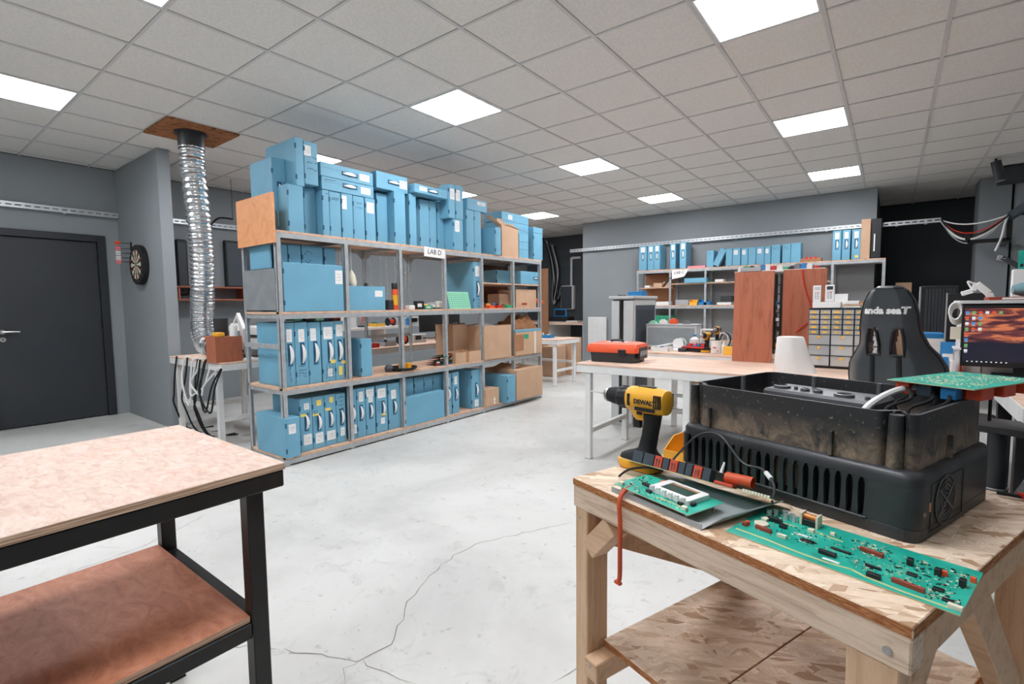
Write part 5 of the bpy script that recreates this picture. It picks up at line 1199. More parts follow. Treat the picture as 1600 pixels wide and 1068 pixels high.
# green crate and orange cable stand below the first bay
x0, x1 = aty(1013, 495, 8.95).x, aty(1044, 495, 8.95).x
gcr = thing('plastic_crate', 'green plastic crate of parts below the first LAB C bay', 'crate', Vector(((x0+x1)/2, CYF+.15, Z1)))
MB().box(x0, x1, CYF+.02, CYF+.3, Z1, Z1+.42).build('tub', 'green_plastic', gcr, bevel=.01); MB().box(x0-.01, x1+.01, CYF+.012, CYF+.31, Z1+.4, Z1+.44).build('rim', 'green_plastic', gcr, bevel=.004)
# cables from the tray end to the black bracket
E1 = Vector((.5, YB-.06, 2.46)); E2 = aty(1575, 336, 8.9)
for k, (sag, mt, r, lab) in enumerate(((.12, 'white_plastic', .009, 'thin white cable sagging highest from tray end'), (.42, 'white_plastic', .015, 'thick white cable sagging from tray end to bracket'), (.3, 'red', .008, 'red cable sagging from tray end across the niche'), (.5, 'grey_plastic', .008, 'grey cable sagging lowest from tray end'), (.36, 'black_rubber', .01, 'black cable sagging from tray end to bracket'))):
    P = [E1.lerp(E2, t)-Vector((0, .01*k, sag*4*t*(1-t)*(1-.3*t)*.8)) for t in [i/14 for i in range(15)]]
    tag(MB().tube(P, r, 6).build('hanging_cable', mt, smooth=True), lab, 'cable', 'cables hanging across the niche')
P = catmull([E2, aty(1570, 350, 8.9), aty(1565, 370, 8.9), aty(1555, 392, 8.9)], 5); tag(MB().tube(P, .013, 6).build('hanging_cable', 'white_plastic', smooth=True), 'white cable end dangling below the black bracket', 'cable')
br = thing('wall_bracket', 'black steel bracket frame on the dark pillar', 'bracket', aty(1545, 376, 9.0))
for p0, p1 in (((1512, 366), (1512, 378)), ((1512, 378), (1576, 374)), ((1576, 374), (1578, 334)), ((1578, 334), (1605, 332))):
    MB().beam(aty(*p0, 9.0), aty(*p1, 9.0), .04, .05).build('bracket_bar', 'black_steel', br)
MB().beam(aty(1576, 374, 9.0), aty(1576, 374, 9.0)+Vector((.02, .76, 0)), .05, .05).build('bracket_arm', 'black_steel', br)
MB().beam(aty(1578, 338, 8.98), aty(1612, 316, 8.6), .05, .1).build('bracket_brace', 'locker_slate', br)
p0, p1 = aty(1556, 252, 8.5), aty(1563, 282, 8.5)
sl = thing('spot_lamp', 'dark cylindrical spot lamp hanging tilted below the ceiling', 'lamp', p1); MB().cyl(p0, p1, .05, n=16).build('lamp_body', 'dark_plastic', sl, smooth=True); MB().cyl(p0, Vector((p0.x, p0.y, ZC-.002)), .012).build('lamp_stem', 'black_steel', sl); MB().cyl(p1, p1+(p1-p0)*.02, .044, n=16).build('lamp_lens', 'grey_plastic', sl)

# ------------------------------------------------------------------ racing style office chair
chr_ = thing('office_chair', 'black leather racing office chair with white lettering on its back', 'chair', Vector((.0, 3.36, 0)), R(-20))
def hwid(t):        # half width of the back over height 0..1
    K = ((0, .2), (.12, .21), (.3, .225), (.45, .232), (.53, .225), (.6, .19), (.65, .158), (.72, .142), (.84, .13), (.92, .112), (.97, .085), (1, .05))
    for (a, p), (b, q_) in zip(K, K[1:]):
        if a <= t <= b: return p+(q_-p)*(t-a)/(b-a)
    return K[-1][1]
NX, NZ = 40, 64; CZ0, CHH = .5, .9
def cpt(s, t, side):
    hw_ = hwid(t); x = s*hw_; wing = max(0, abs(s)-.55)/.45
    wf = .09*wing**1.6*(1 if t < .6 else max(.25, 1-(t-.6)*5)); y = wf*1.2
    th_ = .035*(1-.55*wing) if 0 < t < 1 else .012
    edge = 1 if abs(s) < .98 else .3
    y += -th_*edge if side == 0 else th_*edge
    z = CZ0+CHH*t
    return (x, y-.1*(t-.3), z)
def hole(s, t):
    x = s*hwid(t)
    for sg_ in (-1, 1):
        u, v = (x*sg_-.054)/.027, (t-.672)/.075
        if abs(u) < 1-.25*max(0, v) and abs(v) < 1 and (u > -1+.45*max(0, v)): return True
    return False
q = LM(chr_); grid = [[[q.add([cpt(-1+2*i/NX, j/NZ, sd)], []) and len(q.v)-1 for i in range(NX+1)] for j in range(NZ+1)] for sd in (0, 1)]
keep = [[not hole(-1+2*(i+.5)/NX, (j+.5)/NZ) for i in range(NX)] for j in range(NZ)]
def face(*ix): q.f.append(list(ix)); q.mi.append(0)
for j in range(NZ):
    for i in range(NX):
        if keep[j][i]:
            for sd in (0, 1):
                g = grid[sd]; face(g[j][i], g[j][i+1], g[j+1][i+1], g[j+1][i])
            for (di, dj, e) in ((-1, 0, ((0, 0), (0, 1))), (1, 0, ((1, 0), (1, 1))), (0, -1, ((0, 0), (1, 0))), (0, 1, ((0, 1), (1, 1)))):
                ii, jj = i+di, j+dj
                if not (0 <= ii < NX and 0 <= jj < NZ) or not keep[jj][ii]:
                    (a, b), (c, d_) = e; face(grid[0][j+b][i+a], grid[0][j+d_][i+c], grid[1][j+d_][i+c], grid[1][j+b][i+a])
q.build('backrest', 'leather', chr_, smooth=True)
def onback(x, t, off=.0): hw_ = hwid(t); p = cpt(x/hw_, t, 0); return (p[0], p[1]-off, p[2])
for sg_ in (-1, 1):
    L_ = [onback(sg_*x, t, .002) for x, t in ((.024, .595), (.084, .592), (.086, .64), (.082, .7), (.074, .75), (.05, .752), (.038, .73), (.027, .65))]
    LM(chr_).tube(L_, .008, 8, closed=True).build('harness_frame', 'leather_trim', chr_, smooth=True)
    LM(chr_).tube([onback(sg_*(.052+.02*(1-t)), t, -.004) for t in [k/12*.585 for k in range(13)]], .014, 8).build('back_groove', 'leather_trim', chr_, smooth=True)
for s in (-.97, .97): LM(chr_).tube([cpt(s, t, 0) for t in [k/30*.97 for k in range(31)]], .0045, 6).build('piping', 'leather_trim', chr_, smooth=True)
LM(chr_).tube([cpt(-.97+1.94*k/20, .985, 0) for k in range(21)], .0045, 6).build('piping', 'leather_trim', chr_, smooth=True)
vs, fs = text_mesh('anda seaT', .05, .08, .0026)
vs = [onback(x, .855+y/CHH, .0015+z) for x, y, z in vs]; LM(chr_).add(vs, fs).build('lettering', 'paper', chr_)
LM(chr_).loft([[(x, y+.3, z) for x, y in rrect(w_, d_, .09)] for w_, d_, z in ((.46, .46, .4), (.52, .52, .43), (.52, .52, .49), (.46, .46, .52))]).build('seat', 'leather', chr_, smooth=True)
LM(chr_).cyl((0, .3, .1), (0, .3, .4), .028, n=14).build('gas_lift', 'black_steel', chr_, smooth=True)
for k in range(5):
    a = 2*math.pi*k/5; ca, sa = math.cos(a), math.sin(a)
    LM(chr_).beam((0, .3, .1), (.3*ca, .3+.3*sa, .075), .05, .03).build('base_arm', 'black_plastic', chr_); LM(chr_).cyl((.3*ca-.02*sa, .3+.3*sa+.02*ca, .03), (.3*ca+.02*sa, .3+.3*sa-.02*ca, .03), .03, n=14).build('caster', 'black_rubber', chr_)
for s in (-1, 1):
    LM(chr_).box(s*.3-.04, s*.3+.04, .16, .42, .68, .71).build('armrest', 'black_plastic', chr_, bevel=.01); LM(chr_).box(s*.28-.02, s*.28+.02, .26, .32, .42, .6795).build('arm_post', 'black_plastic', chr_)
# second chair close to the table: armrest and column show
c2 = thing('office_chair', 'black office chair with curved armrest close behind the timber table', 'chair', Vector((.53, 2.93, 0)), R(-15))
q = LM(c2)
ax = -.15
q.loft([[(ax+x, y, z) for x, y in rrect(w_, d_, .03)] for w_, d_, z in ((.2, .16, .752), (.24, .2, .76), (.24, .2, .784), (.2, .16, .792))]).build('armrest', 'black_plastic', c2, smooth=True)
LM(c2).cyl((ax, 0, .5), (ax, 0, .7515), .034, n=16).build('arm_column', 'black_plastic', c2, smooth=True)
LM(c2).cyl((ax, 0, .4), (ax, 0, .4995), .042, n=16).build('arm_socket', 'black_plastic', c2, smooth=True); LM(c2).ring(arc(ax, 0, .044, 0, 345, 23), arc(ax, 0, .036, 0, 345, 23), .5, .505).build('collar', 'steel', c2)
LM(c2).loft([[(x+.2, y+.02, z) for x, y in rrect(w_, d_, .1)] for w_, d_, z in ((.5, .48, .42), (.56, .54, .45), (.56, .54, .52), (.5, .48, .54))]).build('seat', 'leather', c2, smooth=True)
LM(c2).cyl((.2, .02, .1), (.2, .02, .42), .03).build('gas_lift', 'black_steel', c2)
LM(c2).beam((ax, 0, .42), (.1, .02, .43), .06, .03).build('arm_bracket', 'black_steel', c2)
for k in range(5):
    a = 2*math.pi*k/5+.4; LM(c2).beam((.2, .02, .1), (.2+.3*math.cos(a), .02+.3*math.sin(a), .06), .05, .03).build('base_arm', 'black_plastic', c2); LM(c2).cyl((.2+.3*math.cos(a), .02+.3*math.sin(a)-.02, .03), (.2+.3*math.cos(a), .02+.3*math.sin(a)+.02, .03), .03, n=14).build('caster', 'black_rubber', c2)
LM(c2).loft([[(.2+x, -.3+y-.15*(z-.55), z) for x, y in rrect(w_, .06, .028)] for w_, z in ((.4, .55), (.46, .7), (.46, .86), (.3, .92))]).build('backrest', 'leather', c2, smooth=True)

# ------------------------------------------------------------------ desk with screen at the right
DZ_ = .85
dk = thing('computer_desk', 'white edged computer desk under the screen at right', 'desk', Vector((1.1, 3.6, 0)))
MB().box(.47, 1.9, 3.0, 4.0, DZ_-.025, DZ_).build('desk_top', 'bench_top', dk, bevel=.002)
MB().box(.462, .4695, 3.0, 4.0, DZ_-.07, DZ_+.002).build('edge_trim', 'white_paint', dk); MB().box(.4695, 1.9, 2.992, 2.9995, DZ_-.07, DZ_+.002).build('edge_trim', 'white_paint', dk)
MB().box(.2, 1.9, 4.05, 4.9, DZ_-.025, DZ_).build('rear_top', 'bench_top', dk, bevel=.002)
for x, y in ((.53, 3.4), (1.84, 3.4), (.53, 3.94), (1.84, 3.94), (.27, 4.12), (.27, 4.83), (1.83, 4.12), (1.83, 4.83)): MB().box(x-.03, x+.03, y-.03, y+.03, 0, DZ_-.0255).build('leg', 'black_steel', dk, bevel=.002)
YM = 4.2
x0 = aty(1502, 520, YM).x; z0, z1 = aty(1500, 571, YM).z, aty(1508, 478, YM).z; x1 = x0+.56
mo = thing('monitor', 'black framed computer monitor showing a sunset desktop', 'monitor', Vector(((x0+x1)/2, YM, DZ_)))
MB().box(x0, x1, YM, YM+.03, z0, z1).build('bezel', 'black_plastic', mo, bevel=.003)
sc_ = MB().box(x0+.012, x1-.012, YM-.001, YM+.002, z0+.025, z1-.014).build('screen', 'screen', mo)
MB().box((x0+x1)/2-.03, (x0+x1)/2+.03, YM+.0305, YM+.06, DZ_+.012, z0+.15).build('stand_neck', 'black_plastic', mo); MB().box((x0+x1)/2-.12, (x0+x1)/2+.12, YM-.06, YM+.14, DZ_, DZ_+.012).build('stand_foot', 'black_plastic', mo, bevel=.003)
ic = ('icon_blue', 'icon_white', 'icon_red', 'icon_green')
for c in range(3):
    for r in range(8):
        if c and r > 3: continue
        ix = x0+.024+c*.03; iz = z1-.04-r*.034
        MB().box(ix-.008, ix+.008, YM-.002, YM-.001, iz-.008, iz+.008).build('desktop_icon', ic[(c*3+r*2+(r//2)) % 4], sc_)
        MB().box(ix-.007, ix+.007, YM-.002, YM-.001, iz-.0135, iz-.0115).build('icon_caption', 'icon_white', sc_)
for c in range(3): ix = x0+.114+c*.03; MB().box(ix-.008, ix+.008, YM-.002, YM-.001, z1-.048, z1-.032).build('desktop_icon', ic[(c+1) % 4], sc_)
MB().box(x0+.015, x1-.015, YM-.002, YM-.001, z0+.026, z0+.036).build('task_bar', 'black_plastic', sc_)
for c in range(9): MB().box(x0+.03+c*.022, x0+.038+c*.022, YM-.003, YM-.002, z0+.028, z0+.034).build('task_icon', 'icon_white', sc_)
# black shelf over the monitor with clutter
ws = thing('desk_shelf', 'black shelf standing over the monitor on the desk', 'shelf', Vector((x0+.3, YM+.3, DZ_)))
zs = aty(1545, 474, YM+.12).z; xs0 = aty(1499, 474, YM+.12).x
MB().box(xs0, xs0+.9, YM+.12, YM+.5, zs, zs+.02).build('shelf_board', 'white_paint', ws, bevel=.002)
MB().box(xs0+.02, xs0+.88, YM+.14, YM+.48, zs-.13, zs-.0005).build('dark_drawer', 'black_plastic', ws)
MB().box(xs0+.02, xs0+.04, YM+.14, YM+.48, DZ_, zs-.1305).build('shelf_side', 'white_paint', ws); MB().box(xs0+.86, xs0+.88, YM+.14, YM+.48, DZ_, zs-.1305).build('shelf_side', 'white_paint', ws)
MB().box(xs0+.0415, xs0+.12, YM+.13, YM+.4, DZ_, zs-.135).build('white_binder', 'paper', ws); MB().box(xs0+.125, xs0+.3, YM+.13, YM+.4, DZ_, zs-.135).build('white_binder', 'white_plastic', ws)
zt = zs+.021
mg = tag(MB().box(xs0+.14, xs0+.5, YM+.14, YM+.36, zt, zt+.02).build('magazine', 'brick_red', bevel=.002), 'magazine with brown cover on the black desk shelf', 'magazine')
MB().box(xs0+.2, xs0+.32, YM+.1385, YM+.1398, zt+.004, zt+.016).build('cover_title', 'paper', mg)
bg = thing('cloth_bag', 'teal rolled bag with white dolphin lettering on the desk shelf', 'bag', Vector((xs0+.5, YM+.26, zt+.021)))
LM(bg).loft([[(x, .09*math.cos(a)*k, .045+.045*math.sin(a)*k) for a in [2*math.pi*i/16 for i in range(16)]] for x, k in ((-.24, .6), (-.2, .95), (0, 1), (.2, .95), (.24, .6))]).build('roll', 'cloth_teal', bg, smooth=True)
vs, fs = text_mesh('dolphin', .05, 0, .001); LM(bg).add(vs, fs, Matrix(((1, 0, 0, -.06), (0, 0, -1, -.0905), (0, 1, 0, .045), (0, 0, 0, 1)))).build('lettering', 'paper', bg)
wl = thing('desk_lamp', 'white jointed desk lamp arm above the dark monitor back', 'lamp', aty(1510, 458, YM+.35))
zl = [aty(1502, 459, YM+.35), aty(1520, 454, YM+.35), aty(1526, 443, YM+.35), aty(1545, 458, YM+.35), aty(1549, 468, YM+.35)]
MB().beam(zl[0], zl[1], .05, .03).build('lamp_head', 'white_plastic', wl, bevel=.005); MB().beam(zl[1], zl[2], .03, .03).build('lamp_joint', 'white_plastic', wl, bevel=.003)
MB().beam(zl[2], zl[3], .035, .04).build('lamp_arm', 'white_plastic', wl, bevel=.004); MB().beam(zl[3], zl[4], .035, .04).build('lamp_arm', 'white_plastic', wl, bevel=.004)
MB().tube(catmull([zl[1], aty(1512, 440, YM+.35), aty(1520, 442, YM+.35), zl[2]], 5), .006, 6).build('lamp_cord', 'white_plastic', wl, smooth=True)
# plastic tub, cable hank, dark monitor seen from behind, stacked books, black transport case
x0_, x1_ = aty(1492, 560, YM-.05).x, aty(1537, 560, YM-.05).x
tub = thing('storage_tub', 'translucent plastic tub beside the monitor on the desk', 'tub', Vector(((x0_+x0)/2, YM+.0, DZ_))); wtb = x0-x0_+.0
LM(tub).box(-wtb/2, wtb/2-.002, -.05, .1, 0, .16).build('tub', 'clear_plastic', tub, bevel=.008); LM(tub).box(-wtb/2-.006, wtb/2, -.056, .106, .16, .175).build('lid', 'white_plastic', tub, bevel=.003)
hx_ = aty(1494, 505, YM+.1); hk = thing('cable_hank', 'white cable hank and tag hanging from desk shelf edge', 'cable', hx_)
for k in range(4): MB().tube([hx_+Vector((.03*math.sin(a)-.01*k*.3, -.012*k, .05+.055*math.cos(a)+.01*k)) for a in [2*math.pi*i/14 for i in range(14)]], .008, 6, closed=True).build('cable_loop', 'white_plastic', hk, smooth=True)
MB().box(hx_.x-.03, hx_.x+.03, hx_.y-.045, hx_.y-.042, hx_.z-.1, hx_.z-.02).build('paper_tag', 'cream', hk)
YD = 5.0; a, b = aty(1478, 500, YD).x, aty(1546, 500, YD).x; zt = aty(1500, 458, YD).z
md = thing('monitor', 'dark monitor with silver edge standing behind the desk shelf', 'monitor', Vector(((a+b)/2, YD, DZ_)))
MB().box(a, b, YD, YD+.035, DZ_+.12, zt).build('shell', 'black_plastic', md, bevel=.004); MB().box(a-.004, a+.004, YD-.003, YD+.03, DZ_+.12, zt+.004).build('silver_edge', 'grey_plastic', md)
MB().box((a+b)/2-.04, (a+b)/2+.04, YD+.0, YD+.03, DZ_+.0125, DZ_+.12).build('stand_neck', 'black_plastic', md); MB().box((a+b)/2-.12, (a+b)/2+.12, YD-.13, YD+.1, DZ_, DZ_+.012).build('stand_foot', 'black_plastic', md)
MB().box(.2, 1.9, 4.905, 5.6, DZ_-.025, DZ_).build('rear_extension', 'bench_top', dk); 
for x in (.27, 1.83): MB().box(x-.03, x+.03, 5.5, 5.56, 0, DZ_-.0255).build('leg', 'black_steel', dk)
a, b = aty(1444, 520, 5.1).x, aty(1477, 520, 5.1).x; zz = DZ_
a = max(a, .205)
for k, (h_, mt, lab) in enumerate(((.12, 'white_plastic', 'thick white box file under blue folder on the desk'), (.05, 'paper', 'white ring binder in stack beside dark monitor'), (.04, 'blue_plastic', 'blue folder on top of the stack beside dark monitor'))):
    box_thing('folder', lab, 'folder', (a, b, 5.15, 5.4, zz+.0005, zz+h_), mt, .004); zz += h_
YT = 8.2; a, b = aty(1438, 470, YT).x, aty(1500, 470, YT).x; z0, z1 = aty(1460, 498, YT).z, aty(1460, 446, YT).z
tcs = thing('transport_case', 'black ribbed transport case standing in the dark niche', 'case', Vector(((a+b)/2, YT, 0)))
MB().box(a, b, YT, YT+.4, .0, z1).build('shell', 'black_plastic', tcs, bevel=.015)
for k in range(9): xx = a+.06+k*(b-a-.12)/8; MB().box(xx-.012, xx+.012, YT-.012, YT-.0005, .05, z1-.04).build('rib', 'dark_plastic', tcs)
for z in (.5, .9, 1.25, z1-.15): MB().box(a-.012, a-.0005, YT+.05, YT+.12, z, z+.08).build('latch', 'grey_plastic', tcs)
MB().tube([(a-.004, YT-.008, .02), (a-.004, YT-.008, z1-.01)], .012, 6).build('edge_guard', 'grey_plastic', tcs)
a, b = aty(1398, 470, 9.6).x, aty(1424, 470, 9.6).x
box_thing('cardboard_carton', 'brown carton in the dark niche behind the office chair', 'carton', (a, b, 9.7, 10.1, 0, 1.6), 'cardboard', .004)
# small desk clutter near the chair
a = aty(1474, 555, 4.25).x
for k, (dx, w_, h_, mt, lab) in enumerate(((0, .03, .1, 'blue_plastic', 'blue packet standing near the plastic tub'), (.035, .03, .08, 'paper', 'white packet standing near the plastic tub'), (.07, .025, .06, 'red', 'red packet standing near the plastic tub'))):
    box_thing('packet', lab, 'packet', (a+dx, a+dx+w_, 4.28, 4.33, DZ_, DZ_+h_), mt, .002)
pa = aty(1485, 535, 4.7); ph = thing('photo_box', 'box with a blue and white picture below dark monitor', 'box', Vector((pa.x, 4.72, DZ_))); MB().box(pa.x-.05, pa.x+.06, 4.7, 4.78, DZ_, DZ_+.17).build('carton', 'blue_plastic', ph, bevel=.003); MB().box(pa.x-.04, pa.x+.05, 4.698, 4.6998, DZ_+.03, DZ_+.09).build('picture', 'paper', ph)
# ================================================================== DARTBOARD, DUCT, LEFT BENCHES
DX = aty(199, 395, 1.97).x
db = thing('dartboard', 'black rimmed dartboard hanging on the grey partition wall', 'dartboard', Vector((aty(215, 417, 1.97).x, 1.985, 1.83-.225)))
TB = Matrix.Translation((0, 0, .225)) @ Matrix.Rotation(R(90), 4, 'X')
LM(db).lathe([(.225, -.034), (.228, -.02), (.228, .024), (.222, .03), (.2, .03)], 40, TB).build('rim', 'black_rubber', db, smooth=True)
rad = [.0, .012, .028, .1, .112, .162, .172]
for k in range(20):
    a0, a1 = R(k*18-9), R(k*18+9); q = LM(db)
    for r in range(2, 6):
        q.m({2: 0, 3: 1, 4: 0, 5: 1}[r]); vs = [(rad[r]*math.cos(a), rad[r]*math.sin(a), .0305) for a in (a0, (a0+a1)/2, a1)]+[(rad[r+1]*math.cos(a), rad[r+1]*math.sin(a), .0305) for a in (a1, (a0+a1)/2, a0)]
        q.add(vs, [tuple(range(6))], TB)
    q.build('sector', ['black_plastic', 'red'] if k % 2 else ['cream', 'green_plastic'], db)
LM(db).cyl((0, -.0302, .225), (0, -.0315, .225), .028, n=20).build('outer_bull', 'green_plastic', db); LM(db).cyl((0, -.0316, .225), (0, -.033, .225), .012, n=16).build('bull', 'red', db)
for k in range(20):
    a = R(k*18); vs, fs = text_mesh(str([6, 13, 4, 18, 1, 20, 5, 12, 9, 14, 11, 8, 16, 7, 19, 3, 17, 2, 15, 10][k]), .026, 0, 0, .0004)
    LM(db).add(vs, fs, TB @ Matrix.Translation((.195*math.cos(a), .195*math.sin(a), .031))).build('number', 'steel', db)
dt = thing('dart_holder', 'rail holding darts on the grey partition wall beside dartboard', 'holder', Vector((DX, 2.012, 1.86)))
MB().box(DX-.01, DX+.005, 2.004, 2.0195, 1.86, 2.12).build('rail', 'black_plastic', dt)
for k, (z, mt) in enumerate(((2.105, 'orange_plastic'), (2.04, 'pink_card'), (1.985, 'white_plastic'), (1.93, 'white_plastic'), (1.885, 'pink_card'))):
    d_ = thing('dart', ('dart with orange flight above the others', 'dart with pink flight second from top', 'dart with white flight in the middle', 'dart with white flight fourth from top', 'dart with pink flight lowest of five')[k], 'dart', Vector((DX, 2.0, z)), 0, 'darts beside the dartboard')
    LM(d_).cyl((.0, .003, 0), (-.01, -.1, -.004), .004, .003, 8).build('barrel', 'dark_plastic', d_)
    for a in (0, 90): 
        T = Matrix.Translation((-.013, -.115, -.004)) @ Matrix.Rotation(R(a), 4, 'Y'); LM(d_).box(-.022, .022, -.024, .024, -.0006, .0006, T).build('flight', mt, d_)
# ------------------------------------------------------------------ flexible duct
Dy = 2.5
cx_, cy_ = (gx(-3)+gx(-2))/2, (gy(2)+gy(3))/2
top = Vector((cx_+.02, cy_-.02, ZC-.02))
pts = [top, top+Vector((0, .0, -.3)), top+Vector((.02, .02, -.8)), top+Vector((.0, .04, -1.15)), top+Vector((-.06, .05, -1.5)), top+Vector((-.1, .05, -1.75)), top+Vector((-.1, .05, -1.93)), top+Vector((-.02, .05, -2.05)), top+Vector((.14, .05, -2.07)), top+Vector((.2, .05, -2.07))]
du = thing('air_duct', 'flexible silver foil air duct hanging from the ceiling to bench', 'duct', Vector((top.x, top.y, .82)))
P = catmull(pts[1:], 34); P = [top+Vector((0, 0, -.12))+ (pts[1]-top-Vector((0, 0, -.12)))*(i/12) for i in range(12)]+P
q = MB(); n_ = len(P); cnt = [0]
def rf(t): k = int(round(t*(n_-1))); return .103+(.007 if k % 4 in (1, 2) else -.003)+.003*math.sin(k*.7)
q.tube(P, .1, 24, rf=rf).build('corrugated_hose', 'foil', du, smooth=True)
MB().cyl(top+Vector((0, 0, -.16)), top, .112, n=28).build('collar', 'dark_plastic', du, smooth=True)
MB().ring(arc(top.x, top.y, .14, 0, 348, 29), arc(top.x, top.y, .112, 0, 348, 29), ZC-.03, ZC-.02).build('collar_flange', 'dark_plastic', du)
BZ = .81
def onb(px, py, Y=None, z=BZ): return atz(px, py, z)
bxp = pts[-1]
bxp = bxp+Vector((.07, 0, 0))
wb = thing('plywood_box', 'open reddish plywood box at the mouth of the silver duct', 'box', Vector((bxp.x+.2, bxp.y, BZ)))
MB().box(bxp.x-.01, bxp.x+.2, bxp.y-.12, bxp.y-.108, BZ, BZ+.23).build('side', 'red_ply', wb); MB().box(bxp.x-.01, bxp.x+.2, bxp.y+.108, bxp.y+.12, BZ, BZ+.23).build('side', 'red_ply', wb)
MB().box(bxp.x-.11, bxp.x+.2, bxp.y-.12, bxp.y+.12, BZ+.2305, BZ+.242).build('top', 'red_ply', wb); MB().box(bxp.x+.188, bxp.x+.2, bxp.y-.1075, bxp.y+.1075, BZ, BZ+.23).build('end', 'red_ply', wb)
zt = BZ+.2425
tag(MB().lathe([(.055, 0), (.06, .01), (.065, .16), (.068, .17), (.06, .172)], 22, Matrix.Translation((bxp.x+.0, bxp.y+.02, zt))).build('waste_tub', 'dark_plastic', smooth=True), 'dark round tub standing on the plywood box', 'tub')
box_thing('yellow_meter', 'yellow and black meter lying on the plywood box', 'meter', (bxp.x+.08, bxp.x+.2, bxp.y-.1, bxp.y-.03, zt, zt+.04), 'yellow_tool', .008)
tag(MB().cyl((bxp.x+.17, bxp.y+.06, zt), (bxp.x+.17, bxp.y+.06, zt+.1), .035, n=16).build('white_cup', 'white_plastic', smooth=True), 'white cup at the corner of the plywood box', 'cup')
# bar cover with a chain and red grips
ch0 = aty(324, 355, 2.9); ch1 = aty(328, 470, 2.9)
chn = thing('hanging_chain', 'white plastic chain with red end grips hanging behind the duct', 'chain', ch1)
MB().cyl(ch0, ch0.lerp(ch1, .18), .014).build('grip', 'red', chn); MB().cyl(ch0.lerp(ch1, .82), ch1, .018).build('grip', 'red', chn)
for k in range(11):
    c = ch0.lerp(ch1, .2+k*.06); ax = (1, 0) if k % 2 else (0, 1)
    MB().tube([c+Vector((ax[0]*.016*math.cos(a), ax[1]*.016*math.cos(a), .034*math.sin(a))) for a in [2*math.pi*i/10 for i in range(10)]], .005, 5, closed=True).build('chain_link', 'white_plastic', chn, smooth=True)
MB().tube(catmull([ch0+Vector((0, 0, -.02)), ch0+Vector((.1, .1, .12)), ch0+Vector((.3, .2, .1))], 6), .012, 6).build('strap', 'black_rubber', chn, smooth=True)
MB().cyl(Vector((ch0.x+.3, ch0.y+.2, ch0.z+.1)), Vector((ch0.x+.3, ch0.y+.2, ZC-.002)), .003).build('hanger_wire', 'black_rubber', chn)
# dark wall screen and clutter on the wall side
a, b = atx(352, 400, -7.68), atx(392, 410, -7.68)
tv = thing('wall_screen', 'dark flat screen on the wall behind the duct', 'screen', Vector((-7.7, (a.y+b.y)/2, 1.6)))
MB().box(-7.745, -7.69, a.y, b.y+.25, 1.62, 2.3).build('housing', 'black_plastic', tv, bevel=.01); MB().box(-7.6895, -7.687, a.y+.03, b.y+.22, 1.65, 2.27).build('glass', 'locker_slate', tv)
a = atx(272, 400, -7.7); sp_ = thing('wall_speaker', 'narrow black wall speaker between partition and duct', 'speaker', Vector((-7.7, a.y+.1, 1.5))); MB().box(-7.745, -7.62, a.y+.0, a.y+.14, 1.5, 2.25).build('cabinet', 'black_plastic', sp_, bevel=.02); MB().box(-7.6195, -7.615, a.y+.02, a.y+.12, 1.55, 2.2).build('grille', 'dark_plastic', sp_)
a = aty(333, 470, 2.8); 
pr_ = thing('printer', 'white desktop printer on the bench behind the duct', 'printer', Vector((-5.3, 2.62, BZ)))
MB().box(-5.55, -5.05, 2.48, 2.73, BZ, BZ+.32).build('body', 'white_plastic', pr_, bevel=.015); MB().box(-5.48, -5.11, 2.474, 2.4795, BZ+.2, BZ+.23).build('slot', 'dark_plastic', pr_); MB().box(-5.51, -5.09, 2.46, 2.4795, BZ+.02, BZ+.08).build('tray', 'grey_plastic', pr_)
for x in (-5.43, -5.18): MB().box(x-.02, x+.02, 2.475, 2.4798, BZ+.25, BZ+.28).build('button', 'black_plastic', pr_)
wsf = thing('wall_shelf', 'reddish wooden wall shelf behind the duct', 'shelf', Vector((-7.6, 3.2, 1.4))); MB().box(-7.75, -7.45, 2.5, 4.4, 1.43, 1.45).build('board', 'red_ply', wsf); MB().box(-7.75, -7.45, 2.5, 4.4, 1.6, 1.62).build('board', 'red_ply', wsf)
for y in (2.55, 3.4, 4.35): MB().box(-7.75, -7.46, y, y+.02, 1.4505, 1.5995).build('divider', 'red_ply', wsf)
# desk lamp with white arm at the bench end
a = atz(390, 575, BZ); la = thing('desk_lamp', 'white articulated bench lamp at the LAB D shelf end', 'lamp', Vector((-5.05, 2.3, BZ)))
MB().lathe([(.09, 0), (.09, .015), (.02, .025)], 20, Matrix.Translation((-5.05, 2.3, BZ))).build('base', 'white_plastic', la, smooth=True)
MB().beam((-5.05, 2.3, BZ+.02), (-5.16, 2.27, BZ+.45), .03, .03).build('lower_arm', 'white_plastic', la); MB().beam((-5.16, 2.27, BZ+.45), (-4.88, 2.2, BZ+.3), .03, .03).build('upper_arm', 'white_plastic', la)
MB().lathe([(.03, 0), (.075, -.07), (.08, -.075), (.07, -.072)], 18, Matrix.Translation((-5.25, 2.27, BZ+.36))).build('shade', 'white_plastic', la, smooth=True)
MB().beam((-5.16, 2.27, BZ+.45), (-5.25, 2.27, BZ+.36), .02, .02).build('shade_arm', 'white_plastic', la)
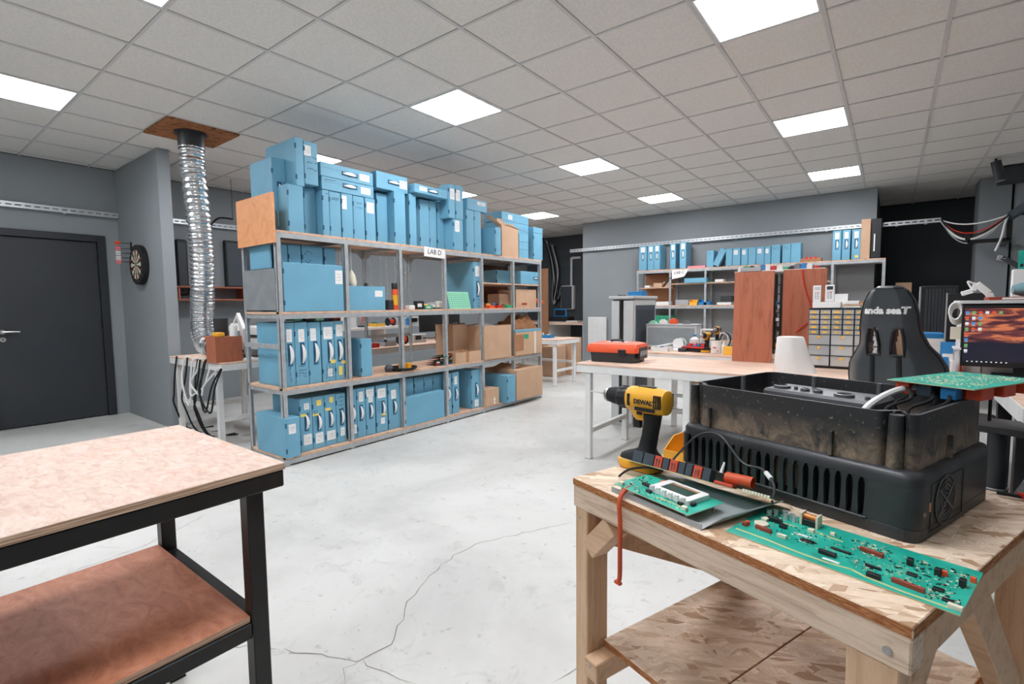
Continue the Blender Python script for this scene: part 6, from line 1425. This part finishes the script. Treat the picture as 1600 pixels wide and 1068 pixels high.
# power strips and loose cables
for k, (x, y, mt, lab) in enumerate(((-5.42, 2.4, 'black_plastic', 'black power strip on the bench beside the duct'), (-5.8, 2.52, 'white_plastic', 'white power strip on the bench beside the duct'))):
    ps = thing('power_strip', lab, 'power strip', Vector((x, y, BZ)), R(10*k-5)); LM(ps).box(-.17, .17, -.028, .028, 0, .04).build('housing', mt, ps, bevel=.006)
    for i in range(5): LM(ps).cyl((-.13+i*.062, 0, .04), (-.13+i*.062, 0, .0415), .02, n=14).build('socket', 'grey_plastic', ps)
    for i in (0, 2): LM(ps).box(-.15+i*.062, -.11+i*.062, -.018, .018, .0415, .075).build('plug', 'black_plastic', ps, bevel=.006)
RB = random.Random(77)
for k in range(9):
    x0 = -5.95+RB.uniform(0, .8); white = k % 3 != 0
    if k < 5: P = [(x0+.1, 2.03, BZ+.012), (x0+.08, 1.985, BZ+.01), (x0+.04, 1.97, BZ-.1), (x0+RB.uniform(-.1, .1), 1.95, .55+RB.uniform(-.1, .1)), (x0+RB.uniform(.05, .2), 1.96, .4+RB.uniform(-.1, .1)), (x0+RB.uniform(.2, .4), 1.965, .58), (x0+RB.uniform(.3, .5), 1.985, BZ-.05)]
    else: P = [(x0-.1, 1.985, BZ+.012), (x0-.15, 1.97, .6), (x0-.15+RB.uniform(-.1, .1), 1.96, .42), (x0-.2, 1.97, .3), (x0-.25, 2.1, .012), (x0-.1, 2.3, .012)]
    tag(MB().tube(catmull(P, 7), .009, 6).build('loose_cable', 'white_plastic' if white and k < 5 else 'black_rubber', smooth=True), ('%s cable looping off the bench front beside the duct' if k < 5 else '%s cable trailing from the duct bench to the floor') % ('white' if white and k < 5 else 'black'), 'cable', 'loose cables around the duct bench')
box_thing('cardboard_carton', 'brown carton under the bench at the LAB D shelf end', 'carton', (-5.0, -4.7, 2.8, 3.1, 0, .34), 'cardboard', .003)
box_thing('cardboard_carton', 'brown carton on floor behind the LAB D shelf middle', 'carton', (-5.05, -4.72, 3.5, 3.9, 0, .5), 'cardboard', .003)
# ------------------------------------------------------------------ objects on the bench and riser behind LAB D
def small(kind, lab, cat, x, y, z, s, mat, mat2='white_plastic'):
    if kind == 'bottle':
        t = thing('bottle', lab, cat, Vector((x, y, z))); LM(t).lathe([(s*.28, 0), (s*.3, .01), (s*.3, s*.7), (s*.1, s*.85), (s*.1, s*.9)], 14).build('body', mat, t, smooth=True); LM(t).cyl((0, 0, s*.9), (0, 0, s), s*.12).build('cap', mat2, t); return t
    if kind == 'spool':
        t = thing('wire_spool', lab, cat, Vector((x, y, z))); LM(t).cyl((0, -s*.4, s*.5), (0, s*.4, s*.5), s*.32, n=16).build('winding', mat, t, smooth=True)
        for k in (-1, 1): LM(t).cyl((0, k*s*.4, s*.5), (0, k*s*.45, s*.5), s*.5, n=18).build('flange', mat2, t)
        return t
    if kind == 'tray':
        t = thing('parts_tray', lab, cat, Vector((x, y, z))); q = LM(t).box(-s, s, -s*.7, s*.7, 0, .004)
        for b in ((-s, s, -s*.7, -s*.7+.004), (-s, s, s*.7-.004, s*.7), (-s, -s+.004, -s*.7, s*.7), (s-.004, s, -s*.7, s*.7)): q.box(*b, .004, s*.45)
        q.build('tub', mat, t)
        rnd = random.Random(int(x*1000+y*77))
        for k in range(5): LM(t).box(-s*.7+k*s*.28, -s*.5+k*s*.28, -s*.4, s*rnd.uniform(-.2, .5), .0045, s*rnd.uniform(.3, .8)).build('part', 'bit_%d' % rnd.randrange(8), t, bevel=.003)
        return t
    if kind == 'meter':
        t = thing('bench_meter', lab, cat, Vector((x, y, z)), R(90)); LM(t).box(-s, s, -s*.7, s*.7, 0, s).build('housing', mat, t, bevel=.008); LM(t).box(-s*.8, s*.1, -s*.7-.004, -s*.7-.0005, s*.35, s*.85).build('display', 'black_plastic', t)
        for k in range(3): LM(t).cyl((s*.4+k*s*.18-.0, -s*.7-.012, s*.5), (s*.4+k*s*.18, -s*.7-.0005, s*.5), s*.07).build('knob', mat2, t)
        return t
    if kind == 'iron':
        t = thing('soldering_stand', lab, cat, Vector((x, y, z))); LM(t).lathe([(s*.5, 0), (s*.5, .02), (s*.1, .03)], 16).build('base', mat, t, smooth=True)
        LM(t).tube([(s*.2*math.cos(a), s*.2*math.sin(a), .03+s*a/20) for a in [i*.5 for i in range(40)]], .004, 5).build('coil', 'steel', t, smooth=True); LM(t).cyl((0, 0, s*.4), (s*.3, 0, s*1.3), .012).build('handle', mat2, t); return t
ITEMS = [('meter', 'white power supply on the bench behind LAB D', 'meter', -5.45, 3.55, .8, .13, 'white_plastic', 'red'), ('bottle', 'white spray bottle on riser behind LAB D shelf', 'bottle', -5.85, 3.95, 1.035, .2, 'white_plastic', 'red'),
         ('spool', 'red wire spool on riser behind LAB D shelf', 'spool', -5.9, 4.75, 1.035, .12, 'red', 'black_plastic'), ('spool', 'blue wire spool on riser behind LAB D shelf', 'spool', -5.9, 4.9, 1.035, .12, 'blue_plastic', 'white_plastic'),
         ('meter', 'grey bench meter on riser behind LAB D shelf', 'meter', -5.92, 5.2, 1.035, .12, 'locker_grey', 'red'), ('tray', 'yellow parts tray on riser behind LAB D shelf', 'tray', -5.9, 4.5, 1.035, .1, 'yellow_bin'),
         ('iron', 'soldering stand on riser behind LAB D shelf', 'stand', -5.9, 4.25, 1.035, .12, 'dark_plastic', 'orange_plastic'), ('tray', 'white parts tray on riser beside the spray bottle', 'tray', -5.9, 3.65, 1.035, .12, 'white_plastic'),
         ('bottle', 'tall white bottle on riser near the soldering stand', 'bottle', -5.95, 4.1, 1.035, .28, 'white_plastic', 'blue_plastic'), ('tray', 'red parts tray on bench below the riser', 'tray', -5.3, 3.9, .8, .12, 'red'),
         ('meter', 'black meter on bench behind the LAB D shelf', 'meter', -5.4, 5.4, .8, .14, 'black_plastic', 'red'), ('tray', 'grey parts tray on riser end behind LAB D shelf', 'tray', -5.92, 5.5, 1.035, .12, 'grey_plastic')]
for it in ITEMS: small(*it)
a = Vector((-5.6, 5.3, 0)); bs = thing('monitor', 'black monitor on bench behind cartons of LAB D shelf', 'monitor', Vector((-5.6, 5.55, .8)))
MB().box(-5.62, -5.58, 5.05, 5.9, .93, 1.32).build('screen', 'black_plastic', bs, bevel=.004); MB().box(-5.63, -5.57, 5.4, 5.5, .8, .95).build('stand', 'black_plastic', bs)
# fairy light strings hanging down the wall behind the shelf
RB = random.Random(3)
for k in range(12):
    y = 4.6+k*.2+RB.uniform(-.05, .05); z1 = 2.5; z0 = 1.3+RB.uniform(0, .4)
    t = thing('light_string', 'thin string of clear fairy lights hanging on the wall, %s from the duct' % ORD(k), 'lights', Vector((-7.74, y, z0)), 0, 'fairy light strings on the wall')
    MB().tube([(-7.744, y+.01*math.sin(i*1.3), z1-(z1-z0)*i/10) for i in range(11)], .003, 5).build('string', 'white_plastic', t)
    for i in range(6): MB().lathe([(.004, 0), (.009, .01), (.004, .02)], 8, Matrix.Translation((-7.74, y+RB.uniform(-.015, .015), z0+.05+i*(z1-z0-.1)/6))).build('bulb', 'white_plastic', t, smooth=True)
# ------------------------------------------------------------------ clutter on the LAB D shelf
def sd(px, py, X, z): p = atx(px, py, X); return Vector((X, p.y, z))
a, b = atx(546, 465, SXF-.03).y, atx(602, 465, SXF-.03).y
ob = carton('open blue bin of electronics on third tier, second bay', a, b, B2, atx(575, 447, SXF-.03).z, SXF-.03, .34, mat='blue_card', open_top=True, name='open_bin', group='open bins on LAB D'); ob['category'] = 'bin'
LM(ob).box((b-a)*.2, (b-a)*.42, -.0015, 0, .13, .19).build('sticker', 'paper', ob)
RB = random.Random(12)
for k in range(9):
    y = a+.03+(b-a-.06)*k/9; zz = atx(575, 449, SXF-.03).z
    tag(MB().box(-.02, .02, -.015, .015, 0, .03+RB.random()*.05, Matrix.Translation((SXF-.1-RB.random()*.15, y+.02, zz-.03)) @ Matrix.Rotation(RB.random()*3, 4, 'Z')).build('electronic_part', 'bit_%d' % (1, 2, 5, 4, 0, 5, 4, 6, 2)[k], bevel=.004), 'small electronic part, %s along in the open blue bin' % ORD(k), 'component', 'parts in the open blue bin')
bt_ = sd(617, 470, SXF-.06, B2); bo = thing('glue_bottle', 'orange glue bottle with black cap on third tier', 'bottle', bt_)
LM(bo).lathe([(.028, 0), (.03, .006), (.03, .2), (.026, .21)], 18).build('body', 'orange_plastic', bo, smooth=True); LM(bo).lathe([(.03, .21), (.03, .265), (.026, .27)], 18).build('cap', 'black_plastic', bo, smooth=True); LM(bo).lathe([(.0305, .05), (.0305, .15)], 18, cap=False).build('label', 'yellow_tool', bo, smooth=True)
c = sd(606, 470, SXF-.08, B2); box_thing('power_adapter', 'black power adapter between open blue bin and glue bottle', 'adapter', (c.x-.06, c.x+.04, c.y-.02, c.y+.045, B2, B2+.1), 'dark_plastic', .008)
names = (('pliers', 'red', .05), ('cable_tie_bundle', 'paper', .03), ('screwdriver', 'orange_plastic', .04), ('clamp_meter', 'black_plastic', .06), ('adhesive_tube', 'yellow_bin', .04), ('small_board', 'green_plastic', .03), ('connector_bag', 'clear_plastic', .05), ('wire_cutter', 'dark_plastic', .05), ('mini_box', 'white_plastic', .06))
for k, (nm, mt, h_) in enumerate(names):
    px = 634+k*6.8; c = sd(px, 478, SXF-(.07 if k % 2 else .24), B2); t = thing(nm, '%s %s in the tool clutter below the LAB D sign' % ({'red': 'red', 'paper': 'white', 'orange_plastic': 'orange', 'black_plastic': 'black', 'yellow_bin': 'yellow', 'green_plastic': 'green', 'clear_plastic': 'clear', 'dark_plastic': 'dark', 'white_plastic': 'white'}[mt], nm.replace('_', ' ')), 'tool', c, R(90)+RB.uniform(-.3, .3) if k not in (0, 2, 7) else RB.uniform(-.4, .4)); h_ *= 1.5
    if k in (0, 2, 7):
        for s in (-1, 1): LM(t).tube(catmull([(s*.03, -.07, .012), (s*.018, -.02, .012), (0, .03, .012), (-s*.008, .07, .012)], 5), .008, 7).build('handle', mt, t, smooth=True)
        LM(t).box(-.012, .012, .05, .1, .004, .02).build('jaw', 'steel', t, bevel=.003)
    else: LM(t).box(-.05, .05, -.03, .03, 0, h_).build('body', mt, t, bevel=.008, seg=2); LM(t).box(-.03, .02, -.0315, -.03, h_*.3, h_*.7).build('label_patch', 'bit_4', t)
# mint perforated board leaning on the big case
a, b = atx(703, 470, SXF+.0), atx(736, 470, SXF+.0)
mbd = thing('perforated_board', 'mint green perforated board leaning against the big blue case', 'board', Vector((SXF, (a.y+b.y)/2, B2)), R(90)); wd = b.y-a.y
TL_ = Matrix.Rotation(R(-14), 4, 'X'); LM(mbd).box(-wd/2, wd/2, 0, .004, 0, .2, TL_).build('sheet', 'mint_board', mbd)
for i in range(8): LM(mbd).box(-wd/2+.01, wd/2-.01, -.0012, 0, .02+i*.022, .023+i*.022, TL_).build('hole_row', 'green_plastic', mbd)
for i in range(10): LM(mbd).box(-wd/2+.015+i*(wd-.03)/9, -wd/2+.018+i*(wd-.03)/9, -.0014, 0, .01, .19, TL_).build('hole_row', 'green_plastic', mbd)
# red, orange and green parts in bays five and six
for k, (px, z, kind, mt, lab) in enumerate(((763, B2, 'tray', 'orange_plastic', 'orange crate of parts on third tier, fifth bay'), (776, B2, 'tray', 'red', 'red crate of parts on third tier, fifth bay'), (791, B2, 'tray', 'green_plastic', 'green crate of parts on third tier, fifth bay'),
                                       (841, B2, 'tray', 'blue_plastic', 'blue crate of parts on third tier, last bay'))):
    c = sd(px, 475, SXF-.07, z); small('tray', lab, 'crate', c.x-.02, c.y, z, .082 if k < 3 else .06, mt)
c = sd(841, 470, SXF-.1, B2+.04)
for k in range(5): 
    t = tag(MB().lathe([(.0, 0), (.03, .01), (.036, .035), (.02, .06), (0, .065)], 12, Matrix.Translation((c.x+.0-.05*(k % 2), c.y-.03+.024*k, B2+.042+.026*(k % 2)))).build('plastic_ball', 'red' if k % 2 else 'orange_plastic', smooth=True), '%s plastic ball piled on the blue crate, %s' % ('red' if k % 2 else 'orange', ORD(k)), 'ball', 'plastic balls in the last bay')
c = sd(790, 455, SXF-.45, B2); box_thing('black_speaker', 'small black box standing at back of fifth bay', 'speaker', (c.x-.08, c.x+.06, c.y-.06, c.y+.06, B2, B2+.22), 'black_plastic', .02)
# cable reel with orange plugs and board stack on the second tier
c = sd(628, 572, SXF-.1, B1)
cr = thing('extension_cable', 'black coiled cable with orange plugs on second tier', 'cable', c)
for k in range(4): LM(cr).tube([((.11+.012*k)*math.cos(a), (.12+.012*k)*math.sin(a), .01+.011*k*.6) for a in [2*math.pi*i/24 for i in range(24)]], .008, 6, closed=True).build('coil', 'black_rubber', cr, smooth=True)
for x, y in ((-.02, .02), (.0, .08), (-.06, .06)): LM(cr).box(x-.035, x+.035, y-.025, y+.025, .005, .07).build('plug', 'yellow_tool', cr, bevel=.01, seg=2)
LM(cr).lathe([(.0, 0), (.035, .01), (.045, .04), (.03, .07), (0, .08)], 14, Matrix.Translation((.0, -.17, 0))).build('plug_cap', 'locker_slate', cr, smooth=True)
c = sd(690, 562, SXF-.12, B1)
for k in range(5):
    t = thing('board_stack', 'bare circuit board in stack beside low carton tray, %s up' % ORD(k), 'circuit board', Vector((c.x-.02*(k % 2), c.y-.02+.012*k, B1+.001+.024*k)), R(90+6*k), 'stacked boards on second tier')
    LM(t).box(-.13, .1, -.09, .09, 0, .002).build('board', ('pcb_dark', 'brick_red')[k % 2], t)
    for i in range(6): LM(t).box(-.12+i*.036, -.098+i*.036, -.085, -.05, .0022, .008+RB.random()*.013).build('component', 'bit_%d' % RB.randrange(8), t)
    for i in range(3): LM(t).cyl((-.08+i*.07, -.02, .002), (-.08+i*.07, -.02, .02), .012, n=10).build('coil', 'chip', t)
# parts lying on top of the second tier cases
for k, (px, mt) in enumerate(((462, 'green_plastic'), (480, 'black_plastic'), (496, 'mint_board'), (508, 'dark_plastic'), (522, 'brick_red'))):
    c = sd(px, 500, SXF-.12, atx(px, 502, SXF-.04).z+.004)
    tag(MB().box(c.x-.08, c.x+.06, c.y-.05, c.y+.03, c.z, c.z+.03).build('loose_board', mt, bevel=.004), '%s part lying on the second tier cases, first bay' % ('green', 'black', 'mint', 'dark', 'brown')[k], 'component')
# white bag hanging in bay two
c = sd(549, 425, SXF-.1, 1.47); hb = tag(MB().loft([[(c.x+.05*k*math.cos(a), c.y+.045*k*math.sin(a), z) for a in [2*math.pi*i/12 for i in range(12)]] for k, z in ((.2, 1.66), (.7, 1.62), (1, 1.55), (.8, 1.47), (.15, 1.44))]).build('hanging_bag', 'cream', smooth=True), 'small white bag hanging by cord in third tier', 'bag')
MB().cyl((c.x, c.y, 1.65), (c.x, c.y, 1.885), .003).build('cord', 'white_plastic', hb); MB().cyl((c.x, c.y, 1.45), (c.x, c.y+.03, B2+.19), .003).build('cord', 'white_plastic', hb)
# ================================================================== MORE THINGS BETWEEN THE PLYWOOD BOARDS
xr0, xr1 = aty(1209, 470, 4.95).x, aty(1221, 470, 4.95).x; zt = aty(1215, 428, 4.95).z
tk = thing('tool_rack', 'dark upright rack between the two reddish plywood boards', 'rack', Vector(((xr0+xr1)/2, 5.0, BB)))
for x in (xr0, xr1-.012): MB().box(x, x+.014, 4.94, 5.05, BB, zt).build('upright', 'black_steel', tk)
for k in range(8): MB().box(xr0+.0145, xr1-.0125, 4.95, 5.04, BB+.04+k*(zt-BB-.06)/8, BB+.05+k*(zt-BB-.06)/8).build('rung', 'dark_plastic', tk)
for k in range(6): MB().box(xr0+.018, xr1-.016, 4.952, 5.0, BB+.06+k*.075, BB+.095+k*.075).build('hung_tool', ('bit_3', 'bit_6', 'bit_5', 'bit_4', 'bit_6', 'bit_1')[k], tk)
# loose parts lying along a shelf board above the boards
zb = aty(1215, 425, 4.95).z
sb = thing('narrow_shelf', 'narrow white shelf of loose parts above the plywood boards', 'shelf', Vector((aty(1215, 420, 4.95).x, 5.0, zb)))
xa, xb = aty(1150, 422, 4.95).x, aty(1290, 422, 4.95).x
MB().box(xa, xb, 4.9, 5.08, zb, zb+.018).build('board', 'white_paint', sb, bevel=.002)
for x in (xa+.03, xb-.03): MB().box(x-.015, x+.015, 5.04, 5.07, BB, zb-.0005).build('support', 'galv', sb)
RB = random.Random(5)
for k in range(14):
    x = xa+.02+k*(xb-xa-.06)/14; h_ = RB.uniform(.015, .05); mt = ('bit_4', 'bit_2', 'bit_5', 'bit_6', 'bit_1', 'bit_4', 'bit_0')[k % 7]
    q = MB(); T = Matrix.Translation((x+.02, 4.96, zb+.0185)) @ Matrix.Rotation(RB.uniform(-.3, .3), 4, 'Z')
    q.box(-.024, .024, -.03, .03, 0, h_, T); q.box(-.015, .015, -.02, .02, h_, h_+.008, T)
    tag(q.build('loose_part', mt, bevel=.003), '%s loose part on the narrow shelf above plywood, %s along' % ({'bit_4': 'white', 'bit_2': 'green', 'bit_5': 'black', 'bit_6': 'grey', 'bit_1': 'blue', 'bit_0': 'red'}[mt], ORD(k)), 'component', 'loose parts on the narrow shelf')
P = catmull([aty(1254, 421, 4.77), aty(1256, 440, 4.765), aty(1262, 462, 4.765), aty(1270, 482, 4.76), aty(1276, 496, 4.7)], 6)
tag(MB().tube(P, .006, 6).build('red_cable', 'red', smooth=True), 'red cable hanging in a curve across the rear plywood board', 'cable')
P = catmull([aty(1244, 519, 4.765), aty(1252, 511, 4.765), aty(1262, 504, 4.765)], 6); tag(MB().tube(P, .005, 6).build('red_cable', 'red', smooth=True), 'short red cable low across the rear plywood board', 'cable')
# anti-fatigue details: green board leaning at the far right, grey arm of a monitor mount
p = aty(1596, 405, 4.8); gb = thing('hanging_board', 'green circuit board hanging above the desk shelf at right', 'circuit board', Vector((p.x, 4.8, p.z-.06)))
MB().box(p.x-.015, p.x+.1, 4.8, 4.803, p.z-.1, p.z+.06).build('board', 'pcb', gb)
for k in range(4): MB().box(p.x-.005+k*.024, p.x+.01+k*.024, 4.79, 4.7995, p.z-.05, p.z-.03).build('component', 'chip', gb)
MB().cyl((p.x+.05, 4.802, p.z+.055), (p.x+.05, 4.802, ZC-.002), .002).build('hanging_wire', 'black_rubber', gb)
a_, b_ = aty(1565, 402, 4.85), aty(1615, 428, 4.85); ma = thing('boom_arm', 'dark boom arm reaching in above the teal bag', 'arm', b_)
MB().beam(a_, b_, .035, .03).build('arm_tube', 'dark_plastic', ma); MB().cyl(a_-Vector((.02, 0, 0)), a_+Vector((.02, 0, -.012)), .018).build('arm_tip', 'grey_plastic', ma); MB().beam(b_, Vector((b_.x+.1, 4.85, zs+.021)), .035, .035).build('arm_post', 'dark_plastic', ma)
wp_ = aty(1592, 445, 4.55); wbx = box_thing('white_carton', 'white upright carton on the desk shelf behind teal bag', 'carton', (wp_.x-.02, wp_.x+.2, 4.62, 4.69, zs+.021, aty(1592, 420, 4.6).z), 'paper', .003)
# ------------------------------------------------------------------ further bench clutter
for it in [('bottle', 'small blue bottle on riser beside the blue spool', 'bottle', -5.83, 5.03, 1.035, .14, 'blue_plastic', 'white_plastic'), ('tray', 'small red tray on riser end nearest the duct', 'tray', -5.9, 3.35, 1.035, .08, 'red'),
           ('bottle', 'small red bottle on riser beside the white tray', 'bottle', -5.84, 3.84, 1.035, .12, 'red', 'white_plastic'), ('spool', 'orange wire spool on bench below the riser', 'spool', -5.35, 4.5, .8, .13, 'orange_plastic', 'black_plastic'),
           ('tray', 'grey tray of parts on bench below the riser', 'tray', -5.35, 4.2, .8, .13, 'grey_plastic'), ('meter', 'silver bench meter beside black meter behind LAB D', 'meter', -5.45, 4.85, .8, .12, 'locker_grey', 'black_plastic'),
           ('bottle', 'white squeeze bottle on the duct bench beside printer', 'bottle', -5.68, 2.35, .81, .16, 'white_plastic', 'red'), ('tray', 'blue tray on the far white bench', 'tray', -4.7, 7.1, .755, .12, 'blue_plastic'),
           ('tray', 'white tray of green parts on second bench beside locker', 'tray', bp(1034, 4.72), 4.72, BB+.0, .09, 'white_plastic'), ('bottle', 'tall white can behind the red tool case', 'bottle', bp(1085, 5.0), 5.0, BB, .15, 'white_plastic', 'blue_plastic'),
           ('spool', 'green wire spool behind the white sheets on second bench', 'spool', bp(1062, 5.03), 5.03, BB, .11, 'green_plastic', 'white_plastic')]: small(*it)
for k, (px, mt, lab) in enumerate(((1014, 'mint_board', 'mint green board propped on the long grey metal box'), (1030, 'bit_4', 'white module lying on the long grey metal box'), (1046, 'orange_plastic', 'orange clamp piece on the long grey metal box'), (1066, 'bit_6', 'grey module lying on the long grey metal box'))):
    x = bp(px+6, 5.16); z = aty(1050, 506, 5.1).z
    q = MB(); q.box(x-.035, x+.035, 5.13, 5.2, z+.0005, z+.02+.012*(k % 3)); q.box(x-.02, x+.02, 5.14, 5.17, z+.02+.012*(k % 3), z+.035+.012*(k % 3))
    tag(q.build('electronic_module', mt, bevel=.003), lab, 'module')
# cable tangle behind the bucket
for k in range(3):
    x = bp(1128+k*3, 5.0); P = [(x+.05*math.cos(a), 5.02+.02*k+.02*math.sin(a), BB+.1+.07*math.sin(a)) for a in [2*math.pi*i/16 for i in range(16)]]
    tag(MB().tube(P, .006, 6, closed=True).build('cable_coil', ('white_plastic', 'black_rubber', 'grey_plastic')[k], smooth=True), '%s cable coil standing behind the white bucket' % ('white', 'black', 'grey')[k], 'cable')
